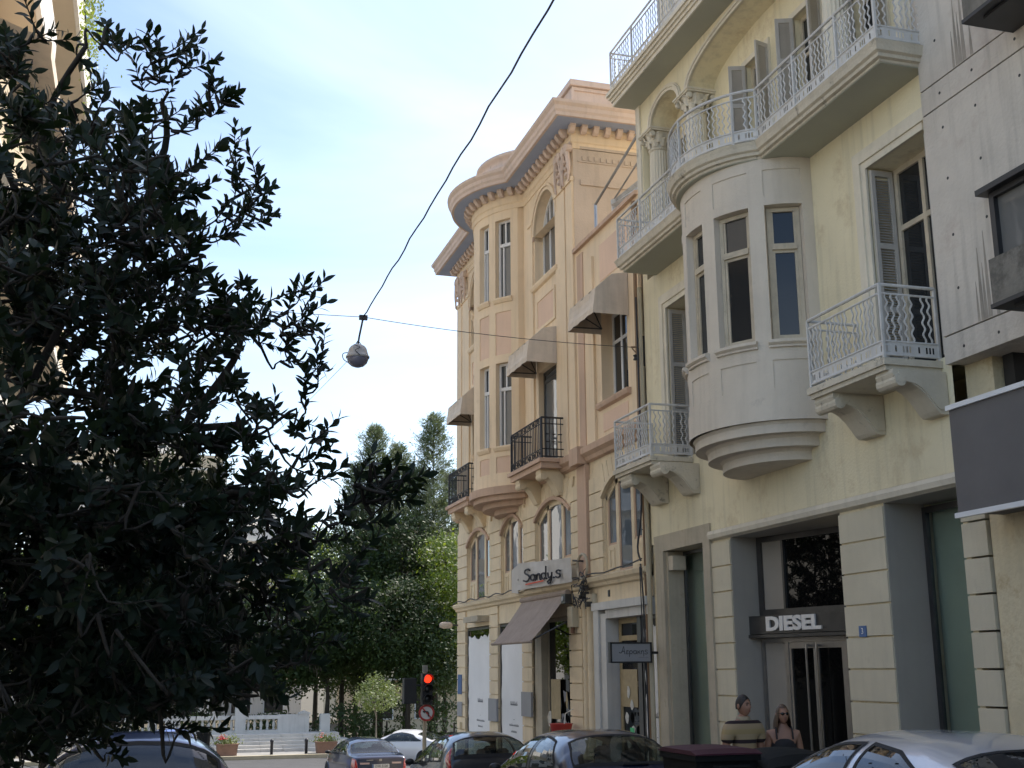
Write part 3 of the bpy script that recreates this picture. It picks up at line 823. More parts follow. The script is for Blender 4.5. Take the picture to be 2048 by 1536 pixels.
# fluted columns with leafy capitals
def column_part(yc):
    xc = X0 + 0.22; r = 0.19; n = 40
    m = MB(); rings = []
    for z, k in ((8.47, 1.35), (8.53, 1.35), (8.54, 1.2), (8.60, 1.2)):
        rings.append([(xc + r * k * math.cos(2 * math.pi * j / n), yc + r * k * math.sin(2 * math.pi * j / n), z) for j in range(n)])
    for z, k in ((8.62, 1.02), (8.9, 1.0), (9.7, 0.97), (10.62, 0.88)):
        rings.append([(xc + r * k * (1 - 0.07 * (j % 2)) * math.cos(2 * math.pi * j / n), yc + r * k * (1 - 0.07 * (j % 2)) * math.sin(2 * math.pi * j / n), z) for j in range(n)])
    m.loft(rings)
    col = mk('column', m, 'trim', YB)
    cp = MB(); cp.lathe([(r * 0.9, 10.62), (r * 1.0, 10.64), (r * 1.0, 10.66), (r * 0.88, 10.67), (r * 0.92, 10.78), (r * 1.2, 10.93), (r * 1.25, 10.94)], (xc, yc, 0), 24)
    cp.box(xc - 0.27, xc + 0.27, yc - 0.27, yc + 0.27, 10.94, 10.968); cp.box(xc - 0.29, xc + 0.29, yc - 0.29, yc + 0.29, 10.968, 10.998)
    for row, (z0, h, rr, nn, ph) in enumerate(((10.67, 0.15, 0.185, 8, 0.0), (10.74, 0.18, 0.20, 8, 0.39))):
        for k in range(nn):
            t = 2 * math.pi * k / nn + ph; ct, st_ = math.cos(t), math.sin(t)
            lf = []
            for s_, (dr, w) in zip((0, 0.4, 0.75, 0.95, 1.0), ((0.0, 0.045), (0.012, 0.06), (0.035, 0.055), (0.07, 0.04), (0.075, 0.01))):
                z = z0 + h * min(s_, 0.97) - (0.025 if s_ == 1.0 else 0)
                R_ = rr + dr + row * 0.01
                lf.append([(xc + R_ * ct - w * st_, yc + R_ * st_ + w * ct, z), (xc + (R_ + 0.02) * ct, yc + (R_ + 0.02) * st_, z), (xc + R_ * ct + w * st_, yc + R_ * st_ - w * ct, z)])
            cp.loft(lf, closed=False)
    for sx in (-1, 1):
        for sy in (-1, 1):
            cp.lathe([(0.001, -0.03), (0.05, -0.025), (0.05, 0.025), (0.001, 0.03)], (xc + sx * 0.215, yc + sy * 0.215, 10.885), 10, axis='y')
    mk('capital', cp, 'trim', col)
for yc in (18.50, 16.95, 12.65, 11.10): column_part(yc)
# ---- roof-level balcony slab and the set-back top floor
tp = MB()
for z0, z1, xo, e in ((11.66, 11.74, 7.74, 0.0), (11.74, 11.80, 7.71, 0.02), (11.80, 11.86, 7.675, 0.05), (11.86, 11.93, 7.64, 0.08)):
    tp.box(xo, 9.3, YA - e, 18.98 + e, z0, z1)
topb = mk('balcony', tp, 'trim', YB)
topb['label'] = 'topmost balcony under the sky with white railing'
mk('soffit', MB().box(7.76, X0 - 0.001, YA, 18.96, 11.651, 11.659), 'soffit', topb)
railing(topb, [(8.7, 18.98), (7.72, 18.98), (7.72, YA)], 11.93, 12.75, (0, 0.98, 2.0, 3.2, 4.5, 5.8, 7.1, 8.4), spacing=0.095)
mk('top_wall', wall_x(MB(), 8.75, YA, 18.86, 11.93, 15.6, [(16.9, 17.9, 11.95, 14.3), (14.3, 15.5, 11.95, 14.3)], 0.3).quad((8.75, 18.86, 11.93), (8.75, 18.86, 15.6), (9.3, 18.86, 15.6), (9.3, 18.86, 11.93)), 'whitewall', YB)
window(YB, 8.95, 16.9, 17.9, 11.95, 14.3, (17.4,), (13.6,), 0.07)
window(YB, 8.95, 14.3, 15.5, 11.95, 14.3, (14.9,), (13.6,), 0.07)
mk('pilaster', MB().box(8.66, 8.9, 18.35, 18.6, 11.94, 15.6).box(8.66, 8.9, 18.66, 18.87, 11.94, 15.6), 'trim', YB)
# drainpipes and cables on the party line
dpx = tag(mk('drainpipe', MB().tube([(8.155, 18.98, z) for z in (-1.2, 2, 5, 8.2)], 0.045, 8), 'pipe', None), 'thin cream drainpipe between the yellow and peach buildings', 'drainpipe')
tag(mk('drainpipe', MB().tube([(8.16, 19.12, z) for z in (-1.2, 2, 4.2)], 0.03, 8).tube([(8.16, 19.12, z) for z in (4.2, 5.5, 9.9)], 0.06, 8), 'pipebrown', None), 'brown drainpipe on the peach wall next to the yellow building', 'drainpipe')

# ---------------------------------------------------------------- the peach building
PB = thing('peach_building', 'peach and cream corner building with blue cornice soffit and rounded bow', 'building', (8.2, 26, g(26)))
PA, PM, PZ = 19.0, 22.42, 32.30       # wing start, wing / main block, far corner
mk('core', MB().box(9.0, 18, PA, PM, -2.2, 9.6).box(8.9, 18, PM + 0.02, PZ, -2.2, 12.95), 'sidewall', PB)
# upper floors of the main block
CN, CF = 24.35, 30.10                 # axes of the two window bays
oph = []
for c in (CN, CF):
    oph += [(c - 0.62, c + 0.62, 5.85, 8.05), (c - 0.78, c + 0.78, 10.12, 11.35)]
uw = wall_x(MB(), X0, PM, PZ, 5.80, 11.35, oph, 0.5)
for c in (CN, CF):
    arch_top(uw, X0, arch_pts(c - 0.78, c + 0.78, 11.35, 0.82, 20), 12.75, 0.5)
e = [PM, CN - 0.78, CN + 0.78, CF - 0.78, CF + 0.78, PZ]
for a, b in ((e[0], e[1]), (e[2], e[3]), (e[4], e[5])):
    uw.quad((X0, a, 11.35), (X0, a, 12.75), (X0, b, 12.75), (X0, b, 11.35))
uw.quad((X0, PZ, 5.8), (X0, PZ, 12.75), (9.2, PZ, 12.75), (9.2, PZ, 5.8))
mk('wall', uw, 'cream', PB)
sv = MB().quad((X0, PM, 5.8), (X0, PM, 12.75), (18, PM, 12.75), (18, PM, 5.8))
mk('side_wall', sv, 'sidewall', PB)
sm = MB().box(8.35, 18, PM - 0.03, PM, 11.58, 11.70).box(8.35, 18, PM - 0.025, PM, 12.40, 12.46).box(10.45, 10.7, PM - 0.05, PM, 9.9, 12.38)
for i in range(44): sm.box(8.4 + i * 0.14, 8.48 + i * 0.14, PM - 0.03, PM, 12.14, 12.24)
sm.box(8.3, 18, PM - 0.02, PM, 12.10, 12.135)
mk('side_moulding', sm, 'sidewall', PB)
# pilasters, strips and panels
for (a, b) in ((PM + 0.02, PM + 0.42), (PM + 0.50, CN - 0.80), (CN + 0.84, CN + 1.12), (CF - 1.12, CF - 0.84), (CF + 0.86, PZ - 0.62), (PZ - 0.5, PZ - 0.02)):
    bx('pilaster', 'cream', PB, X0 - 0.045, X0 + 0.02, a, b, 5.84, 11.66)
    bx('pilaster_cap', 'cream', PB, X0 - 0.075, X0 + 0.02, a - 0.02, b + 0.02, 11.66, 11.76)
for c in (CN, CF):
    bx('panel', 'peach', PB, X0 - 0.012, X0 + 0.01, c - 0.56, c + 0.56, 9.05, 9.68)
    fr = MB()
    for (a, b, z0, z1) in ((c - 0.66, c + 0.66, 9.68, 9.74), (c - 0.66, c + 0.66, 8.98, 9.05), (c - 0.66, c - 0.56, 9.05, 9.68), (c + 0.56, c + 0.66, 9.05, 9.68)):
        fr.box(X0 - 0.03, X0 + 0.01, a, b, z0, z1)
    mk('panel_frame', fr, 'cream', PB)
    mk('sill', MB().prism([(X0 + 0.02, 9.99), (X0 - 0.06, 10.02), (X0 - 0.09, 10.08), (X0 - 0.09, 10.12), (X0 + 0.02, 10.13)], 'y', c - 0.92, c + 0.92), 'cream', PB)
    m = MB(); p = arch_pts(c - 0.78, c + 0.78, 11.35, 0.82, 20)
    band_along(m, p, X0, 0.0, 0.07, 0.04); band_along(m, p, X0, 0.09, 0.14, 0.06)
    mk('archivolt', m, 'cream', PB)
    for i in range(27):
        t = math.pi * (i + 0.5) / 27
        yy, zz = c - 0.89 * math.cos(t), 11.35 + 0.93 * math.sin(t)
        bx('bead', 'cream', PB, X0 - 0.055, X0 + 0.01, yy - 0.025, yy + 0.025, zz - 0.025, zz + 0.025)
    bx('impost', 'terra', PB, X0 - 0.04, X0 + 0.3, c + 0.78, c + 1.0, 11.25, 11.36)
    bx('impost', 'terra', PB, X0 - 0.04, X0 + 0.3, c - 1.0, c - 0.78, 11.25, 11.36)
    # arched window: rectangle below, fan light above
    w = window(PB, X0 + 0.20, c - 0.78, c + 0.78, 10.13, 11.42, (c - 0.27, c + 0.27), (), 0.07, 'whiteplastic', 'glass_curtain')
    fan = MB()
    for k in (-2, -1, 0, 1, 2):
        yy = c + k * 0.27
        hh = 0.78 * math.sqrt(max(0, 1 - ((yy - c) / 0.78) ** 2)) * 0.82 / 0.78
        fan.box(X0 + 0.205, X0 + 0.245, yy - 0.02, yy + 0.02, 11.42, 11.35 + hh + 0.01)
    m = MB(); p2 = arch_pts(c - 0.78, c + 0.78, 11.35, 0.82, 20)
    band_along(fan, p2, X0 + 0.25, -0.08, 0.01, 0.05)
    mk('fan_light', fan, 'whiteplastic', PB)
    mk('pane', MB().prism([(p[0], p[1]) for p in p2], 'x', X0 + 0.23, X0 + 0.24), 'glass_curtain', PB)
    # balcony door
    window(PB, X0 + 0.12, c - 0.62, c + 0.62, 5.86, 8.05, (), (7.82,), 0.08, 'darksteel', 'glass_blue', name='balcony_door')
# scrolled ornaments under the cornice
def ornament(y, zt):
    m = MB()
    for s in (-1, 1):
        sp = [(X0 - 0.10, y + s * (0.05 + 0.16 * math.sin(t / 3.0)), zt - 0.08 - 0.115 * t + 0.05 * math.cos(t * 1.1)) for t in range(8)]
        m.tube(crom(sp, 3), [0.065 - 0.0021 * i for i in range(22)], 6)
        m.lathe([(0.001, -0.10), (0.09, -0.09), (0.09, 0.06), (0.001, 0.07)], (X0 - 0.05, y + s * 0.14, zt - 0.12), 10, axis='x')
        for k in range(3): m.lathe([(0.001, -0.06), (0.05, -0.02), (0.045, 0.03), (0.001, 0.05)], (X0 - 0.07, y + s * (0.10 - 0.03 * k), zt - 0.35 - 0.16 * k), 8)
    m.lathe([(0.001, -0.08), (0.06, -0.05), (0.07, 0.02), (0.03, 0.09), (0.001, 0.1)], (X0 - 0.11, y, zt - 0.16), 8)
    m.box(X0 - 0.06, X0 + 0.01, y - 0.20, y + 0.20, zt - 0.04, zt + 0.02)
    return m
for y in (PM + 0.70, CF + 1.35, PM + 0.22, PZ - 0.25): mk('ornament', ornament(y, 12.55), 'corniceface', PB)
# bow
BR, BXC, BYC = 1.83, 9.23, 27.40
def bowp(a, off, z):
    return (BXC - (BR + off) * math.cos(R(a)), BYC + (BR + off) * math.sin(R(a)), z)
BE = 50.0
BW = [(-44, -29.6), (-22.4, -8.5), (8.5, 22.4), (29.6, 44)]
bz = [5.55, 5.98, 6.36, 6.60, 8.60, 8.80, 9.85, 10.19, 12.18, 12.75]
bm = MB()
an = sorted(set([-BE, BE] + [x for w in BW for x in w] + list(range(-48, 49, 3))))
inb = lambda a: any(w[0] < a < w[1] for w in BW)
for a, b in zip(an, an[1:]):
    m_ = (a + b) / 2
    for c, d in zip(bz, bz[1:]):
        if inb(m_) and c in (6.60, 10.19): continue
        if inb(m_) and c in (5.98, 8.80): continue
        bm.quad(bowp(a, 0, c), bowp(b, 0, c), bowp(b, 0, d), bowp(a, 0, d))
for (w0, w1) in BW:
    for (z0, z1, dp) in ((6.60, 8.60, -0.25), (10.19, 12.18, -0.25), (5.98, 6.36, -0.02), (8.80, 9.85, -0.02)):
        for a in (w0, w1): bm.quad(bowp(a, 0, z0), bowp(a, dp, z0), bowp(a, dp, z1), bowp(a, 0, z1))
        for z in (z0, z1):
            for i in range(4):
                a, b = w0 + (w1 - w0) * i / 4, w0 + (w1 - w0) * (i + 1) / 4
                bm.quad(bowp(a, 0, z), bowp(b, 0, z), bowp(b, dp, z), bowp(a, dp, z))
for s in (-1, 1):
    p = bowp(s * BE, 0, 0)
    bm.quad((p[0], p[1], 5.55), (X0 + 0.1, p[1], 5.55), (X0 + 0.1, p[1], 12.75), (p[0], p[1], 12.75))
bow = mk('bow', bm, 'cream', PB)
bow['label'] = 'rounded bow rising through two storeys with tall sash windows'
for (w0, w1) in BW:
    for (z0, z1) in ((5.98, 6.36), (8.80, 9.85)):
        q = MB()
        for i in range(4):
            a, b = w0 + (w1 - w0) * i / 4, w0 + (w1 - w0) * (i + 1) / 4
            q.quad(bowp(a, -0.018, z0), bowp(b, -0.018, z0), bowp(b, -0.018, z1), bowp(a, -0.018, z1))
        mk('panel', q, 'peach', bow)
    for (z0, z1) in ((6.60, 8.60), (10.19, 12.18)):
        A, B = Vector(bowp(w0, -0.16, 0)), Vector(bowp(w1, -0.16, 0)); dv = B - A; ln = dv.length; dv.normalize(); nv = Vector((dv.y, -dv.x, 0))
        if nv.x > 0: nv = -nv
        Mc = Matrix(((dv.x, -nv.x, 0, A.x), (dv.y, -nv.y, 0, A.y), (0, 0, 1, 0), (0, 0, 0, 1)))
        q = 0.05; zt = z1 - 0.62
        f = MB().box(0, q, -0.04, 0.04, z0, z1).box(ln - q, ln, -0.04, 0.04, z0, z1).box(q, ln - q, -0.039, 0.039, z0, z0 + q).box(q, ln - q, -0.039, 0.039, z1 - q, z1).box(q, ln - q, -0.05, 0.04, zt - 0.04, zt + 0.04).box(ln / 2 - 0.02, ln / 2 + 0.02, -0.035, 0.035, zt, z1 - q).box(ln * 0.62, ln * 0.62 + 0.035, -0.036, 0.03, z0 + q, zt)
        mk('window_frame', f.xf(Mc), 'whiteplastic', bow)
        mk('pane', MB().box(q, ln - q, 0.0, 0.01, z0 + q, zt - 0.04).xf(Mc), 'glass_curtain', bow)
        mk('pane', MB().box(q, ln - q, 0.0, 0.01, zt + 0.04, z1 - q).xf(Mc), 'glass', bow)
        r_ = []
        for i in range(6):
            a = w0 - 1.2 + (w1 - w0 + 2.4) * i / 5
            r_.append([bowp(a, 0, z0 - 0.12), bowp(a, 0.03, z0 - 0.11), bowp(a, 0.07, z0 - 0.04), bowp(a, 0.07, z0), bowp(a, 0, z0 + 0.005)])
        mk('sill', MB().loft(r_), 'cream', bow)
# bow underside: lip and stepped corbel
for (off, z0, z1, mt) in ((0.10, 5.48, 5.66, 'terra'), (0.0, 5.36, 5.48, 'terra'), (-0.22, 5.24, 5.36, 'terra'), (-0.50, 5.12, 5.24, 'terra')):
    pts = [bowp(a, off, 0) for a in range(-54, 55, 4)]
    pts = [(X0 + 0.05, pts[0][1])] + [(min(p[0], X0 + 0.04), p[1]) for p in pts] + [(X0 + 0.05, pts[-1][1])]
    mk('corbel', MB().prism(pts, 'z', z0, z1), mt, bow)
# cornice: brackets, blue soffit, moulded face, all along front, bow and side
def cor(off, side=True):
    """plan of the cornice edge at distance off in front of the wall"""
    pts = [(18, PM - off), (X0 - off, PM - off)]
    rr = BR + off
    a1 = math.degrees(math.acos(min(1, (BXC - (X0 - off)) / rr)))
    for i in range(21):
        a = -a1 + 2 * a1 * i / 20
        pts.append((BXC - rr * math.cos(R(a)), BYC + rr * math.sin(R(a))))
    pts += [(X0 - off, PZ + off), (18, PZ + off)]
    return pts
cm = MB()
prof = ((0.50, 12.86), (0.56, 12.86), (0.57, 12.93), (0.60, 12.98), (0.61, 13.06), (0.66, 13.12), (0.67, 13.18), (0.60, 13.20))
cm.loft([[(p[0], p[1], z) for p in cor(o)] for o, z in prof], closed=False)
cor_o = mk('cornice', cm, 'corniceface', PB)
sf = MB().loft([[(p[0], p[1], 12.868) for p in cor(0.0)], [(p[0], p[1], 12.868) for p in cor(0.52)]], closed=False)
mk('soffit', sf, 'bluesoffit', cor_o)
mk('roof', MB().loft([[(p[0], p[1], 13.20) for p in cor(0.6)], [(12, 24.5 + 0.0 * p[1], 13.25) if False else (max(p[0], 11.0), min(max(p[1], PM), PZ), 13.25) for p in cor(0.0)]], closed=False), 'sidewall', PB)
fz_ = MB().loft([[(p[0], p[1], z) for p in cor(o)] for o, z in ((0.0, 12.40), (0.02, 12.40), (0.02, 12.52), (0.05, 12.55), (0.05, 12.74), (0.09, 12.78), (0.09, 12.866))], closed=False)
mk('frieze', fz_, 'cream', PB)
# brackets: one every 0.30 m along the cornice
brm = mesh_of('cornice_bracket', MB().prism([(0.0, 0.0), (0.16, 0.0), (0.16, -0.06), (0.13, -0.09), (0.10, -0.14), (0.04, -0.17), (0.0, -0.17)], 'y', -0.06, 0.06), 'corniceface')
pl = [Vector((p[0], p[1], 0)) for p in cor(0.088)]
acc = 0.15
for a, b in zip(pl, pl[1:]):
    d = b - a; L_ = d.length
    if L_ < 1e-5: continue
    dn_ = d.normalized(); s = acc
    while s < L_:
        p = a + dn_ * s
        if p.x < 12.5:
            nn = Vector((-dn_.y, dn_.x, 0))
            # outward is away from the block's middle
            if nn.dot(Vector((p.x - 11, p.y - 27.4, 0))) < 0 and not (abs(dn_.y) > 0.99 and nn.x < 0): nn = -nn
            if abs(dn_.y) > 0.99: nn = Vector((-1, 0, 0))
            inst('cornice_bracket', brm, cor_o, (p.x, p.y, 12.866), math.atan2(nn.y, nn.x))
        s += 0.27
    acc = s - L_
# drum above the bow, stepped; penthouse block behind the cornice
dr = MB().lathe([(1.78, 13.15), (1.78, 13.50), (1.84, 13.52), (1.84, 13.58), (1.70, 13.60), (1.70, 13.84), (1.76, 13.86), (1.76, 13.95), (0.01, 13.97)], (BXC, BYC, 0), 48)
mk('drum', dr, 'corniceface', PB, True)
ph = mk('penthouse', MB().box(8.82, 15, 24.02, 26.6, 13.1, 14.72), 'corniceface', PB)
mk('coping', MB().box(8.72, 15.1, 23.92, 26.7, 14.72, 14.86).box(8.78, 15.05, 23.98, 26.64, 14.62, 14.70), 'corniceface', ph)
mk('corner_strip', MB().box(8.76, 8.83, 23.97, 24.35, 13.2, 14.62), 'corniceface', ph)
# string course between first and second floor
mk('string_course', MB().prism([(X0 + 0.02, 5.50), (X0 - 0.05, 5.53), (X0 - 0.08, 5.60), (X0 - 0.16, 5.66), (X0 - 0.17, 5.78), (X0 - 0.05, 5.82), (X0 + 0.02, 5.83)], 'y', PA, PZ + 0.1), 'terra', PB)
bx('string_block', 'terra', PB, X0 - 0.22, X0, 21.92, 22.42, 5.49, 5.83)
# first floor: arched triple windows in rusticated masonry
ARC = [(19.33, 21.17), (23.0, 25.32), (26.28, 28.02), (29.08, 31.26)]
fw_ = MB()
ed = [PA]
for a, b in ARC: ed += [a, b]
ed.append(PZ)
for a, b in zip(ed[0::2], ed[1::2]):
    fw_.quad((X0 + 0.03, a, 3.2), (X0 + 0.03, a, 5.52), (X0 + 0.03, b, 5.52), (X0 + 0.03, b, 3.2))
for a, b in ARC:
    arch_top(fw_, X0 + 0.03, seg_pts(a, b, 4.70, 0.36), 5.52, 0.22)
    for y in (a, b): fw_.quad((X0 + 0.03, y, 3.2), (X0 + 0.33, y, 3.2), (X0 + 0.33, y, 4.70), (X0 + 0.03, y, 4.70))
fw_.quad((X0 + 0.03, PZ - 0.01, -2.2), (X0 + 0.03, PZ - 0.01, 5.6), (9.2, PZ - 0.01, 5.6), (9.2, PZ - 0.01, -2.2))
mk('first_floor_wall', fw_, 'creamstone', PB)
for (a, b) in ((PA + 0.02, 19.30), (21.20, 21.88), (22.46, 22.97), (25.35, 26.25), (28.05, 29.05), (31.29, PZ - 0.01)):
    z = 3.28
    while z < 4.9:
        bx('stone_block', 'creamstone', PB, X0 - 0.008, X0 + 0.06, a, b, z + 0.012, z + 0.315 - 0.012); z += 0.315
bx('pilaster', 'terra', PB, X0 - 0.06, X0 + 0.05, 21.92, 22.42, 3.3, 5.48)
for a, b in ARC:
    # voussoirs fanning out above the arch
    sp = seg_pts(a, b, 4.70, 0.36, 9)
    cy = (a + b) / 2
    for i in range(9):
        (y0, z0), (y1, z1) = sp[i], sp[i + 1]
        f0 = (y0 - cy) * 0.20; f1 = (y1 - cy) * 0.20
        zt = 5.47 - 0.10 * abs(i - 4) / 4
        g_ = 0.010
        q = [(y0 + g_, z0 + 0.09), (y1 - g_, z1 + 0.09), (y1 + f1 - g_, zt), (y0 + f0 + g_, zt)]
        mk('voussoir', MB().prism(q, 'x', X0 - 0.008, X0 + 0.05), 'creamstone', PB)
    m = MB(); band_along(m, seg_pts(a, b, 4.70, 0.36), X0, 0.0, 0.075, 0.05)
    mk('arch_moulding', m, 'terra' if a > 20 else 'creamstone', PB)
    # timber triple light following the arch
    arc = seg_pts(a, b, 4.70, 0.36, 24)
    def zarc(y):
        for (ya, za), (yb, zb) in zip(arc, arc[1:]):
            if ya <= y <= yb: return za + (zb - za) * (y - ya) / max(1e-6, yb - ya)
        return 4.70
    w = b - a; c1, c2 = a + w * 0.30, a + w * 0.70
    fr = MB(); Xf = X0 + 0.07
    for (y0, y1) in ((a, a + 0.07), (c1 - 0.06, c1 + 0.06), (c2 - 0.06, c2 + 0.06), (b - 0.07, b)):
        fr.prism([(y0, 3.2), (y1, 3.2), (y1, zarc(y1) + 0.02), (y0, zarc(y0) + 0.02)], 'x', Xf, Xf + 0.07)
    band_along(fr, arc, Xf + 0.06, -0.10, 0.02, 0.06)
    fr.box(Xf + 0.002, Xf + 0.06, a + 0.07, c1 - 0.06, 3.2, 3.80).box(Xf + 0.002, Xf + 0.06, c2 + 0.06, b - 0.07, 3.2, 3.80)
    fr.box(Xf - 0.02, Xf + 0.11, a, b, 3.18, 3.28)
    for (y0, y1) in ((a + 0.14, c1 - 0.16), (c2 + 0.16, b - 0.14)):
        fr.box(Xf - 0.015, Xf, y0, y1, 3.70, 3.74).box(Xf - 0.015, Xf, y0, y1, 3.34, 3.38).box(Xf - 0.0149, Xf, y0, y0 + 0.04, 3.38, 3.70).box(Xf - 0.0149, Xf, y1 - 0.04, y1, 3.38, 3.70)
    wo_ = mk('arched_window', fr, 'creamstone', PB)
    for (y0, y1, z0) in ((a + 0.07, c1 - 0.06, 3.80), (c1 + 0.06, c2 - 0.06, 3.30), (c2 + 0.06, b - 0.07, 3.80)):
        mk('pane', MB().prism([(y0, z0)] + [(y1, z0)] + [(y1 + (y0 - y1) * i / 6, zarc(y1 + (y0 - y1) * i / 6) - 0.08) for i in range(7)], 'x', Xf + 0.03, Xf + 0.035), 'glass_blue', wo_)
        fi = MB().box(Xf + 0.012, Xf + 0.03, y0, y0 + 0.035, z0, zarc(y0 + 0.03) - 0.12).box(Xf + 0.012, Xf + 0.03, y1 - 0.035, y1, z0, zarc(y1 - 0.03) - 0.12).box(Xf + 0.013, Xf + 0.029, y0 + 0.035, y1 - 0.035, z0, z0 + 0.04)
        mk('casement', fi, 'terra', wo_)
# shop cornice
mk('shop_cornice', MB().prism([(X0 + 0.02, 3.06), (X0 - 0.03, 3.08), (X0 - 0.05, 3.13), (X0 - 0.11, 3.17), (X0 - 0.13, 3.24), (X0 - 0.02, 3.28), (X0 + 0.02, 3.285)], 'y', PA, PZ + 0.08), 'creamstone', PB)
# ground floor
gf = MB()
for (a, b) in ((31.43, PZ - 0.012), (28.34, 29.08), (25.65, 26.38), (22.46, 23.18)): gf.box(X0 + 0.03, 8.9, a, b, -2.2, 3.1)
gf.box(X0 + 0.031, 8.9, 23.18, 31.43, 2.62, 3.1)
gf.box(X0 + 0.03, 8.9, 21.55, 22.46, -2.2, 3.1).box(X0 + 0.03, 8.9, PA, 21.55, 2.74, 3.1)
mk('ground_wall', gf, 'creamstone', PB)
for (a, b) in ((31.43, PZ - 0.012), (28.34, 29.08), (25.65, 26.38), (22.46, 23.18)):
    z = -1.55
    while z < 2.95:
        bx('stone_block', 'creamstone', PB, X0 - 0.01, X0 + 0.06, a, b, z + 0.012, min(z + 0.315, 3.06) - 0.012); z += 0.315
for (yy, r, mt) in ((22.25, 0.07, 'creamstone'), (21.93, 0.09, 'creamstone'), (21.72, 0.05, 'pipe')):
    mk('half_column', MB().lathe([(r * 1.3, -1.6), (r * 1.3, 0.2), (r, 0.25), (r, 2.7), (r * 1.25, 2.75), (r * 1.25, 2.95)], (X0 + 0.01, yy, 0), 12), mt, PB, True)
# white pasted-over shop windows
rnd = random.Random(7)
def poster(y0, y1, z0, z1, label, xp):
    fr = MB().box(xp, xp + 0.05, y0, y0 + 0.06, z0, z1).box(xp, xp + 0.05, y1 - 0.06, y1, z0, z1).box(xp + 0.001, xp + 0.049, y0 + 0.06, y1 - 0.06, z1 - 0.06, z1)
    w = mk('shop_window', fr, 'darksteel', PB)
    bx('pane', 'glass_dark', w, xp + 0.02, xp + 0.03, y0 + 0.06, y1 - 0.06, z0, z1 - 0.06)
    # torn edge
    pts = []
    a, b, c, d = y0 + 0.07, y1 - 0.07, z0, z1 - 0.20
    n = 26
    for i in range(n): pts.append((a + rnd.uniform(-0.02, 0.05), c + (d - c) * i / n))
    for i in range(14): pts.append((a + (b - a) * i / 14, d + rnd.uniform(-0.10, 0.06)))
    for i in range(n): pts.append((b + rnd.uniform(-0.05, 0.02), d - (d - c) * i / n))
    ps = mk('pasted_sheet', MB().prism(pts, 'x', xp + 0.008, xp + 0.012), 'posterwhite', w)
    ps['label'] = label
    ym = (a + b) / 2 - 0.1
    ink = MB()
    pat = ((1.30, 0.50, 0.10), (0.98, 0.05, 0.015), (0.84, 0.70, 0.05), (0.70, 0.44, 0.05))
    for (zz, wd, hh) in pat:
        y = ym + wd / 2 * min(1, (b - a) / 1.2)
        while y > ym - wd / 2 * min(1, (b - a) / 1.2):
            l = rnd.uniform(0.02, 0.05)
            h_ = hh * rnd.uniform(0.6, 1.0)
            ink.box(xp + 0.003, xp + 0.007, y - l, y, zz - 0.55, zz - 0.55 + h_ * 0.35); ink.box(xp + 0.003, xp + 0.007, y - l * 0.4, y, zz - 0.55, zz - 0.55 + h_)
            y -= l + 0.02
    mk('small_print', ink, 'inkgrey', ps)['kind'] = 'stuff'
poster(29.10, 31.40, -1.5, 2.60, 'white sheet pasted over the far shop window', X0 + 0.05)
poster(26.40, 28.32, -1.4, 2.60, 'white sheet with drawing pasted over the middle shop window', X0 + 0.05)
for (yy, zz) in ((28.66, 0.35), (25.95, 0.55)):
    bx('metal_box', 'greysign', PB, X0 - 0.06, X0 - 0.012, yy - 0.36, yy + 0.36, zz, zz + 0.52)
bx('street_plate', 'plateblue', PB, X0 - 0.03, X0 - 0.012, 31.75, 32.15, 0.92, 1.42)
bx('paper_notice', 'papertan', PB, X0 - 0.02, X0 - 0.011, 31.72, 31.95, 0.02, 0.2)
bx('grey_notice', 'greysign', PB, X0 - 0.03, X0 - 0.012, 31.7, 32.2, 0.35, 0.72)
bx('roller_box', 'stonejamb', PB, X0 - 0.28, X0 + 0.02, 29.2, 30.6, 2.72, 2.86)
# shop window with pasted papers, near door of the main block
sw2 = window(PB, X0 + 0.16, 23.20, 25.05, -1.3, 2.60, (), (), 0.07, 'stonejamb', 'glass_dark', name='shop_window')
mk('door_jamb', MB().box(X0 + 0.02, X0 + 0.2, 25.07, 25.3, -1.4, 2.6).box(X0 + 0.05, X0 + 0.2, 25.34, 25.62, -1.4, 2.6), 'stonejamb', PB)
for i in range(46):
    yy = rnd.uniform(23.3, 24.95); zz = rnd.uniform(-0.9, 0.75) if i > 6 else rnd.uniform(0.8, 1.5)
    w_, h_ = rnd.uniform(0.05, 0.22), rnd.uniform(0.06, 0.28)
    pts = [(yy + rnd.uniform(-1, 1) * w_ * 0.3 + w_ * math.cos(t) * rnd.uniform(0.5, 1), zz + h_ * math.sin(t) * rnd.uniform(0.5, 1)) for t in [k * 1.05 for k in range(6)]]
    mk('paper_scrap', MB().prism(pts, 'x', X0 + 0.150 - i * 0.0004, X0 + 0.153 - i * 0.0004), rnd.choice(['paper', 'paper', 'posterwhite', 'inkgrey', 'ink', 'papertan']), sw2)
mk('tan_sheet', MB().box(X0 + 0.12, X0 + 0.126, 24.15, 24.75, 0.55, 1.35), 'papertan', sw2)
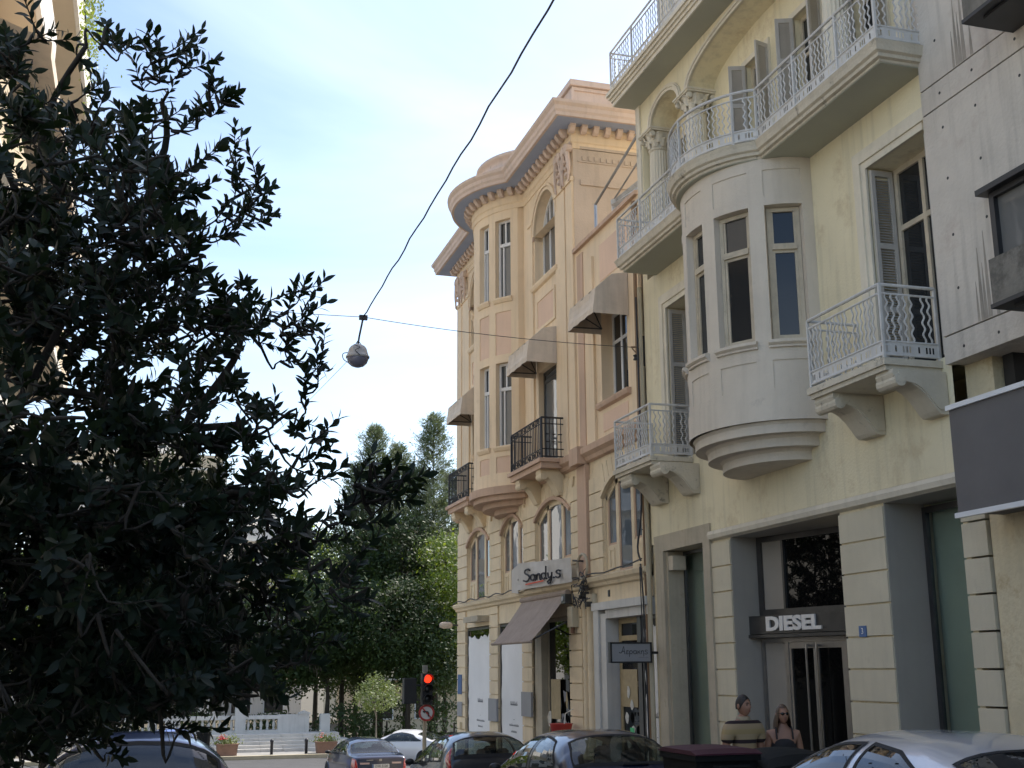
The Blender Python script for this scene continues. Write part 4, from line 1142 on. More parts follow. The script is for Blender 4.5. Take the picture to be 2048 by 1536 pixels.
# marble portal of the wing
po = MB()
for (o, y0, y1, zt) in ((0.10, 21.30, 21.55, 2.62), (0.06, 21.02, 21.30, 2.55)):
    po.box(X0 - o, X0 + 0.2, y0, y1, -1.4, zt)
po.box(X0 - 0.12, X0 + 0.2, PA, 21.60, 2.62, 2.76).box(X0 - 0.06, X0 + 0.2, PA, 21.02, 2.46, 2.62)
mk('portal', po, 'marble', PB)
window(PB, X0 + 0.18, 20.02, 20.98, -1.3, 2.46, (), (2.1, 1.3), 0.10, 'papertan', 'glass_dark', name='shop_door')
mk('mullion', MB().box(X0 + 0.14, X0 + 0.26, 19.85, 20.02, -1.3, 2.46), 'darksteel', PB)
poster(PA, 19.84, -1.2, 2.46, 'torn white sheet behind the projecting sign', X0 + 0.16)
dpaper = MB()
for i in range(9):
    zz = -0.6 + i * 0.22
    yy = 20.45 + rnd.uniform(-0.15, 0.15)
    pts = [(yy + 0.12 * math.cos(t) * rnd.uniform(0.4, 1), zz + 0.13 * math.sin(t) * rnd.uniform(0.5, 1)) for t in [k * 0.9 for k in range(7)]]
    mk('paper_scrap', MB().prism(pts, 'x', X0 + 0.155 - i * 0.001, X0 + 0.158 - i * 0.001), 'paper', PB)
mk('green_note', MB().box(X0 + 0.14, X0 + 0.143, 20.28, 20.46, 0.35, 0.55), 'greenpaper', PB)
mk('tan_sheet', MB().box(X0 + 0.16, X0 + 0.165, 20.12, 20.88, 0.9, 1.55), 'papertan', PB)
bx('small_vent', 'blackmetal', PB, X0 + 0.015, X0 + 0.028, 20.98, 21.06, 2.86, 2.98)
# wing: second floor, parapet, terrace
ww = wall_x(MB(), X0, PA, PM, 5.80, 10.0, [(19.72, 21.05, 6.52, 8.3)], 0.4)
mk('wing_wall', ww, 'cream', PB)
bx('wing_strip', 'terra', PB, X0 - 0.02, X0 + 0.02, 21.95, 22.28, 5.84, 9.9)
for a, b in ((21.35, 21.72), (PA + 0.01, 19.35)): bx('pilaster', 'cream', PB, X0 - 0.05, X0 + 0.02, a, b, 5.84, 9.6)
w = window(PB, X0 + 0.24, 19.72, 21.05, 6.52, 8.3, (20.16, 20.60), (7.72,), 0.07, 'whiteplastic', 'glass')
mk('sill', MB().prism([(X0 + 0.02, 6.38), (X0 - 0.07, 6.42), (X0 - 0.09, 6.48), (X0 - 0.09, 6.52), (X0 + 0.2, 6.53)], 'y', 19.6, 21.2), 'terra', PB)
bx('panel', 'peach', PB, X0 - 0.012, X0 + 0.01, 19.75, 21.0, 5.95, 6.3)
bx('panel', 'peach', PB, X0 - 0.012, X0 + 0.01, 19.55, 21.0, 8.95, 9.7)
mk('parapet_coping', MB().box(X0 - 0.08, X0 + 0.3, PA, PM - 0.03, 10.0, 10.08), 'terra', PB)
mk('terrace', MB().box(X0 + 0.3, 18, PA, PM - 0.03, 9.6, 9.7), 'sidewall', PB)
# iron balconies
def iron_bar(h):
    return mesh_of('baluster', MB().box(-0.008, 0.008, -0.008, 0.008, 0, h), 'iron')
IB = iron_bar(0.80)
def iron_balcony(a, b, lab):
    sl_ = MB().box(7.66, X0 + 0.02, a, b, 5.60, 5.72).box(7.60, X0 + 0.02, a - 0.05, b + 0.05, 5.72, 5.80)
    bo = mk('balcony', sl_, 'terra', PB); bo['label'] = lab
    for (c, d) in ((a + 0.22, a + 0.52), (b - 0.52, b - 0.22)): mk('bracket', bracket_mesh(X0 + 0.02, 7.70, 5.60, 5.08, c, d), 'creamstone', bo)
    fr = MB(); z0, z1 = 5.84, 6.66
    path = [(X0, b - 0.02), (7.68, b - 0.02), (7.68, a + 0.02), (X0, a + 0.02)]
    for z, r in ((z1, 0.02), (z1 - 0.13, 0.012), (z0 + 0.16, 0.012), (z0, 0.014)):
        fr.tube([(p[0], p[1], z) for p in path], r, 4)
    for p in path: fr.box(p[0] - 0.016, p[0] + 0.016, p[1] - 0.016, p[1] + 0.016, 5.80, z1)
    n = int((b - a) / 0.16)
    for i in range(n):
        yy = a + 0.08 + i * 0.16
        fr.tube([(7.68, yy + 0.05 * math.cos(t), z1 - 0.065 + 0.05 * math.sin(t)) for t in [k * math.pi / 4 for k in range(9)]], 0.007, 4)
        fr.tube([(7.68, yy + 0.06 * math.cos(t), z0 + 0.08 + 0.06 * math.sin(t)) for t in [k * math.pi / 4 for k in range(9)]], 0.007, 4)
    for k in range(3):
        xx = 7.80 + k * 0.14
        fr.box(xx - 0.045, xx + 0.045, a + 0.012, a + 0.028, z1 - 0.36 + 0.0, z1 - 0.34).box(xx - 0.045, xx + 0.045, a + 0.012, a + 0.028, z0 + 0.3, z0 + 0.32)
    ro = mk('railing', fr, 'iron', bo)
    k = int((b - a) / 0.11)
    for i in range(1, k): inst('baluster', IB, bo, (7.68, a + (b - a) * i / k, z0 + 0.01))
    for i in range(1, 6):
        for yy in (a + 0.02, b - 0.02): inst('baluster', IB, bo, (7.68 + 0.5 * i / 6, yy, z0 + 0.01))
iron_balcony(23.20, 25.42, 'black iron balcony right of the bow')
iron_balcony(29.15, 31.25, 'black iron balcony left of the bow')

# ---------------------------------------------------------------- awnings and signs on the facades
def dome_awning(y0, y1, zl, label):
    t = thing('dome_awning', label, 'awning', (8.18, (y0 + y1) / 2, zl), group='cream dome awnings on the peach building')
    X1 = 8.19
    prof = [(7.50, zl), (7.55, zl + 0.36), (7.88, zl + 0.66), (X1, zl + 0.72)]
    pv = (X1, zl)
    cl = MB()
    nn = 10
    for (p, q) in zip(prof, prof[1:]):
        for i in range(nn):
            for j in range(3):
                def S(a, b):
                    u, v = a / nn, b / 3
                    x = p[0] + (q[0] - p[0]) * v; z = p[1] + (q[1] - p[1]) * v
                    sg = 0.035 * math.sin(math.pi * u) ** 0.7 * math.sin(math.pi * v) + 0.006 * math.sin(u * 21 + v * 3)
                    dx, dz = q[0] - p[0], q[1] - p[1]; l = math.hypot(dx, dz)
                    return (x + dz / l * sg, y0 + (y1 - y0) * u, z - dx / l * sg)
                cl.quad(S(i, j), S(i + 1, j), S(i + 1, j + 1), S(i, j + 1))
    for y in (y0, y1):
        for (p, q) in zip(prof, prof[1:]): cl.quad((pv[0], y, pv[1]), (p[0], y, p[1]), (q[0], y, q[1]))
    mk('cover', cl, 'awning', t)
    va = MB()
    for i in range(12):
        ya_, yb_ = y0 + (y1 - y0) * i / 12, y0 + (y1 - y0) * (i + 1) / 12
        wv = lambda k_: 0.012 * math.sin(k_ * 1.9)
        va.quad((7.50, ya_, zl), (7.50, yb_, zl), (7.495 + wv(i + 1), yb_, zl - 0.105), (7.495 + wv(i), ya_, zl - 0.105))
    for y in (y0, y1): va.quad((7.50, y, zl), (X1, y, zl), (X1, y, zl - 0.11), (7.495, y, zl - 0.11))
    mk('valance', va, 'awning', t)
    fr = MB()
    for p in prof[:3]:
        fr.tube([(X1, y0 + 0.02, zl), (p[0] + 0.012, y0 + 0.02, p[1] - 0.012), (p[0] + 0.012, y1 - 0.02, p[1] - 0.012), (X1, y1 - 0.02, zl)], 0.012, 5)
    mk('frame', fr, 'darksteel', t)
dome_awning(23.62, 25.10, 8.06, 'cream dome awning over the balcony door right of the bow')
dome_awning(29.30, 30.80, 8.06, 'cream dome awning over the farthest balcony door, left of the bow')
dome_awning(19.60, 20.98, 7.98, 'cream dome awning over the window beside the yellow building')
t = thing('shop_awning', 'brown sloping fabric awning under the handwritten banner', 'awning', (8.15, 24, 2.6))
aw = MB()
n = 8
for i in range(n):
    ya, yb = 22.98 + (26.0 - 22.98) * i / n, 22.98 + (26.0 - 22.98) * (i + 1) / n
    fa, fb = 22.12 + (24.5 - 22.12) * i / n, 22.12 + (24.5 - 22.12) * (i + 1) / n
    fa, fb = 22.98 + 2.72 * i / n, 22.98 + 2.72 * (i + 1) / n
    sag = lambda k: 0.02 * math.sin(math.pi * k / n * 2)
    for j in range(4):
        u0, u1 = j / 4, (j + 1) / 4
        P = lambda w, f, u, k: (8.12 + (7.32 - 8.12) * u, w + (f - w) * u, 3.06 + (2.10 - 3.06) * u - 0.04 * math.sin(math.pi * u) + sag(k) * math.sin(math.pi * u))
        aw.quad(P(ya, fa, u0, i), P(yb, fb, u0, i + 1), P(yb, fb, u1, i + 1), P(ya, fa, u1, i))
mk('cover', aw, 'awning_dark', t)
mk('front_bar', MB().tube([(7.31, 22.94, 2.09), (7.31, 25.74, 2.09)], 0.03, 8), 'awning_dark', t)
mk('roller', MB().tube([(8.10, 22.95, 3.05), (8.10, 26.05, 3.05)], 0.06, 10), 'awning_dark', t)
for y in (23.05, 25.6): mk('arm', MB().tube([(8.15, y, 2.5), (7.32, y, 2.1)], 0.018, 6), 'darksteel', t)

def hand(ch):
    """stroke letters on a unit x-height grid"""
    c = math.cos; s = math.sin; A = lambda cx, cy, rx, ry, a0, a1, n=9: [(cx + rx * c(R(a0 + (a1 - a0) * i / (n - 1))), cy + ry * s(R(a0 + (a1 - a0) * i / (n - 1)))) for i in range(n)]
    D = {
        'S': ([[(1.05, 1.75), (0.75, 2.0), (0.3, 1.9), (0.12, 1.55), (0.35, 1.2), (0.75, 0.95), (0.98, 0.6), (0.8, 0.15), (0.35, -0.05), (-0.15, 0.12)]], 1.15),
        'a': ([A(0.42, 0.5, 0.38, 0.48, 40, 380, 13), [(0.8, 0.95), (0.8, 0.3), (0.95, 0.0)]], 1.0),
        'n': ([[(0.1, 0.95), (0.12, 0.0)], [(0.12, 0.6), (0.35, 0.95), (0.6, 0.9), (0.68, 0.5), (0.7, 0.05), (0.85, 0.0)]], 0.9),
        'd': ([A(0.42, 0.5, 0.38, 0.48, 40, 380, 13), [(0.84, 2.1), (0.82, 1.0), (0.82, 0.25), (0.98, 0.0)]], 1.05),
        'y': ([[(0.1, 0.95), (0.2, 0.3), (0.45, 0.1), (0.7, 0.35)], [(0.78, 0.95), (0.72, 0.2), (0.6, -0.5), (0.3, -0.8), (0.05, -0.55), (0.5, -0.15)]], 0.95),
        '.': ([[(0.1, 0.02), (0.16, 0.06), (0.22, 0.02)]], 0.45),
        's': ([[(0.72, 0.95), (0.4, 1.12), (0.12, 0.9), (0.3, 0.62), (0.65, 0.42), (0.66, 0.1), (0.35, -0.05), (0.02, 0.12)]], 0.85),
        'A': ([[(-0.55, 0.55), (-0.4, 0.3), (-0.1, 0.35), (0.2, 1.0), (0.5, 2.1), (0.62, 1.2), (0.75, 0.0)], [(0.05, 0.75), (0.75, 0.75)]], 1.0),
        'e': ([[(0.65, 0.85), (0.4, 1.0), (0.15, 0.8), (0.38, 0.55), (0.1, 0.3), (0.25, 0.02), (0.65, 0.1)]], 0.8),
        'r': ([A(0.42, 0.5, 0.34, 0.45, 0, 360, 12), [(0.08, 0.5), (0.05, -0.8)]], 0.95),
        'k': ([[(0.12, 0.95), (0.12, 0.0)], [(0.65, 0.95), (0.14, 0.45)], [(0.3, 0.58), (0.7, 0.0)]], 0.85),
        'h': ([[(0.1, 0.95), (0.12, 0.0)], [(0.12, 0.6), (0.35, 0.95), (0.6, 0.85), (0.64, 0.3), (0.66, -0.7)]], 0.85),
    }
    return D[ch]
def hand_text(word, x=0.0):
    out = []
    for ch in word:
        ls, w = hand(ch)
        for l in ls: out.append([(p[0] + x, p[1]) for p in l])
        x += w
    return out, x
ban = thing('shop_banner', 'grey-white banner with handwritten black lettering above the brown awning', 'banner', (7.95, 24, 3.2))
bp = MB(); nY, nZ = 14, 5
def BP(i, j):
    u, v = i / nY, j / nZ
    y = 25.93 - 3.66 * u
    zb = 3.27 - 0.06 * u; zt = 3.86 - 0.18 * u
    return (7.95 + 0.02 * math.sin(u * 9 + v * 3) + 0.012 * math.sin(v * 7 + u * 17), y, zb + (zt - zb) * v)
for i in range(nY):
    for j in range(nZ): bp.quad(BP(i, j), BP(i + 1, j), BP(i + 1, j + 1), BP(i, j + 1))
mk('cloth', bp, 'bannerwhite', ban, True)
ls, wd = hand_text('Sandy.s')
k = 2.45 / wd
mb = MB()
for l in ls:
    pts = crom([(p[0], p[1], 0) for p in l], 4)
    mb.tube([(7.905, 25.25 - p.x * k, 3.42 + p.y * 0.125 - (p.x * k) * 0.03) for p in pts], 0.020, 5)
mk('lettering', mb, 'ink', ban)
mk('underline', MB().box(7.90, 7.905, 23.9, 25.15, 3.33, 3.36), 'redprint', ban)
mk('side_fold', MB().prism([(25.95, 3.2), (26.45, 3.25), (26.45, 3.75), (25.95, 3.84)], 'x', 7.98, 8.0), 'bannerwhite', ban)
arm = MB().tube([(8.12, 22.1, 3.6), (7.96, 22.25, 3.62)], 0.02, 6).tube([(8.12, 22.1, 3.3), (7.96, 22.25, 3.25)], 0.02, 6).tube([(8.15, 25.9, 3.5), (7.96, 25.9, 3.5)], 0.02, 6)
mk('bracket', arm, 'darksteel', ban)
mk('ring', MB().tube([(8.05, 21.95 + 0.28 * math.cos(t), 3.48 + 0.24 * math.sin(t)) for t in [q * math.pi / 8 for q in range(-5, 12)]], 0.028, 6), 'stonejamb', ban)
bl = thing('projecting_sign', 'grey box sign with thin Greek script hanging beside the drainpipes', 'sign', (8.1, 18.87, 1.8))
mk('box', MB().box(7.39, 8.07, 18.83, 18.91, 1.68, 1.965), 'greysign', bl)
mk('frame', MB().box(7.36, 8.10, 18.82, 18.92, 1.965, 1.99).box(7.36, 8.10, 18.82, 18.92, 1.655, 1.68).box(7.36, 7.39, 18.821, 18.919, 1.68, 1.965).box(8.07, 8.10, 18.821, 18.919, 1.68, 1.965), 'blackmetal', bl)
ls, wd = hand_text('Aerakhs')
mb = MB()
for l in ls:
    pts = crom([(p[0], p[1], 0) for p in l], 4)
    mb.tube([(7.56 + p.x * 0.47 / wd, 18.825, 1.80 + p.y * 0.058) for p in pts], 0.0042, 4)
mk('lettering', mb, 'ink', bl)
mb = MB()
rr_ = random.Random(3)
for i in range(9): mb.box(7.86 + i * 0.02, 7.873 + i * 0.02, 18.826, 18.829, 1.735, 1.745 + rr_.uniform(0, 0.014))
mk('small_print', mb, 'inkgrey', bl)['kind'] = 'stuff'

mk('mounting', MB().tube([(8.09, 18.87, 1.82), (8.22, 18.87, 1.82)], 0.025, 6), 'blackmetal', bl)
# little fittings on the walls
cmr = thing('floodlight', 'small dark floodlight on the pier at the awning end', 'lamp', (8.1, 22.75, 2.8))
mk('head', MB().box(7.92, 8.06, 22.62, 22.86, 2.82, 3.0), 'darksteel', cmr); mk('arm', MB().tube([(8.2, 22.74, 2.78), (8.02, 22.74, 2.84)], 0.018, 6), 'darksteel', cmr)
mk('lens', MB().lathe([(0.001, -0.02), (0.05, -0.015), (0.05, 0.0)], (7.915, 22.74, 2.91), 12, axis='x'), 'lampgrey', cmr)
mtb = thing('meter_box', 'small cream meter box below the floodlight', 'box', (8.15, 22.75, 2.3))
mk('case', MB().box(8.06, 8.19, 22.60, 22.90, 2.36, 2.76), 'pipe', mtb); mk('cable_end', MB().tube([(8.12, 22.75, 2.36), (8.12, 22.78, 2.25)], 0.04, 6), 'terracotta', mtb)
rl_ = thing('roller_lamp', 'pale rounded wall lamp at the far corner of the peach building', 'lamp', (8.1, 32.25, 2.72))
mk('shade', MB().lathe([(0.001, -0.19), (0.06, -0.17), (0.09, -0.08), (0.09, 0.08), (0.06, 0.16), (0.001, 0.17)], (7.86, 32.2, 2.72), 14, axis='x'), 'awning', rl_, True)
mk('arm', MB().tube([(8.2, 32.2, 2.72), (8.0, 32.2, 2.72)], 0.025, 6), 'darksteel', rl_)
# nest of cables on the peach wall
rr_ = random.Random(11)
cb = MB()
cb.tube(crom([(8.06, y, 3.30 + 0.03 * math.sin(y * 5) + (0.06 if y < 20 else 0)) for y in [19.05 + 0.6 * i for i in range(23)]], 3), 0.014, 5)
cb.tube(crom([(8.05, 19.05, 3.35), (8.04, 19.15, 3.6), (8.05, 18.95, 4.3), (8.06, 18.92, 6.0), (8.06, 18.93, 8.0)], 4), 0.018, 5)
cb.tube(crom([(8.06, 19.1, 3.3), (8.05, 19.0, 2.6), (8.06, 18.98, 1.2), (8.06, 18.97, -0.5)], 4), 0.016, 5)
cb.tube(crom([(8.05, 19.12, 3.25), (8.03, 19.05, 2.2), (8.05, 19.25, 1.95)], 4), 0.010, 5)
for i in range(9):
    c = (8.05, 21.95 + rr_.uniform(-0.25, 0.25), 3.05 + rr_.uniform(-0.3, 0.25))
    cb.tube(crom([(c[0] + rr_.uniform(-0.08, 0.02), c[1] + rr_.uniform(-0.28, 0.28), c[2] + rr_.uniform(-0.22, 0.22)) for _ in range(5)], 3), 0.009, 4)
tag(mk('cable_bundle', cb, 'cable', None), 'tangled black cables running along the cornice of the peach wall', 'cable')
tb = MB()
for i in range(7):
    c = (8.08, 21.95 + rr_.uniform(-0.2, 0.2), 3.0 + rr_.uniform(-0.25, 0.2)); s = rr_.uniform(0.025, 0.05)
    tb.box(c[0] - s, c[0] + 0.1, c[1] - s, c[1] + s, c[2] - s, c[2] + s)
tag(mk('junction_boxes', tb, 'darksteel', None), 'cluster of dark junction boxes among the cables above the portal', 'junction box')
# folded terrace awning and its frame
ta = thing('terrace_frame', 'grey metal terrace frame with folded striped awning on the low wing roof', 'awning frame', (8.4, 20.5, 10.0))
mk('pole', MB().tube([(8.35, 21.55, 9.7), (8.35, 21.55, 10.80)], 0.03, 6).tube([(8.35, 21.55, 10.80), (8.35, 18.3, 11.55)], 0.03, 6).tube([(8.6, 21.3, 10.75), (8.6, 18.3, 11.4)], 0.02, 6), 'steel', ta)
cl = MB(); rings = []
for i in range(9):
    u = i / 8
    rings.append([(8.45 + 0.5 * u + 0.10 * math.sin(k_ * 1.7), 20.75 - 1.6 * u, 10.62 - 0.28 * k_ / 6 - 0.22 * u * (k_ - 3) / 3 + 0.12 * u) for k_ in range(9)])
mk('folded_cloth', cl.loft(rings, closed=False), 'whiterail', ta)
mk('cloth_end', MB().tube(crom([(8.45, 20.78, 10.62), (8.46, 20.8, 10.45), (8.42, 20.76, 10.2)], 3), [0.07, 0.07, 0.06, 0.06, 0.05, 0.04, 0.015], 6), 'whiterail', ta)

# ---------------------------------------------------------------- the concrete building on the right
CB = thing('concrete_building', 'fair-faced concrete office block with planter boxes at the right edge', 'building', (8.2, 5, g(5)))
XC = 8.10
mk('core', MB().box(XC + 0.06, 20, -16, 10.62, 4.74, 22).box(8.62, 20, -16, 10.64, -0.8, 4.74), 'concrete', CB)
zj = [4.72, 5.03, 7.61, 7.91, 10.6, 10.9, 13.6, 13.9, 17.0]
yj = [10.63, 8.9, 6.6, 4.3, 2.0, -0.3, -4.0]
for a, b in zip(zj, zj[1:]):
    for c, d in zip(yj, yj[1:]):
        if (b - a) > 1 and c <= 9.0 and c > 6.0: continue       # window bays
        bx('panel', 'concrete', CB, XC, XC + 0.08, d + (0.006 if (b - a) > 1 else 0), c - 0.0, a + 0.012, b - 0.006)
for (z0, z1, zf) in ((5.45, 6.27, 5.03), (8.33, 9.15, 7.91)):
    bx('panel', 'concrete', CB, XC, XC + 0.08, 6.606, 8.894, zf + 0.012, z0)
    bx('panel', 'concrete', CB, XC, XC + 0.08, 6.606, 8.894, z1 + 0.05, zf + 2.574)
holesW = []
# strip windows start left of the planters: black frame, pale blind behind
for zf in (5.03, 7.91):
    fr = MB(); y0, y1 = 6.6, 9.58; z0, z1 = zf + 0.42, zf + 1.24
    fr.box(XC - 0.10, XC - 0.002, y1 - 0.07, y1, z0, z1).box(XC - 0.10, XC - 0.002, y0, y0 + 0.07, z0, z1).box(XC - 0.099, XC - 0.002, y0 + 0.07, y1 - 0.07, z0, z0 + 0.06).box(XC - 0.099, XC - 0.002, y0 + 0.07, y1 - 0.07, z1 - 0.06, z1).box(XC - 0.18, XC - 0.002, y0 - 0.05, y1 + 0.10, z1, z1 + 0.06)
    w = mk('strip_window', fr, 'blackmetal', CB)
    bx('pane', 'glass_curtain', w, XC - 0.045, XC - 0.035, y0 + 0.07, y1 - 0.07, z0 + 0.06, z1 - 0.06)
    # planter box hung below it
    bz0 = zf - 0.17 if zf < 6 else zf - 0.08
    pl_ = mk('planter_box', MB().box(7.5, XC - 0.002, 2.0, 9.07, bz0 + 0.04, bz0 + 0.48), 'concrete_stain', CB)
    mk('planter_base', MB().box(7.485, XC - 0.002, 1.9, 9.085, bz0, bz0 + 0.04).box(7.6, XC - 0.1, 2.0, 8.9, bz0 - 0.03, bz0), 'blackmetal', pl_)
    for (yy, hh, ww) in ((9.84, 0.95, 0.03), (9.90, 0.62, 0.025), (9.955, 0.80, 0.03), (10.02, 0.45, 0.02), (9.72, 0.40, 0.025)):
        mk('stain_run', MB().prism([(yy - ww, zf + 0.02), (yy + ww, zf + 0.02), (yy + ww * 0.7, zf + hh * 0.5), (yy + ww * 0.15, zf + hh), (yy - ww * 0.1, zf + hh), (yy - ww * 0.6, zf + hh * 0.55)], 'x', XC - 0.0022, XC), 'stainrun', CB)
# formwork tie holes
tie = mesh_of('tie_hole', MB().lathe([(0.001, -0.002), (0.018, -0.002), (0.018, 0.004), (0.001, 0.004)], (0, 0, 0), 8, axis='x'), 'blackmetal')
for z in (4.86, 5.5, 6.1, 6.75, 7.35, 7.76, 8.4, 9.1):
    for y in (9.05 + 0.1 * (z % 0.3), 9.75, 10.3): inst('tie_hole', tie, CB, (XC, y, z))
# ground-floor wall and the big grey fascia box
mk('ground_strip', MB().box(8.35, 8.62, 10.2, 10.64, 3.2, 4.74).box(8.23, 8.62, 6.0, 10.33, -0.8, 3.2), 'yellow_low', CB)
mk('wall_gap', MB().box(8.45, 8.62, 10.0, 10.16, 3.22, 4.74), 'blackmetal', CB)
fb = mk('fascia_box', MB().box(7.70, 8.5, -3, 10.12, 3.06, 4.10), 'signgrey', CB)
mk('trim', MB().box(7.67, 7.72, -3, 10.14, 4.10, 4.15).box(7.67, 7.72, -3, 10.14, 3.01, 3.06), 'whiteplastic', fb)

# ---------------------------------------------------------------- apartment block on the left
LB = thing('apartment_block', 'tall white apartment block with deep balconies behind the foreground tree', 'building', (-3.4, 16, g(16)))
lh = 3.05
mk('wall', MB().box(-14, -3.25, 11.4, 30.2, -1.6, 21.5), 'whitewall', LB)
for k in range(6):
    z = 4.0 + k * lh
    ye = (22.6, 26.0, 18.0, 26.0, 25.5, 27.0)[k]
    y0 = 11.5
    xo = -1.80
    sl_ = mk('balcony', MB().box(xo, -3.24, y0, ye, z, z + 0.16).box(xo - 0.03, xo + 0.03, y0, ye + 0.02, z - 0.03, z + 0.10), 'whitewall', LB)
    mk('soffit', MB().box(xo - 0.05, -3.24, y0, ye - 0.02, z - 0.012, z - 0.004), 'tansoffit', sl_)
    pm = ('whitewall', 'beigewall', 'whitewall')[k % 3]
    mk('parapet', MB().box(xo, xo - 0.10, y0, ye, z + 0.16, z + 0.95).box(xo - 0.10, -3.24, ye - 0.1, ye - 0.001, z + 0.16, z + 0.95), pm, sl_)
    mk('rail', MB().tube([(xo - 0.05, y0, z + 1.05), (xo - 0.05, ye, z + 1.05)], 0.025, 6), 'whiterail', sl_)
    for y in [y0 + 1.0 + 3.0 * i for i in range(6)]:
        if y + 1.6 > 30: continue
        w = mk('window', MB().box(-3.25, -3.19, y, y + 0.08, z + 0.2, z + 2.4).box(-3.25, -3.19, y + 1.5, y + 1.58, z + 0.2, z + 2.4).box(-3.249, -3.191, y + 0.08, y + 1.5, z + 2.32, z + 2.4).box(-3.248, -3.192, y + 0.75, y + 0.82, z + 0.2, z + 2.32), 'whiteplastic', LB)
        bx('pane', 'glass', w, -3.235, -3.225, y + 0.08, y + 1.5, z + 0.2, z + 2.32)
    if k in (1, 2, 4):
        a = MB().quad((-3.2, y0 + 3, z + 2.75), (-3.2, ye - 3, z + 2.75), (xo + 0.3, ye - 3, z + 2.1), (xo + 0.3, y0 + 3, z + 2.1)).quad((xo + 0.3, y0 + 3, z + 2.1), (xo + 0.3, ye - 3, z + 2.1), (xo + 0.3, ye - 3, z + 1.9), (xo + 0.3, y0 + 3, z + 1.9))
        mk('awning', a, 'awning', LB)
for i in range(7):
    y = 11.6 + i * 2.6
    w = mk('shop_window', MB().box(-3.25, -3.17, y, y + 2.3, g(y) + 0.2, g(y) + 0.5).box(-3.25, -3.17, y, y + 2.3, g(y) + 2.8, g(y) + 3.1), 'darksteel', LB)
    bx('pane', 'glass', w, -3.235, -3.225, y, y + 2.3, g(y) + 0.5, g(y) + 2.8)
LW = thing('unseen_low_building', 'low white building on the left, out of view, kept low to let in sky light', 'building', (-3.4, 2, 0))  # unseen, invented height: kept low so more sky light reaches the facades opposite
mk('wall', MB().box(-14, -3.3, -14, 11.3, -0.8, 4.6), 'whitewall', LW)
mk('cornice', MB().box(-14, -3.15, -14, 11.32, 4.6, 4.8), 'whitewall', LW)
for i in range(8):
    y = -13 + i * 3.0
    w = mk('window', MB().box(-3.3, -3.24, y, y + 0.1, 0.4, 3.0).box(-3.3, -3.24, y + 2.0, y + 2.1, 0.4, 3.0).box(-3.299, -3.241, y + 0.1, y + 2.0, 2.9, 3.0), 'whiteplastic', LW)
    bx('pane', 'glass', w, -3.285, -3.275, y + 0.1, y + 2.0, 0.4, 2.9)
vn = thing('hanging_plant', 'green creeper spilling over the top balcony at upper left', 'plant', (-1.7, 22, 13.2))
rr_ = random.Random(21)
lf = MB()
for i in range(2200):
    u = rr_.random()
    y = 18.3 + u * 6.4 + rr_.gauss(0, 0.15)
    top = 14.9; hang = 0.75 + 0.9 * (0.5 + 0.5 * math.sin(y * 2.1)) * (0.6 + 0.5 * rr_.random())
    z = top - rr_.random() ** 1.2 * hang * 1.6
    x = -1.72 + abs(rr_.gauss(0, 0.16)) - 0.1
    d = Vector((rr_.gauss(0, 1), rr_.gauss(0, 1), rr_.gauss(0, 1))).normalized(); e_ = d.orthogonal().normalized(); s = rr_.uniform(0.025, 0.05)
    p = Vector((x, y, z)); lf.quad(p - d * s, p + e_ * s * 0.6, p + d * s, p - e_ * s * 0.6)
mk('foliage', lf, 'leaf_green', vn)
mk('stem', MB().tube(crom([(-1.8, 18.5 + i * 1.0, 14.2 + 0.2 * math.sin(i)) for i in range(7)], 3), 0.03, 5), 'bark', vn)

# ---------------------------------------------------------------- city behind the park
def far_building(label, x0, x1, y0, y1, z1, storeys, wallm, group='apartment blocks behind the park'):
    t = thing('far_building', label, 'building', ((x0 + x1) / 2, y0, ZP), group=group)
    mk('wall', MB().box(x0, x1, y0, y1, ZP - 0.5, z1), wallm, t)
    h = (z1 - ZP) / storeys
    for s_ in range(storeys):
        z = ZP + s_ * h
        bx('balcony', 'whitewall', t, x0 + 0.4, x1 - 0.4, y0 - 1.3, y0, z + h - 0.18, z + h)
        rl = MB().box(x0 + 0.4, x1 - 0.4, y0 - 1.3, y0 - 1.25, z + h, z + h + 0.9)
        mk('parapet', rl, 'whiterail' if s_ % 2 else 'beigewall', t)
        nw = int((x1 - x0) / 2.6)
        for i in range(nw):
            xa = x0 + 0.6 + i * (x1 - x0 - 1.0) / nw
            w = bx('window', 'whiteplastic', t, xa, xa + 1.5, y0 - 0.06, y0 + 0.02, z + 0.35, z + h - 0.55)
            bx('pane', 'glass', w, xa + 0.08, xa + 1.42, y0 - 0.09, y0 - 0.061, z + 0.43, z + h - 0.63)
    mk('roof_room', MB().box(x0 + 2, x1 - 2, y0 + 2, y1 - 2, z1, z1 + 2.4), wallm, t)
    return t
far_building('white apartment block with long balconies seen through the leaves left of the park', -8.0, 5.2, 88, 100, 15.5, 5, 'whitewall')
far_building('beige apartment block right behind the gap in the park trees', 5.8, 11.5, 92, 104, 11.0, 4, 'whitewall')
far_building('low pale building between park trunks behind the traffic light', 13.5, 26, 78, 88, 4.0, 2, 'beigewall')
far_building('tall pale block behind the foreground tree at far left', -24, -9, 74, 90, 22.0, 7, 'whitewall')
far_building('pale block hidden deep behind the park trees on the right', 16, 34, 100, 112, 11.0, 4, 'beigewall')

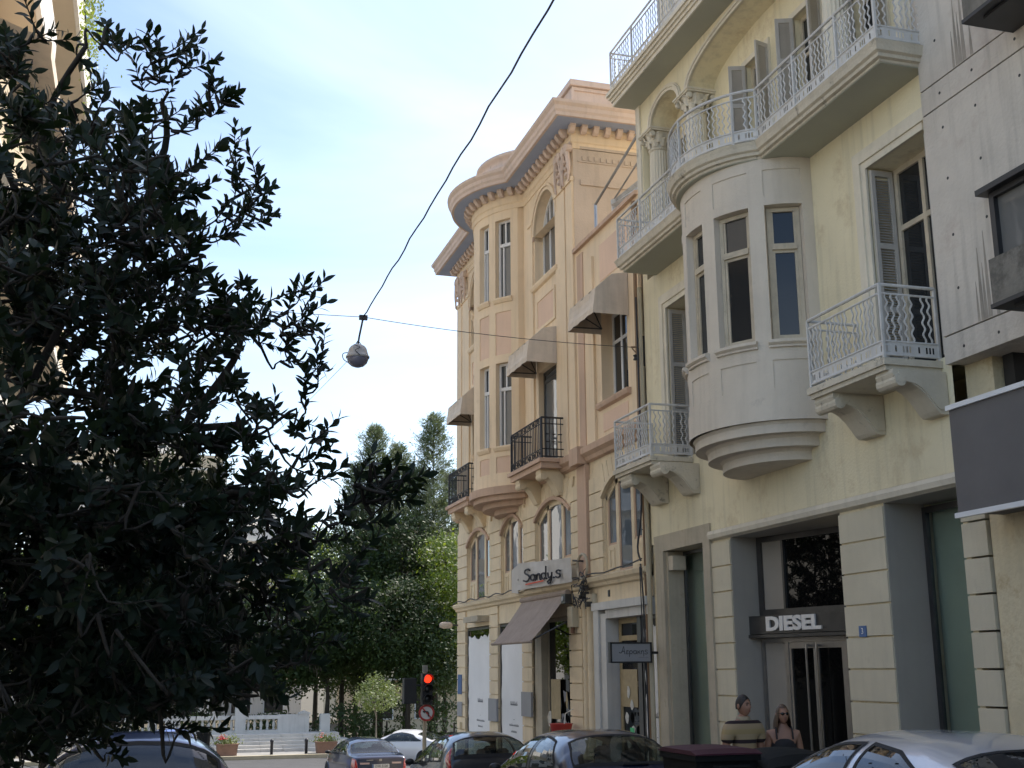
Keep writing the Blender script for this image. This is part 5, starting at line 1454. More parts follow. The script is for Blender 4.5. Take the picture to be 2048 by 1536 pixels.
# ---------------------------------------------------------------- hanging street lamp and overhead wires
LPX, LPY = 3.22, 19.5
node = (LPX + 0.06, LPY, 7.42)
def sagline(a, b, sag, n=24):
    return [(a[0] + (b[0] - a[0]) * i / n, a[1] + (b[1] - a[1]) * i / n, a[2] + (b[2] - a[2]) * i / n - sag * 4 * (i / n) * (1 - i / n)) for i in range(n + 1)]
lp = thing('hanging_street_lamp', 'round grey street lamp hanging from overhead wires in mid street', 'street lamp', (LPX, LPY, 6.5))
mk('hanger', MB().tube(crom([node, (LPX + 0.03, LPY, 7.25), (LPX + 0.0, LPY, 7.08), (LPX - 0.02, LPY, 6.93)], 4), 0.018, 6).tube([(LPX - 0.02, LPY, 7.0), (LPX - 0.09, LPY, 6.88)], 0.008, 5).tube([(LPX - 0.02, LPY, 7.0), (LPX + 0.07, LPY, 6.88)], 0.008, 5), 'cable', lp)
mk('clamp', MB().box(node[0] - 0.07, node[0] + 0.07, LPY - 0.03, LPY + 0.03, node[2] - 0.05, node[2] + 0.03), 'cable', lp)
mk('housing', MB().lathe([(0.001, 0.20), (0.07, 0.195), (0.12, 0.165), (0.15, 0.12), (0.165, 0.06), (0.185, 0.0), (0.20, -0.01), (0.20, -0.035), (0.17, -0.04)], (LPX - 0.02, LPY, 6.73), 24), 'lampgrey', lp, True)
mk('bowl', MB().lathe([(0.185, -0.035), (0.18, -0.07), (0.155, -0.13), (0.105, -0.175), (0.05, -0.195), (0.001, -0.20)], (LPX - 0.02, LPY, 6.73), 24), 'lampglass', lp, True)
mk('strap', MB().tube(crom([(LPX - 0.12, LPY - 0.17, 6.88), (LPX - 0.02, LPY - 0.21, 6.83), (LPX - 0.10, LPY - 0.22, 6.77), (LPX - 0.02, LPY - 0.21, 6.70)], 5), 0.007, 5), 'cable', lp)
mk('side_loop', MB().tube(crom([(LPX - 0.16, LPY, 6.78), (LPX - 0.27, LPY - 0.02, 6.75), (LPX - 0.26, LPY, 6.66), (LPX - 0.17, LPY, 6.60)], 4), 0.008, 5), 'cable', lp)
thick = crom([node] + [(3.28 + 0.012 * (19.5 - y) + 0.0, y, 7.42 + 0.048 * (19.5 - y) - 0.10 * math.sin(math.pi * (19.5 - y) / 26)) for y in (17.5, 15.5, 13.5, 11.5, 9.5, 7.0, 3.0, -2.0, -7.0)], 5)
pts2 = []
for i, p in enumerate(thick): pts2.append(p + Vector((0.010 * math.sin(i * 1.9), 0, 0.012 * math.cos(i * 1.3))))
tag(mk('feeder_cable', MB().tube(pts2, 0.012, 6), 'cable', None), 'thick black lamp cable running up overhead toward the viewer', 'cable')
tag(mk('span_wire', MB().tube(sagline((-3.2, 19.9, 7.62), node, 0.06), 0.006, 4).tube(sagline(node, (8.05, 19.02, 7.10), 0.07), 0.006, 4), 'cable', None), 'thin span wire crossing the street through the hanging lamp', 'wire')
tag(mk('guy_wire', MB().tube(sagline((LPX - 0.2, LPY, 6.62), (1.0, 62, 9.5), 0.5), 0.005, 4), 'cable', None), 'very thin wire leading from the lamp away down the street', 'wire')
wb = thing('wire_bracket', 'rusty iron wall bracket holding the span wire', 'bracket', (8.15, 19.0, 7.1))
mk('arm', MB().tube([(8.22, 19.0, 7.12), (7.98, 19.03, 7.10)], 0.018, 6).tube([(8.2, 19.0, 6.85), (8.0, 19.03, 7.08)], 0.012, 6), 'pipebrown', wb)
mk('plate', MB().box(8.14, 8.2, 18.94, 19.08, 6.75, 7.3), 'iron', wb)
mk('insulator', MB().lathe([(0.001, -0.06), (0.05, -0.05), (0.03, 0.0), (0.05, 0.03), (0.001, 0.06)], (8.06, 19.02, 6.92), 8), 'iron', wb)

# ---------------------------------------------------------------- cars
def interp(K, y):
    if y <= K[0][0]: return K[0][1]
    for i in range(len(K) - 1):
        if y <= K[i + 1][0]:
            x0, v0 = K[i]; x1, v1 = K[i + 1]; h = x1 - x0; t = (y - x0) / h
            def slope(j):
                if j <= 0 or j >= len(K) - 1: return (v1 - v0) / h
                a = (K[j][1] - K[j - 1][1]) / (K[j][0] - K[j - 1][0]); b = (K[j + 1][1] - K[j][1]) / (K[j + 1][0] - K[j][0])
                return 0.0 if a * b <= 0 else 2 * a * b / (a + b)
            m0, m1 = slope(i) * h, slope(i + 1) * h
            return (2 * t ** 3 - 3 * t * t + 1) * v0 + (t ** 3 - 2 * t * t + t) * m0 + (-2 * t ** 3 + 3 * t * t) * v1 + (t ** 3 - t * t) * m1
    return K[-1][1]
def lint(K, y):
    if y <= K[0][0]: return K[0][1:]
    for a, b in zip(K, K[1:]):
        if y <= b[0]:
            t = (y - a[0]) / (b[0] - a[0]); return tuple(p + (q - p) * t for p, q in zip(a[1:], b[1:]))
    return K[-1][1:]
def carpaint(name, col, flake=0.0):
    m, t, b = _nodes(name)
    b.inputs['Base Color'].default_value = tuple(col) + (1,)
    b.inputs['Metallic'].default_value = 0.35 if flake else 0.0
    b.inputs['Roughness'].default_value = 0.32
    b.inputs['Coat Weight'].default_value = 1.0
    b.inputs['Coat Roughness'].default_value = 0.03
    N, L = t.nodes, t.links
    tcn = N.new('ShaderNodeTexCoord'); n1 = N.new('ShaderNodeTexNoise'); n1.inputs['Scale'].default_value = 2.5; n1.inputs['Detail'].default_value = 6
    L.new(tcn.outputs['Object'], n1.inputs['Vector'])
    rp = N.new('ShaderNodeMapRange'); rp.inputs['From Min'].default_value = 0.35; rp.inputs['From Max'].default_value = 0.75; rp.inputs['To Min'].default_value = 0.03; rp.inputs['To Max'].default_value = 0.16
    L.new(n1.outputs['Fac'], rp.inputs['Value']); L.new(rp.outputs['Result'], b.inputs['Coat Roughness'])
    MATS[name] = m
carpaint('paint_navy', (0.012, 0.020, 0.055), 1)
carpaint('paint_darkblue', (0.020, 0.035, 0.10), 1)
carpaint('paint_black', (0.012, 0.016, 0.026), 1)
carpaint('paint_silver', (0.55, 0.56, 0.60), 1)
carpaint('paint_white', (0.62, 0.62, 0.64), 0)
carpaint('paint_blue', (0.03, 0.055, 0.16), 1)
carpaint('paint_midblue', (0.08, 0.13, 0.36), 1)
mat('tail_red', (0.42, 0.012, 0.015), 0.15, 0.2, 30, local=True, coat=1.0)
mat('tail_clear', (0.55, 0.40, 0.38), 0.12, 0.1, 30, local=True, coat=1.0)
mat('seatcloth', (0.05, 0.05, 0.055), 0.9, 0.2, 8, local=True)
mat('platewhite', (0.66, 0.66, 0.64), 0.5, 0.05, local=True)
def make_car(name, label, loc, heading, S, pitch=0.0, ds=0.05):
    t = thing(name, label, 'car', loc, local=True, rot=(pitch, 0, heading))
    zt, belt, plan = S['top'], S['belt'], S['plan']
    L_ = zt[-1][0]
    nexp = S.get('n', 3.0); tum = S.get('tum', 0.30); zlow = 0.20
    LOWP = [(0, 0.90), (0.25, 0.985), (0.5, 1.0), (0.8, 0.985), (1.0, 0.955)]
    def P(y, u):
        top = interp(zt, y); zb = min(interp(belt, y), top - 0.05); w = interp(plan, y)
        side = 1
        if u > 1: u = 2 - u; side = -1
        if u < 0:
            v = 1 + u; z = zlow + (zb - zlow) * v; x = w * interp(LOWP, v)
        else:
            th = R(90) * u ** 1.6; h = top - zb
            n_ = nexp if h > 0.3 else nexp + (0.3 - h) * 9
            c_, s_ = max(0.0, math.cos(th)) ** (2 / n_), max(0.0, math.sin(th)) ** (2 / n_)
            x = w * 0.955 * c_ * (1 - tum * h * s_ ** 1.3); z = zb + h * s_
        return Vector((side * x, y, z))
    def Nn(y, u):
        e1, e2 = 0.004, 0.004
        a = P(min(y + e1, L_), u) - P(max(y - e1, 0), u); b = P(y, u + e2) - P(y, u - e2)
        n = a.cross(b)
        if n.length < 1e-9: return Vector((0, 0, 1))
        n.normalize()
        c0 = Vector((0, y, 0.6))
        return n if n.dot(P(y, u) - c0) > 0 else -n
    ys = [0.0]; y = 0.0; last = interp(zt, 0)
    while y < L_:
        step = ds
        for _ in range(8):
            yy = min(y + step, L_)
            if abs(interp(zt, yy) - last) + (yy - y) * 0.7 <= ds * 1.1 or step < 0.006: break
            step *= 0.6
        y = yy; last = interp(zt, y); ys.append(y)
    us = [-1 + i / 7 for i in range(7)] + [i / 30 for i in range(61)] + [2 + (i + 1) / 7 for i in range(7)]
    wins = []
    for nm, K in S['side']:
        wins.append((nm, K)); wins.append((nm, [(k[0], 2 - k[2], 2 - k[1]) for k in K]))
    wins += S['ends']
    def inside(y, u):
        for nm, K in wins:
            if K[0][0] + 0.03 < y < K[-1][0] - 0.03:
                lo, hi = lint(K, y)
                if lo + 0.035 < u < hi - 0.035: return True
        return False
    mb = MB(); n = len(us)
    for y in ys: mb.v += [tuple(P(y, u)) for u in us]
    for i in range(len(ys) - 1):
        for j in range(n - 1):
            if inside((ys[i] + ys[i + 1]) / 2, (us[j] + us[j + 1]) / 2): continue
            a = i * n + j; mb.f.append((a, a + 1, a + n + 1, a + n))
    mb.f.append(tuple(reversed(range(n)))); mb.f.append(tuple((len(ys) - 1) * n + j for j in range(n)))
    mk('body', mb, S['paint'], t, True)
    # glazing: black seal ring and the glass inside it
    for nm, K in wins:
        ya, yb = K[0][0], K[-1][0]; nc, nr = 22, 8
        cs = [0] + [0.035 / max(0.3, yb - ya) + (1 - 0.07 / max(0.3, yb - ya)) * i / nc for i in range(nc + 1)] + [1]
        seal, gl_ = MB(), MB()
        def pt(i, j, off):
            y = ya + (yb - ya) * cs[i]; lo, hi = lint(K, y); wv = hi - lo
            m_ = min(0.04, wv * 0.35)
            rs = [0, m_] + [m_ + (wv - 2 * m_) * q / nr for q in range(1, nr)] + [wv - m_, wv]
            u = lo + rs[j]
            return P(y, u) + Nn(y, u) * off
        I, J = len(cs), nr + 3
        for i in range(I - 1):
            for j in range(J - 1):
                edge = i in (0, I - 2) or j in (0, J - 2)
                o_ = 0.007 if edge else 0.004
                (seal if edge else gl_).quad(pt(i, j, o_), pt(i + 1, j, o_), pt(i + 1, j + 1, o_), pt(i, j + 1, o_))
        w = mk(nm, gl_, S.get('glass', 'carglass'), t, True)
        mk('seal', seal, 'rubber', w, True)
    for nm, mt, K, off in S.get('patches', []):
        for mir in (0, 1):
            q = MB(); KK = K if not mir else [(k[0], 2 - k[2], 2 - k[1]) for k in K]
            ya, yb = K[0][0], K[-1][0]
            for i in range(10):
                for j in range(6):
                    pp = []
                    for (a, b) in ((i, j), (i + 1, j), (i + 1, j + 1), (i, j + 1)):
                        y = ya + (yb - ya) * a / 10; lo, hi = lint(KK, y); u = lo + (hi - lo) * b / 6
                        pp.append(P(y, u) + Nn(y, u) * (off if (0 < a < 10 and 0 < b < 6) else 0.001))
                    q.quad(*pp)
            mk(nm, q, mt, t, True)
    W = interp(plan, L_ / 2)
    # cabin floor, seats, mirrors, wheels
    mk('floor', MB().box(-W + 0.08, W - 0.08, 0.35, L_ - 0.8, 0.30, 0.36), 'rubber', t)
    for (yy, xs) in ((S['seats'][0], (-0.36, 0.0, 0.36)), (S['seats'][1], (-0.38, 0.38))):
        for sx in xs:
            s_ = MB(); w_ = 0.16 if len(xs) == 3 else 0.22
            top_ = 1.02 if len(xs) == 3 else 1.06
            s_.loft([[(sx + a * w_ * k, yy + b * 0.06 - 0.18 * (z - 0.45), z) for a, b in ((-1, -1), (1, -1), (1, 1), (-1, 1))] for z, k in ((0.40, 0.95), (0.6, 1.0), (0.85, 0.95), (top_ - 0.06, 0.8), (top_ - 0.03, 0.5))])
            s_.loft([[(sx + math.cos(R(22.5 + 45 * i)) * 0.11 * k, yy - 0.12 + math.sin(R(22.5 + 45 * i)) * 0.05 * k, z) for i in range(8)] for z, k in ((top_ - 0.02, 0.6), (top_ + 0.02, 1.05), (top_ + 0.12, 1.0), (top_ + 0.16, 0.6))])
            mk('seat', s_, 'seatcloth', t)
    ym = S['mirror']; zb = interp(belt, ym)
    for sx in (-1, 1):
        wx = interp(plan, ym)
        m = MB().lathe([(0.001, -0.045), (0.07, -0.04), (0.085, 0.0), (0.07, 0.05), (0.03, 0.085), (0.001, 0.09)], (sx * (wx + 0.09), ym, zb + 0.06), 12, axis='y').box(sx * (wx - 0.03), sx * (wx + 0.05), ym - 0.01, ym + 0.03, zb + 0.0, zb + 0.04)
        m.v = [(a_, b_, zb + 0.06 + (c_ - zb - 0.06) * 0.66) for a_, b_, c_ in m.v]
        mk('mirror', m, S.get('mirrorpaint', 'blackmetal'), t, True)
    for yw in S['wheels']:
        for sx in (-1, 1):
            wx = interp(plan, yw) - 0.19
            ty = mk('tyre', MB().lathe([(0.20, 0.0), (0.27, 0.0), (0.305, 0.02), (0.31, 0.06), (0.31, 0.16), (0.305, 0.20), (0.27, 0.215), (0.20, 0.205)] if sx > 0 else [(0.20, 0.0), (0.27, 0.0), (0.305, -0.02), (0.31, -0.06), (0.31, -0.16), (0.305, -0.20), (0.27, -0.215), (0.20, -0.205)], (sx * wx, yw, 0.31), 28, axis='x'), 'rubber', t, True)
            rm = MB().lathe([(0.215, 0.19 * sx), (0.20, 0.205 * sx), (0.19, 0.19 * sx), (0.185, 0.12 * sx), (0.001, 0.11 * sx)], (sx * wx, yw, 0.31), 24, axis='x')
            for k in range(5):
                a = 2 * math.pi * k / 5 + 0.3; d = Vector((0, math.cos(a), math.sin(a))); p = Vector((0, -d.z, d.y))
                c0 = Vector((sx * (wx + 0.185 * sx * sx), yw, 0.31)); c0.x = sx * (wx + 0.18)
                rm.quad(c0 + p * 0.035, c0 - p * 0.035, c0 + d * 0.19 - p * 0.05, c0 + d * 0.19 + p * 0.05)
            mk('rim', rm, 'steel', ty)
            arch = MB().lathe([(0.315, 0.205 * sx), (0.345, 0.212 * sx), (0.35, 0.18 * sx)], (sx * wx, yw, 0.31), 20, 0, math.pi, axis='x')
            mk('wheel_arch', arch, S['paint'], t, True)
            mk('arch_gap', MB().lathe([(0.001, 0.10 * sx), (0.335, 0.192 * sx)], (sx * wx, yw, 0.315), 24, axis='x'), 'rubber', t)
    if 'plate' in S:
        yy, zz, txt = S['plate']
        pl_ = mk('number_plate', MB().box(-0.26, 0.26, yy - 0.012, yy, zz - 0.055, zz + 0.055), 'platewhite', t)
        if txt:
            bx('plate_band', 'plateblue', pl_, -0.26, -0.215, yy - 0.0135, yy - 0.0121, zz - 0.055, zz + 0.055)
            tm_ = text_mesh('plate_text', txt, 0.098, 'ink', 0.001)
            for v in tm_.vertices:
                x, y, z = v.co; v.co = (x * 0.92 + 0.02, yy - 0.013 - z, zz + y)
            o = bpy.data.objects.new('plate_text', tm_); C.objects.link(o); o.parent = pl_
    for nm, b_, mt in S.get('boxes', []): mk(nm, MB().box(*b_), mt, t)
    return t
HATCH = dict(top=[(0, .50), (.03, .78), (.08, .94), (.13, 1.0), (.42, 1.29), (.60, 1.39), (1.1, 1.445), (1.8, 1.44), (2.25, 1.36), (2.95, .99), (3.1, .95), (3.6, .78), (3.76, .62), (3.8, .45)],
    belt=[(0, .92), (.5, .97), (2.0, .93), (3, .88), (3.8, .7)], plan=[(0, .64), (.08, .74), (.4, .81), (1.9, .83), (3.1, .82), (3.6, .72), (3.8, .52)],
    side=[('side_window', [(.50, .05, .22), (.85, .04, .60), (1.32, .04, .69), (1.45, .04, .70)]), ('side_window', [(1.53, .04, .70), (2.0, .04, .69), (2.3, .04, .58), (2.85, .04, .10)])],
    ends=[('rear_window', [(.15, .60, 1.40), (.30, .60, 1.40), (.55, .64, 1.36)]), ('windscreen', [(2.28, .62, 1.38), (2.6, .58, 1.42), (2.92, .55, 1.45)])],
    seats=(1.0, 2.0), mirror=2.55, wheels=(0.62, 3.05), paint='paint_navy')
h2 = dict(HATCH); h2['patches'] = [('tail_light', 'tail_red', [(.02, -.30, .02), (.10, -.26, .10), (.30, -.12, .02)], .012)]
h2['boxes'] = [('rear_wiper', (-0.02, 0.30, 0.13, 0.15, 1.03, 1.045), 'rubber')]
make_car('dark_blue_hatchback', 'dark navy hatchback parked nearest the blade sign, rear window toward the viewer', (5.58, 13.7, g(13.9)), 0.0, h2, -0.045, 0.035)
H1 = dict(HATCH); H1['paint'] = 'paint_black'
H1['top'] = [(0, .50), (.03, .80), (.07, .98), (.10, 1.03), (.26, 1.30), (.42, 1.40), (.9, 1.47), (1.6, 1.465), (2.05, 1.36), (2.75, 1.0), (2.9, .95), (3.3, .78), (3.42, .62), (3.45, .45)]
H1['ends'] = [('rear_window', [(.11, .56, 1.44), (.22, .56, 1.44), (.38, .60, 1.40)]), ('windscreen', [(2.1, .62, 1.38), (2.4, .58, 1.42), (2.72, .55, 1.45)])]
H1['side'] = [('side_window', [(.50, .05, .35), (.70, .04, .62), (1.15, .04, .70), (1.25, .04, .70)]), ('side_window', [(1.32, .04, .70), (1.8, .04, .68), (2.1, .04, .56), (2.65, .04, .10)])]
H1['plan'] = [(0, .66), (.08, .74), (.4, .80), (1.7, .815), (2.8, .80), (3.3, .70), (3.45, .52)]
H1['seats'] = (0.8, 1.7); H1['mirror'] = 2.3; H1['wheels'] = (0.5, 2.85)
H1['patches'] = [('tail_light', 'tail_red', [(.05, -.20, .16), (.14, -.10, .40), (.30, .18, .56)], .012)]
make_car('black_hatchback', 'small black-blue hatchback with tall red tail light parked in front of the white poster', (5.60, 19.6, g(19.9)), 0.0, H1, -0.055)
SED = dict(top=[(0, .50), (.03, .80), (.07, .95), (.16, 1.0), (.70, 1.045), (1.30, 1.35), (1.65, 1.425), (2.4, 1.44), (2.85, 1.36), (3.6, .98), (4.2, .85), (4.42, .7), (4.5, .5)],
    belt=[(0, .90), (.8, .98), (2.4, .93), (3.6, .88), (4.5, .7)], plan=[(0, .68), (.08, .78), (.5, .86), (2.2, .885), (3.6, .87), (4.3, .75), (4.5, .55)],
    side=[('side_window', [(1.05, .06, .20), (1.4, .04, .58), (1.95, .04, .69)]), ('side_window', [(2.02, .04, .69), (2.6, .04, .66), (2.9, .04, .55), (3.45, .04, .10)])],
    ends=[('rear_window', [(.76, .62, 1.38), (1.0, .58, 1.42), (1.30, .62, 1.38)]), ('windscreen', [(2.9, .62, 1.38), (3.2, .58, 1.42), (3.55, .55, 1.45)])],
    seats=(1.5, 2.5), mirror=3.15, wheels=(0.85, 3.65), paint='paint_navy', plate=(0.0, 0.72, 'ZXK 5120'),
    patches=[('tail_light', 'tail_red', [(.012, -.45, -.05), (.06, -.42, .10), (.30, -.30, .02)], .010)],
    boxes=[('badge', (-0.04, 0.04, 0.02, 0.045, 0.86, 0.92), 'steel'), ('badge', (-0.42, -0.22, 0.025, 0.05, 0.88, 0.90), 'steel'), ('reflector', (-0.62, -0.34, -0.004, 0.03, 0.78, 0.83), 'tail_clear'), ('reflector', (0.34, 0.62, -0.004, 0.03, 0.78, 0.83), 'tail_clear')])
make_car('navy_sedan', 'dark navy sedan with white number plate stopped at the traffic light', (6.97, 36.6, g(36)), 0.05, SED, 0.0)
TT = dict(top=[(0, .50), (.03, .78), (.10, .90), (.5, .98), (1.2, 1.25), (1.75, 1.345), (2.2, 1.345), (2.55, 1.25), (3.0, .98), (3.1, .95), (3.75, .78), (3.95, .62), (4.05, .45)],
    belt=[(0, .85), (.6, .93), (2.4, .90), (3.2, .86), (4.05, .7)], plan=[(0, .66), (.08, .76), (.5, .87), (2.2, .885), (3.4, .87), (3.9, .72), (4.05, .52)],
    side=[('side_window', [(.95, .06, .20), (1.4, .05, .58), (2.0, .05, .68), (2.4, .05, .58), (2.85, .05, .12)])],
    ends=[('rear_window', [(.55, .68, 1.32), (.9, .64, 1.36), (1.25, .66, 1.34)]), ('windscreen', [(2.4, .62, 1.38), (2.7, .58, 1.42), (2.95, .55, 1.45)])],
    seats=(1.35, 2.0), mirror=2.6, wheels=(0.82, 3.2), paint='paint_white', tum=0.42, n=2.4, plate=(0.0, 0.62, ''),
    patches=[('tail_light', 'tail_red', [(.012, -.35, -.02), (.10, -.30, .04), (.26, -.20, .0)], .010)])
make_car('white_coupe', 'white sunlit coupe with curved roof turning behind the traffic light', (11.9, 47.6, g(46) + gx(11)), R(48), TT)
SIL = dict(HATCH); SIL['paint'] = 'paint_silver'
SIL['top'] = [(0, .55), (.03, .85), (.08, 1.0), (.25, 1.13), (.70, 1.32), (1.25, 1.415), (1.9, 1.43), (2.4, 1.34), (3.15, .98), (3.8, .8), (4.1, .65), (4.2, .45)]
SIL['belt'] = [(0, .94), (.6, .98), (2.2, .94), (3.2, .88), (4.2, .7)]
SIL['plan'] = [(0, .66), (.08, .75), (.45, .83), (2.0, .86), (3.4, .84), (3.95, .72), (4.2, .52)]
SIL['side'] = [('side_window', [(.62, .05, .16), (.85, .04, .42), (1.2, .04, .62), (1.62, .04, .70)]), ('side_window', [(1.70, .04, .70), (2.1, .04, .69), (2.45, .04, .56), (3.05, .04, .10)])]
SIL['ends'] = [('rear_window', [(.12, .58, 1.42), (.30, .58, 1.42), (.68, .62, 1.38)]), ('windscreen', [(2.45, .62, 1.38), (2.8, .58, 1.42), (3.12, .55, 1.45)])]
SIL['seats'] = (1.15, 2.15); SIL['mirror'] = 2.75; SIL['wheels'] = (0.75, 3.35); SIL['glass'] = 'carglass_dark'
SIL['patches'] = [('tail_light', 'tail_red', [(.02, -.30, .02), (.08, -.22, .20), (.34, -.02, .06)], .014)]
make_car('silver_hatchback', 'silver car at the bottom right corner with sky reflected in its side windows', (5.58, 6.1, g(6.6)), 0.0, SIL, -0.035, 0.03)
BLU = dict(HATCH); BLU['paint'] = 'paint_blue'; BLU['glass'] = 'carglass_dark'; BLU['patches'] = h2['patches']
BLU['top'] = [(0, .50), (.03, .82), (.07, 1.0), (.10, 1.03), (.30, 1.38), (.42, 1.48), (.9, 1.535), (1.8, 1.52), (2.25, 1.41), (2.95, .99), (3.1, .95), (3.6, .78), (3.76, .62), (3.8, .45)]
BLU['ends'] = [('rear_window', [(.11, .52, 1.48), (.22, .52, 1.48), (.38, .56, 1.44)]), HATCH['ends'][1]]
make_car('blue_hatchback', 'blue car under the foreground tree with large pale rear window', (0.02, 9.6, g(10)), 0.0, BLU, -0.04, 0.035)
B2 = dict(SED); B2['paint'] = 'paint_midblue'; B2.pop('plate'); B2['boxes'] = []
make_car('distant_blue_car', 'small bright blue car seen end-on in front of the park balustrade', (1.35, 45.5, g(47)), R(3), B2)
D2 = dict(HATCH); D2['paint'] = 'paint_black'
make_car('dark_parked_car', 'dark car just beyond the blue car at the left kerb', (0.75, 33.5, g(34.5)), 0.0, D2, -0.04)

# ---------------------------------------------------------------- waste containers
mat('lid_maroon', (0.055, 0.012, 0.024), 0.55, 0.15, 3, 0.05, 20, spec=0.3)
mat('bin_black', (0.007, 0.008, 0.008), 0.75, 0.2, 4, 0.1, 30, spec=0.2)
def container(label, xc, yc, lidm, w, d, h, dome):
    z0 = g(yc) + 0.02
    t = thing('waste_container', label, 'waste bin', (xc, yc, z0), group='waste containers at the kerb')
    b = MB().loft([[(xc + sx * w * k / 2, yc + sy * d * k / 2, z) for sx, sy in ((-1, -1), (1, -1), (1, 1), (-1, 1))] for z, k in ((z0 + 0.18, 0.86), (z0 + h, 1.0))])
    b.box(xc - w * 0.53, xc + w * 0.53, yc - d * 0.54, yc + d * 0.54, z0 + h - 0.05, z0 + h)
    for i in range(5): b.box(xc - w * 0.4 + i * w * 0.2 - 0.02, xc - w * 0.4 + i * w * 0.2 + 0.02, yc - d * 0.50, yc - d * 0.42, z0 + 0.3, z0 + h - 0.06)
    mk('body', b, 'bin_black', t)
    rings = []
    for i in range(11):
        u = i / 10; xx = xc - w * 0.54 + w * 1.08 * u
        rings.append([(xx, yc - d * 0.56 + d * 1.12 * v / 8, z0 + h + 0.012 + dome * (math.sin(math.pi * min(1, max(0, u))) ** 0.5) * (0.35 + 0.65 * math.sin(math.pi * v / 8) ** 0.6) + (0.03 if v not in (0, 8) else 0)) for v in range(9)] + [(xx, yc + d * 0.56, z0 + h + 0.004), (xx, yc - d * 0.56, z0 + h + 0.004)])
    mk('lid', MB().loft(rings), lidm, t, False)
    mk('handle', MB().tube([(xc - w * 0.3, yc - d * 0.60, z0 + h - 0.1), (xc + w * 0.3, yc - d * 0.60, z0 + h - 0.1)], 0.018, 6), 'bin_black', t)
    for sx in (-1, 1):
        for sy in (-1, 1): mk('wheel', MB().lathe([(0.001, -0.025), (0.09, -0.025), (0.09, 0.025), (0.001, 0.025)], (xc + sx * w * 0.36, yc + sy * d * 0.34, z0 + 0.09), 14, axis='x'), 'rubber', t)
container('black waste bin with flat maroon lid beside the dark hatchback', 5.17, 10.75, 'lid_maroon', 0.62, 0.75, 1.20, 0.02)
container('large black waste bin with domed lid in front of the couple', 5.90, 10.70, 'bin_black', 0.80, 0.95, 1.06, 0.13)

# ---------------------------------------------------------------- the couple on the pavement
mat('skin_tan', (0.32, 0.17, 0.11), 0.55, 0.1, 10, local=True)
mat('hair_dark', (0.018, 0.014, 0.012), 0.6, 0.3, 30, local=True)
mat('hair_brown', (0.085, 0.05, 0.028), 0.55, 0.35, 40, local=True)
mat('dark_top', (0.022, 0.020, 0.022), 0.85, 0.2, 10, local=True)
mat('trouser_grey', (0.05, 0.05, 0.06), 0.85, 0.2, 10, local=True)
mat('sunglass', (0.006, 0.006, 0.006), 0.1, 0.1, 10, local=True)
mat('lip', (0.30, 0.10, 0.09), 0.5, 0.1, 10, local=True)
mat('eye_white', (0.6, 0.58, 0.55), 0.3, 0.05, 10, local=True)
def polo():
    m, t, b = _nodes('polo_stripes')
    N, L = t.nodes, t.links
    tcn = N.new('ShaderNodeTexCoord'); sp = N.new('ShaderNodeSeparateXYZ'); L.new(tcn.outputs['Object'], sp.inputs['Vector'])
    rmp = N.new('ShaderNodeValToRGB'); rmp.color_ramp.interpolation = 'CONSTANT'
    mr = N.new('ShaderNodeMapRange'); mr.inputs['From Min'].default_value = 0.85; mr.inputs['From Max'].default_value = 1.55
    L.new(sp.outputs['Z'], mr.inputs['Value']); L.new(mr.outputs['Result'], rmp.inputs['Fac'])
    el = rmp.color_ramp.elements
    cols = [(0.0, (.30, .24, .15)), (0.10, (.03, .02, .02)), (0.15, (.36, .27, .16)), (0.30, (.34, .25, .14)), (0.44, (.03, .018, .02)), (0.50, (.38, .29, .17)), (0.58, (.36, .27, .13)), (0.66, (.36, .27, .16)), (0.74, (.03, .018, .02)), (0.79, (.34, .28, .19))]
    el[0].position = 0; el[0].color = cols[0][1] + (1,); el[1].position = cols[1][0]; el[1].color = cols[1][1] + (1,)
    for p, c in cols[2:]:
        e = el.new(p); e.color = c + (1,)
    L.new(rmp.outputs['Color'], b.inputs['Base Color']); b.inputs['Roughness'].default_value = 0.9
    MATS['polo_stripes'] = m
polo()
import bmesh
def skin(verts, edges, radii, root=0, sub=2):
    bm = bmesh.new(); ly = bm.verts.layers.skin.verify(); vs = [bm.verts.new(v) for v in verts]
    for a, b in edges: bm.edges.new((vs[a], vs[b]))
    for i, v in enumerate(vs):
        r = radii[i]; v[ly].radius = r if isinstance(r, tuple) else (r, r)
        v[ly].use_root = (i == root)
    me = bpy.data.meshes.new('sk'); bm.to_mesh(me); bm.free()
    o = bpy.data.objects.new('sk', me); C.objects.link(o)
    m = o.modifiers.new('skin', 'SKIN'); m.use_smooth_shade = True
    o.modifiers.new('sub', 'SUBSURF').levels = sub
    dg = bpy.context.evaluated_depsgraph_get()
    e = bpy.data.meshes.new_from_object(o.evaluated_get(dg))
    out = MB(); out.v = [tuple(v.co) for v in e.vertices]; out.f = [tuple(p.vertices) for p in e.polygons]
    bpy.data.objects.remove(o); bpy.data.meshes.remove(e)
    return out
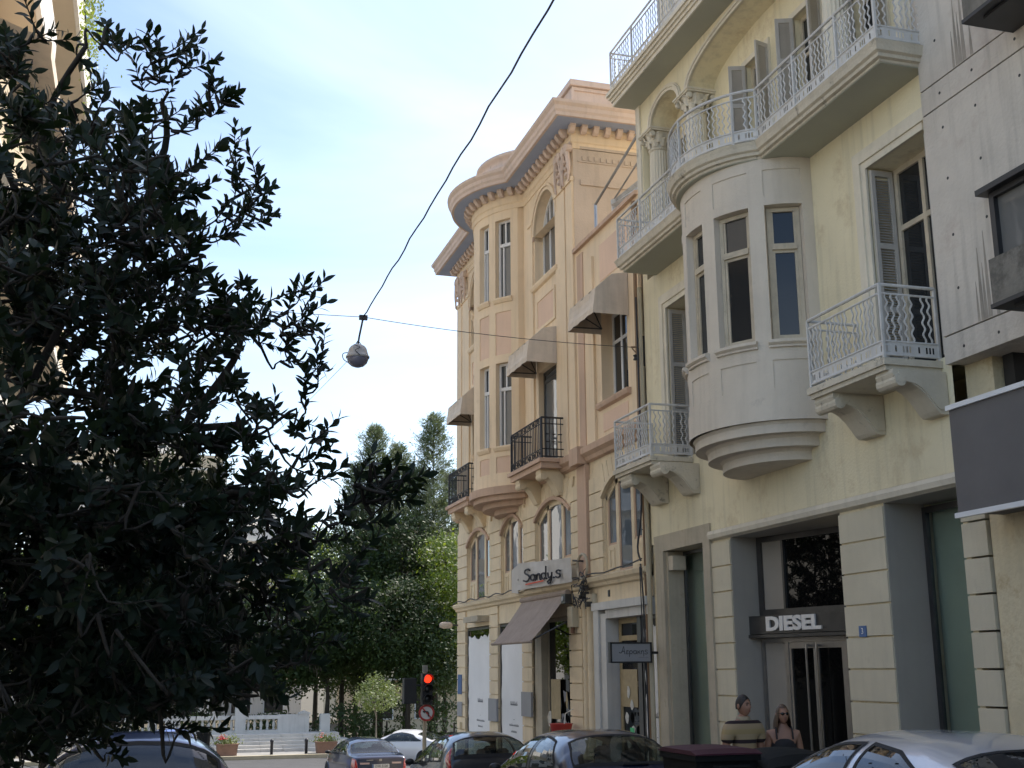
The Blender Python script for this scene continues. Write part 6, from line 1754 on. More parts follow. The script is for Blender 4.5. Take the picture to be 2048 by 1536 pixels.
def head_mesh(c, sc=1.0, turn=0.0, female=False):
    mb = MB(); n, m = 28, 20; rings = []
    for i in range(m + 1):
        ph = -math.pi / 2 + math.pi * i / m
        ring = []
        for j in range(n):
            th = 2 * math.pi * j / n
            x, y, z = 0.074 * math.cos(ph) * math.sin(th), -0.092 * math.cos(ph) * math.cos(th), 0.118 * math.sin(ph)
            if z < 0:
                k = 1 - 0.30 * (-z / 0.118) ** 1.4; x *= k
                if y < 0: y = y * (1 - 0.04 * (-z / 0.118)) - 0.012 * (-z / 0.118)
                else: y *= 1 - 0.35 * (-z / 0.118)
            f = max(0, math.cos(th)) if y < 0 else 0
            nose = math.exp(-((x / 0.013) ** 2)) * math.exp(-(((z + 0.018) / 0.022) ** 2)) if y < 0 else 0
            bridge = math.exp(-((x / 0.011) ** 2)) * math.exp(-(((z - 0.008) / 0.022) ** 2)) if y < 0 else 0
            eye = math.exp(-(((abs(x) - 0.030) / 0.016) ** 2)) * math.exp(-(((z - 0.012) / 0.013) ** 2)) if y < 0 else 0
            brow = math.exp(-(((z - 0.034) / 0.010) ** 2)) * f
            mouth = math.exp(-((x / 0.025) ** 2)) * math.exp(-(((z + 0.058) / 0.012) ** 2)) if y < 0 else 0
            chin = math.exp(-((x / 0.025) ** 2)) * math.exp(-(((z + 0.095) / 0.016) ** 2)) if y < 0 else 0
            y += -0.024 * nose - 0.012 * bridge + 0.008 * eye - 0.004 * brow - 0.005 * mouth - 0.008 * chin
            ring.append((x, y, z))
        rings.append(ring)
    mb.loft(rings)
    for s in (-1, 1):
        mb.loft([[(s * (0.070 + 0.012 * k), 0.008 + 0.020 * q * math.cos(t), -0.005 + 0.032 * q * math.sin(t)) for t in [w * math.pi / 4 for w in range(8)]] for k, q in ((0, 0.7), (1, 1.0), (1.4, 0.8))])
    return mb.xf(Matrix.Translation(c) @ Matrix.Rotation(turn, 4, 'Z') @ Matrix.Scale(sc, 4))
def hand_tubes(mb, w, d, side):
    """palm and five bent fingers hanging from the wrist w in direction d"""
    d = Vector(d).normalized(); a = Vector((0, -1, 0)); a = (a - d * a.dot(d)).normalized(); b = d.cross(a)
    w = Vector(w)
    mb.loft([[w + d * t + a * (0.042 * k * math.cos(q)) + b * (0.016 * k * math.sin(q)) for q in [i * math.pi / 4 for i in range(8)]] for t, k in ((-0.02, 0.6), (0.03, 0.9), (0.07, 1.0), (0.10, 0.9))])
    for i, l in enumerate((0.070, 0.080, 0.075, 0.058)):
        s = w + d * 0.09 + a * (0.030 - 0.020 * i)
        mb.tube([s, s + d * l * 0.5 - b * 0.008 * side, s + d * l - b * 0.028 * side], [0.010, 0.009, 0.007], 6)
    s = w + d * 0.035 + a * 0.036
    mb.tube([s, s + d * 0.03 + a * 0.022, s + d * 0.062 + a * 0.022], [0.012, 0.010, 0.008], 6)
def person(label, loc, rz, H, female, turn, tilt=0.0):
    t = thing('person', label, 'person', loc, rz, local=True)
    k = H / 1.75; sw = 0.17 if female else 0.205
    V = [(0, 0, .95), (0, 0.0, 1.10), (0, 0.0, 1.25), (0, 0.0, 1.38), (0, 0.012, 1.47), (0, 0.0, 1.56)]
    rad = [(.15, .11), (.135, .10), (.15, .105), (.155, .10), (.065, .065), (.054, .058)]
    E = [(0, 1), (1, 2), (2, 3), (3, 4), (4, 5)]
    for s in (-1, 1):
        b = len(V)
        V += [(s * sw, 0.005, 1.40), (s * (sw + 0.045), 0.03, 1.13), (s * (sw + 0.055), -0.05, 0.90), (s * (sw + 0.05), -0.07, 0.84)]
        rad += [.062 if female else .072, .042 if female else .050, .030 if female else .034, .028]
        E += [(3, b), (b, b + 1), (b + 1, b + 2), (b + 2, b + 3)]
        b = len(V)
        V += [(s * 0.095, 0, .90), (s * 0.10, -0.02 + 0.05 * s, .50), (s * 0.10, 0.03 + 0.06 * s, .10), (s * 0.105, -0.12 + 0.06 * s, .045)]
        rad += [.10, .062, .042, .036]
        E += [(0, b), (b, b + 1), (b + 1, b + 2), (b + 2, b + 3)]
    V = [tuple(c * k for c in v) for v in V]
    rad = [tuple(x * k for x in r) if isinstance(r, tuple) else r * k for r in rad]
    rb_ = list(rad)
    if not female:
        for i_, q_ in ((0, .85), (1, .8), (2, .78), (3, .74)): rb_[i_] = (rad[i_][0] * q_, rad[i_][1] * q_)
        for i_ in (6, 14): rb_[i_] = rad[i_] * 0.78
    bd = skin(V, E, rb_)
    hc = Vector((0, -0.015, 1.635)) * k
    hd = head_mesh(hc, k, turn)
    o_ = len(bd.v); bd.v += hd.v; bd.f += [tuple(i + o_ for i in f) for f in hd.f]
    for s in (-1, 1): hand_tubes(bd, Vector((s * (sw + 0.05), -0.07, 0.84)) * k, (0, -0.15, -1), s)
    mk('body', bd, 'skin_tan', t, True)
    # clothes over torso / upper arms / legs
    g_ = 0.018
    if not female:
        ids = [0, 1, 2, 3]
        V2 = [V[i] for i in ids] + [(0, 0.015 * k, 1.455 * k)]; r2 = [(rad[i][0] + g_ * (1.3, 1.3, 1.4, 1.9)[i], rad[i][1] + g_ * (1.3, 1.3, 1.4, 1.9)[i]) for i in ids] + [(.108 * k, .10 * k)]; E2 = [(0, 1), (1, 2), (2, 3), (3, 4)]
        for s in (-1, 1):
            b = len(V2); V2 += [(s * sw * k, 0.005 * k, 1.40 * k), (s * (sw + 0.032) * k, 0.02 * k, 1.20 * k)]; r2 += [.094 * k, .078 * k]; E2 += [(3, b), (b, b + 1)]
        sh = mk('polo_shirt', skin(V2, E2, r2), 'polo_stripes', t, True)
        col = MB().lathe([(0.075 * k, 1.455 * k), (0.088 * k, 1.47 * k), (0.078 * k, 1.515 * k), (0.068 * k, 1.51 * k)], (0, 0.006, 0), 18)
        mk('collar', col, 'polo_stripes', sh, True)
    else:
        V2 = [V[0], V[1], V[2], (0, 0, 1.37 * k)]; r2 = [(rad[i][0] + g_ * 1.4, rad[i][1] + g_ * 1.4) for i in (0, 1, 2)] + [(.17 * k, .125 * k)]
        tt_ = mk('tank_top', skin(V2, [(0, 1), (1, 2), (2, 3)], r2), 'dark_top', t, True)
        for q in (-1, 1):
            mk('strap', MB().tube(crom([(q * 0.10 * k * f_, yy * k, zz * k) for f_, yy, zz in ((1, -0.13, 1.34), (1.0, -0.085, 1.455), (0.95, 0.03, 1.485), (0.9, 0.11, 1.36))], 3), 0.011, 5), 'dark_top', tt_)
    V3 = [V[0], (0, 0, 1.02 * k)]; r3 = [(rad[0][0] + g_ * 0.6, rad[0][1] + g_ * 0.6), (.14 * k, .108 * k)]; E3 = [(0, 1)]
    for s_i in (0, 1):
        base = 6 + 8 * s_i + 4; b = len(V3)
        V3 += [V[base], V[base + 1], tuple(Vector(V[base + 2]) + Vector((0, 0, 0.02)))]; r3 += [rad[base] + 0.014, rad[base + 1] + 0.016, rad[base + 2] + 0.022]
        E3 += [(0, b), (b, b + 1), (b + 1, b + 2)]
    mk('trousers', skin(V3, E3, r3), 'trouser_grey', t, True)
    for s in (-1, 1):
        c = (s * 0.105 * k, (-0.05 + 0.06 * s) * k, 0.04)
        mk('shoe', MB().loft([[(c[0] + 0.048 * q * math.cos(a), c[1] + yy + 0.0, c[2] + 0.045 * q2 * math.sin(a)) for a in [w * math.pi / 4 for w in range(8)]] for yy, q, q2 in ((0.12, 0.4, 0.7), (0.09, 0.8, 1.1), (0.0, 1.0, 1.0), (-0.09, 1.0, 0.7), (-0.14, 0.4, 0.4))]), 'rubber', t, True)
    # hair, eyes / sunglasses, mouth
    Mh = Matrix.Translation(hc) @ Matrix.Rotation(turn, 4, 'Z') @ Matrix.Scale(k, 4)
    hr = MB(); rings = []; rg = random.Random(5)
    if not female:
        for i in range(9):
            ph = math.pi / 2 - (math.pi * 0.60) * i / 8
            ring = []
            for j in range(28):
                th = 2 * math.pi * j / 28
                front = max(0.0, math.cos(th))
                p2 = max(ph, R(38) * front + R(-25) * (1 - front))
                r_ = 1.07 + 0.02 * rg.random()
                ring.append((0.074 * r_ * math.cos(p2) * math.sin(th), -0.092 * r_ * math.cos(p2) * math.cos(th) + 0.004, 0.118 * (r_ + 0.02) * math.sin(p2)))
            rings.append(ring)
        mk('hair', hr.loft(rings, True, False).xf(Mh), 'hair_dark', t, True)
        ey = MB()
        for s in (-1, 1): ey.lathe([(0.001, -0.006), (0.007, -0.004), (0.009, 0.0), (0.001, 0.006)], (s * 0.030, -0.082, 0.012), 10, axis='y')
        mk('eyes', ey.xf(Mh), 'hair_dark', t, True)
        bw_ = MB()
        for s in (-1, 1): bw_.tube([(s * 0.045, -0.078, 0.030), (s * 0.03, -0.089, 0.034), (s * 0.014, -0.092, 0.030)], [0.003, 0.005, 0.004], 5)
        mk('eyebrows', bw_.xf(Mh), 'hair_dark', t)
    else:
        for i in range(13):
            u = i / 12; ring = []
            for j in range(36):
                th = R(52) + (2 * math.pi - R(104)) * j / 35          # open towards the face
                if u < 0.45:
                    ph = math.pi / 2 * (1 - u / 0.45)
                    r_ = 1.12; c_ = math.cos(ph)
                    th2 = 2 * math.pi * j / 35 if False else th
                    ring.append((0.074 * r_ * c_ * math.sin(th2), -0.092 * r_ * c_ * math.cos(th2) + 0.006, 0.118 * 1.10 * math.sin(ph)))
                else:
                    v = (u - 0.45) / 0.55; w_ = 1.14 + 0.35 * math.sin(math.pi * v * 0.75) + 0.05 * math.sin(j * 2.3 + v * 4)
                    ring.append((0.074 * w_ * math.sin(th), -0.092 * (w_ - 0.1) * math.cos(th) + 0.012 + 0.02 * v, -0.225 * v + 0.006 * math.sin(j * 1.7)))
            rings.append(ring)
        hr.loft(rings, False)
        # fringe over the crown in front
        cap = []
        for i in range(6):
            ph = math.pi / 2 - R(50) * i / 5
            cap.append([(0.074 * 1.10 * math.cos(ph) * math.sin(th), -0.092 * 1.10 * math.cos(ph) * math.cos(th), 0.118 * 1.09 * math.sin(ph)) for th in [R(-56) + R(112) * q / 12 for q in range(13)]])
        hr.loft(cap, False)
        mk('hair', hr.xf(Mh), 'hair_brown', t, True)
        sg = MB()
        for s in (-1, 1):
            sg.loft([[(s * 0.031 + 0.026 * q * math.cos(a), -0.097 - dy + 0.012 * (abs(s * 0.031 + 0.026 * math.cos(a)) / 0.057) ** 2, 0.012 + 0.019 * q * math.sin(a)) for a in [w * math.pi / 6 for w in range(12)]] for dy, q in ((0.0, 1.0), (0.004, 0.9))])
            sg.tube([(s * 0.056, -0.086, 0.018), (s * 0.074, -0.03, 0.018), (s * 0.078, 0.01, 0.01)], 0.0035, 5)
        sg.tube([(-0.008, -0.101, 0.018), (0.008, -0.101, 0.018)], 0.003, 5)
        mk('sunglasses', sg.xf(Mh), 'sunglass', t, True)
    mk('mouth', MB().tube([(-0.020, -0.090, -0.057), (0.0, -0.098, -0.060), (0.020, -0.090, -0.057)], [0.003, 0.006, 0.003], 6).xf(Mh), 'lip', t)
    return t
person('person in tan polo shirt with dark stripes, smiling to the right', (6.50, 12.6, g(12.6) + 0.10), R(8), 1.67, False, R(14))
person('person in dark tank top with long brown hair and sunglasses', (6.99, 12.6, g(12.6) + 0.10), R(-20), 1.56, True, R(12))

# ---------------------------------------------------------------- traffic light
TX, TY = 6.20, 27.4
tz = g(TY) + 0.13
tl = thing('traffic_light', 'traffic light showing red with a round no-left-turn sign below', 'traffic light', (TX, TY, tz))
mk('pole', MB().tube([(TX, TY, tz), (TX, TY, 1.52)], 0.045, 10), 'pipe', tl)
mk('base', MB().lathe([(0.10, 0), (0.10, 0.5), (0.055, 0.55)], (TX, TY, tz), 12), 'greysign', tl)
hd_ = mk('signal_head', MB().box(TX - 0.115, TX + 0.115, TY - 0.28, TY - 0.06, 0.80, 1.48), 'blackmetal', tl)
for i, z in enumerate((1.36, 1.14, 0.92)):
    mk('lens', MB().lathe([(0.088, 0.0), (0.084, -0.012), (0.05, -0.026), (0.001, -0.032)], (TX, TY - 0.281, z), 20, axis='y'), 'redlight' if i == 0 else 'lens_dark', hd_)
    mk('visor', MB().lathe([(0.098, 0.0), (0.102, -0.14)], (TX, TY - 0.281, z), 16, R(-10), R(190), axis='y'), 'blackmetal', hd_)
mk('cap', MB().box(TX - 0.05, TX + 0.05, TY - 0.05, TY + 0.05, 1.50, 1.66), 'steel', tl)
mk('side_head', MB().box(TX - 0.50, TX - 0.22, TY - 0.12, TY + 0.10, 0.82, 1.38).box(TX - 0.22, TX, TY - 0.03, TY + 0.03, 1.2, 1.24), 'blackmetal', tl)
SZ, q_ = 0.62, 0.77
sgn_ = mk('sign_disc', MB().lathe([(0.001, 0.0), (0.235 * q_, 0.0), (0.235 * q_, 0.012), (0.001, 0.012)], (TX, TY - 0.20, SZ), 32, axis='y'), 'signred', tl)
mk('sign_face', MB().lathe([(0.001, -0.004), (0.178 * q_, -0.004), (0.178 * q_, 0.0)], (TX, TY - 0.20, SZ), 32, axis='y'), 'signwhite', sgn_)
ar = MB().tube([(TX + 0.055 * q_, TY - 0.208, SZ - 0.10 * q_), (TX + 0.055 * q_, TY - 0.208, SZ - 0.01), (TX + 0.03 * q_, TY - 0.208, SZ + 0.03 * q_), (TX - 0.06 * q_, TY - 0.208, SZ + 0.04 * q_)], 0.018, 6)
ar.prism([(TX - 0.06 * q_, SZ + 0.095 * q_), (TX - 0.06 * q_, SZ - 0.015 * q_), (TX - 0.125 * q_, SZ + 0.04 * q_)], 'y', TY - 0.214, TY - 0.206)
mk('arrow', ar, 'ink', sgn_)
mk('slash', MB().prism([(TX - 0.145 * q_, SZ + 0.13 * q_), (TX - 0.12 * q_, SZ + 0.155 * q_), (TX + 0.145 * q_, SZ - 0.13 * q_), (TX + 0.12 * q_, SZ - 0.155 * q_)], 'y', TY - 0.220, TY - 0.215), 'signred', sgn_)

# ---------------------------------------------------------------- park steps, balustrade, planters, bollards
SY = 53.3
steps = struct(mk('park_steps', MB().box(-6, 8.6, SY + 1.8, SY + 6, ZP, ZP + 0.78), 'stepstone'))
for i in range(5):
    z0 = ZP + 0.142 + i * 0.127; ex = 0.36 * (4 - i)
    pts = [(2.2, SY + i * 0.36), (7.6 + ex * 0.6, SY + i * 0.36), (8.6 + ex, SY + 1.1 + i * 0.25), (8.6 + ex, SY + 5), (2.2, SY + 5)]
    for j in range(6):
        a, b = 2.2 + j * 0.95, 2.2 + (j + 1) * 0.95
        if b > 7.6: b = 7.6
        o = bx('step_stone', 'stepstone', steps, a + 0.004, b - 0.004, SY + i * 0.36 + 0.002 * (j % 2), SY + 5 - 0.01 * i, z0 - 0.12, z0 + 0.125)
    mk('step_stone', MB().prism([(7.604, SY + i * 0.36), (7.6 + ex * 0.75, SY + i * 0.36), (8.3 + ex, SY + 0.9 + i * 0.3), (8.3 + ex, SY + 5), (7.604, SY + 5)], 'z', z0 - 0.12, z0 + 0.125), 'stepstone', steps)
BY = SY + 2.6; BZ = ZP + 0.78
ba = thing('park_balustrade', 'pale stone balustrade with posts above the park steps', 'balustrade', (2, BY, BZ))
posts = (-8.5, -5.2, -1.9, 1.4, 4.35)
for x in posts:
    h = 1.25 if abs(x - 4.35) < 0.1 else 0.95
    mk('post', MB().box(x - 0.23, x + 0.23, BY - 0.2, BY + 0.2, BZ, BZ + h).box(x - 0.27, x + 0.27, BY - 0.24, BY + 0.24, BZ + h, BZ + h + 0.07), 'balstone', ba)
bl_m = mesh_of('baluster', MB().lathe([(0.06, 0), (0.06, 0.05), (0.04, 0.08), (0.075, 0.2), (0.06, 0.32), (0.04, 0.38), (0.06, 0.42), (0.06, 0.46)], (0, 0, 0), 8), 'balstone', True)
for a, b in zip(posts, posts[1:] + (6.2,)):
    mk('top_rail', MB().box(a + 0.23, b - 0.23, BY - 0.16, BY + 0.16, BZ + 0.60, BZ + 0.76), 'balstone', ba)
    mk('plinth', MB().box(a + 0.23, b - 0.23, BY - 0.15, BY + 0.15, BZ, BZ + 0.14), 'balstone', ba)
    n = int((b - a - 0.46) / 0.24)
    for i in range(n): inst('baluster', bl_m, ba, (a + 0.35 + i * (b - a - 0.46) / n, BY, BZ + 0.14))
mk('end_wall', MB().box(5.97, 7.35, BY - 0.16, BY + 0.16, BZ, BZ + 0.78).prism([(6.9, BZ + 0.78), (7.4, BZ + 0.78), (7.4, BZ + 0.84), (7.15, BZ + 0.94), (6.9, BZ + 0.84)], 'y', BY - 0.2, BY + 0.2), 'balstone', ba)
mk('end_post', MB().box(7.85, 8.28, BY - 0.2, BY + 0.2, BZ - 0.1, BZ + 0.78), 'balstone', ba)
rr_ = random.Random(9)
def flower_box(x, y, label, red):
    z = ZP + 0.142
    t = thing('flower_planter', label, 'planter', (x, y, z), group='flower planters on the park pavement')
    mk('box', MB().loft([[(x + sx * 0.42 * k, y + sy * 0.28 * k, zz) for sx, sy in ((-1, -1), (1, -1), (1, 1), (-1, 1))] for zz, k in ((z, 0.90), (z + 0.40, 1.0), (z + 0.401, 1.05), (z + 0.46, 1.05))]), 'terracotta', t)
    lf, fl = MB(), MB()
    for i in range(420):
        p = Vector((x + rr_.gauss(0, 0.24), y + rr_.gauss(0, 0.13), z + 0.44 + abs(rr_.gauss(0, 0.14))))
        d = Vector((rr_.gauss(0, 1), rr_.gauss(0, 1), rr_.gauss(0, 1))).normalized(); e_ = d.orthogonal().normalized(); s = rr_.uniform(0.03, 0.07)
        lf.quad(p - d * s, p + e_ * s * 0.5, p + d * s, p - e_ * s * 0.5)
    for i in range(70 if red else 16):
        p = Vector((x - 0.2 + rr_.gauss(0, 0.09), y + rr_.gauss(0, 0.1), z + 0.62 + abs(rr_.gauss(0, 0.07))))
        fl.lathe([(0.001, -0.02), (0.03, 0.0), (0.001, 0.02)], tuple(p), 5)
    mk('leaves', lf, 'leaf_small', t); mk('flowers', fl, 'redflower', t)
flower_box(3.55, 51.75, 'terracotta planter with red flowers at the foot of the park steps', True)
flower_box(7.55, 51.75, 'terracotta planter with yellow-green leaves nearest the sedan', False)
for i, (x, lab) in enumerate(((5.32, 'dark bollard between the two planters, nearer the red flowers'), (6.72, 'dark bollard beside the right-hand planter'))):
    t = thing('bollard', lab, 'bollard', (x, 51.6, ZP + 0.142), group='bollards along the park pavement')
    mk('post', MB().lathe([(0.06, 0), (0.06, 0.48), (0.075, 0.49), (0.075, 0.56), (0.04, 0.60), (0.001, 0.61)], (x, 51.6, ZP + 0.142), 12), 'iron', t, True)
tag(mk('litter_bin', MB().loft([[(2.62 + 0.28 * k * math.cos(a), 51.9 + 0.28 * k * math.sin(a), ZP + 0.142 + z) for a in [w * math.pi / 6 for w in range(12)]] for z, k in ((0, 0.85), (0.85, 1.0), (0.86, 1.1), (0.95, 1.1))]), 'bin_black', None), 'dark litter bin at the left end of the park steps', 'litter bin')
# red plastic bucket lantern by the papered shop window
rb = thing('red_basket', 'small red basket hanging in front of the papered shop window', 'basket', (7.95, 22.9, 0.3))
mk('bowl', MB().lathe([(0.16, -0.20), (0.17, -0.19), (0.22, 0.03), (0.24, 0.05), (0.21, 0.05), (0.001, 0.03)], (7.9, 22.92, 0.48), 14), 'signred', rb, True)
mk('strap', MB().tube([(7.9, 22.72, 0.5), (7.95, 22.8, 0.72), (8.15, 22.9, 0.8)], 0.012, 5), 'paper', rb)
TIPS=[(-0.30,4.90,4.27),(-0.21,4.60,4.03),(-0.11,4.23,3.90),(-0.07,4.95,4.21),(0.09,4.78,4.24),(0.06,4.37,3.90),(0.20,4.38,3.76),(0.14,4.48,3.95),(0.29,4.95,3.86),(0.25,4.81,3.66),(0.32,4.31,3.40),(0.42,4.88,3.61),(0.44,4.87,3.48),(0.29,4.35,3.26),(0.25,4.42,3.21),(-0.37,4.31,3.87),(-0.33,4.73,3.97),(-0.44,4.28,3.88),(0.53,4.90,3.18),(0.59,4.42,3.06),(0.62,4.56,3.01),(0.60,4.43,2.86),(0.63,4.79,2.82),(0.69,4.97,2.83),(0.57,4.45,2.80),(0.52,4.84,3.01),(0.50,4.97,2.63),(0.43,4.96,2.63),(0.64,4.29,2.49),(0.66,4.95,2.58),(0.66,4.69,2.48),(0.60,3.84,2.24),(0.67,3.75,2.27),(0.77,3.82,2.25),(0.85,3.80,2.21),(0.83,3.91,2.14),(0.72,3.86,2.15),(0.68,4.02,2.07),(0.62,3.94,2.14),(0.74,3.80,2.06),(0.63,3.92,1.90),(0.70,3.91,1.82),(0.69,4.45,1.70),(0.68,4.77,1.61),(0.66,3.86,1.94),(0.76,3.94,2.21),(0.48,4.48,1.50),(0.05,4.92,1.42),(-0.07,4.79,1.35),(-0.03,4.87,1.28),(-0.11,4.29,1.36),(0.10,4.85,1.45),(-0.59,4.16,3.79),(-0.62,4.56,3.84),(-0.23,4.17,1.36),(-0.56,4.35,3.84),(0.61,4.18,1.80),(0.62,4.75,1.69),(-0.26,4.94,4.27),(-0.16,4.40,3.86),(-0.13,4.61,4.07),(-0.08,4.18,3.86),(-0.03,4.46,3.89),(-0.01,4.80,3.98),(0.05,4.37,3.97),(0.07,4.20,3.86),(0.12,4.24,3.76),(0.18,4.94,4.08),(0.18,4.41,3.73),(0.09,4.37,3.72),(0.02,4.36,3.66),(0.23,4.45,3.80),(0.24,4.71,3.79),(0.16,4.17,3.45),(0.27,4.26,3.49),(0.27,4.73,3.59),(0.32,4.49,3.42),(0.38,4.79,3.50),(0.23,4.66,3.44),(0.38,4.54,3.32),(0.30,4.72,3.43),(0.56,4.80,3.17),(0.53,4.21,2.96),(0.59,4.83,3.06),(0.55,4.86,2.97),(0.60,4.74,2.96),(0.53,4.45,2.70),(0.51,4.74,2.85),(0.43,4.52,2.61),(0.36,4.31,2.40),(0.52,4.44,2.47),(0.61,4.30,2.37),(0.56,4.18,2.30),(0.61,4.20,2.25),(0.67,3.90,2.26),(0.72,3.80,2.24),(0.85,4.07,2.25),(0.86,3.94,2.19),(0.68,3.83,2.19),(0.75,3.75,2.12),(0.67,4.07,2.16),(0.71,3.87,2.01),(0.64,4.10,2.03),(0.71,4.78,1.98),(0.67,3.95,1.77),(0.62,4.47,1.77)]
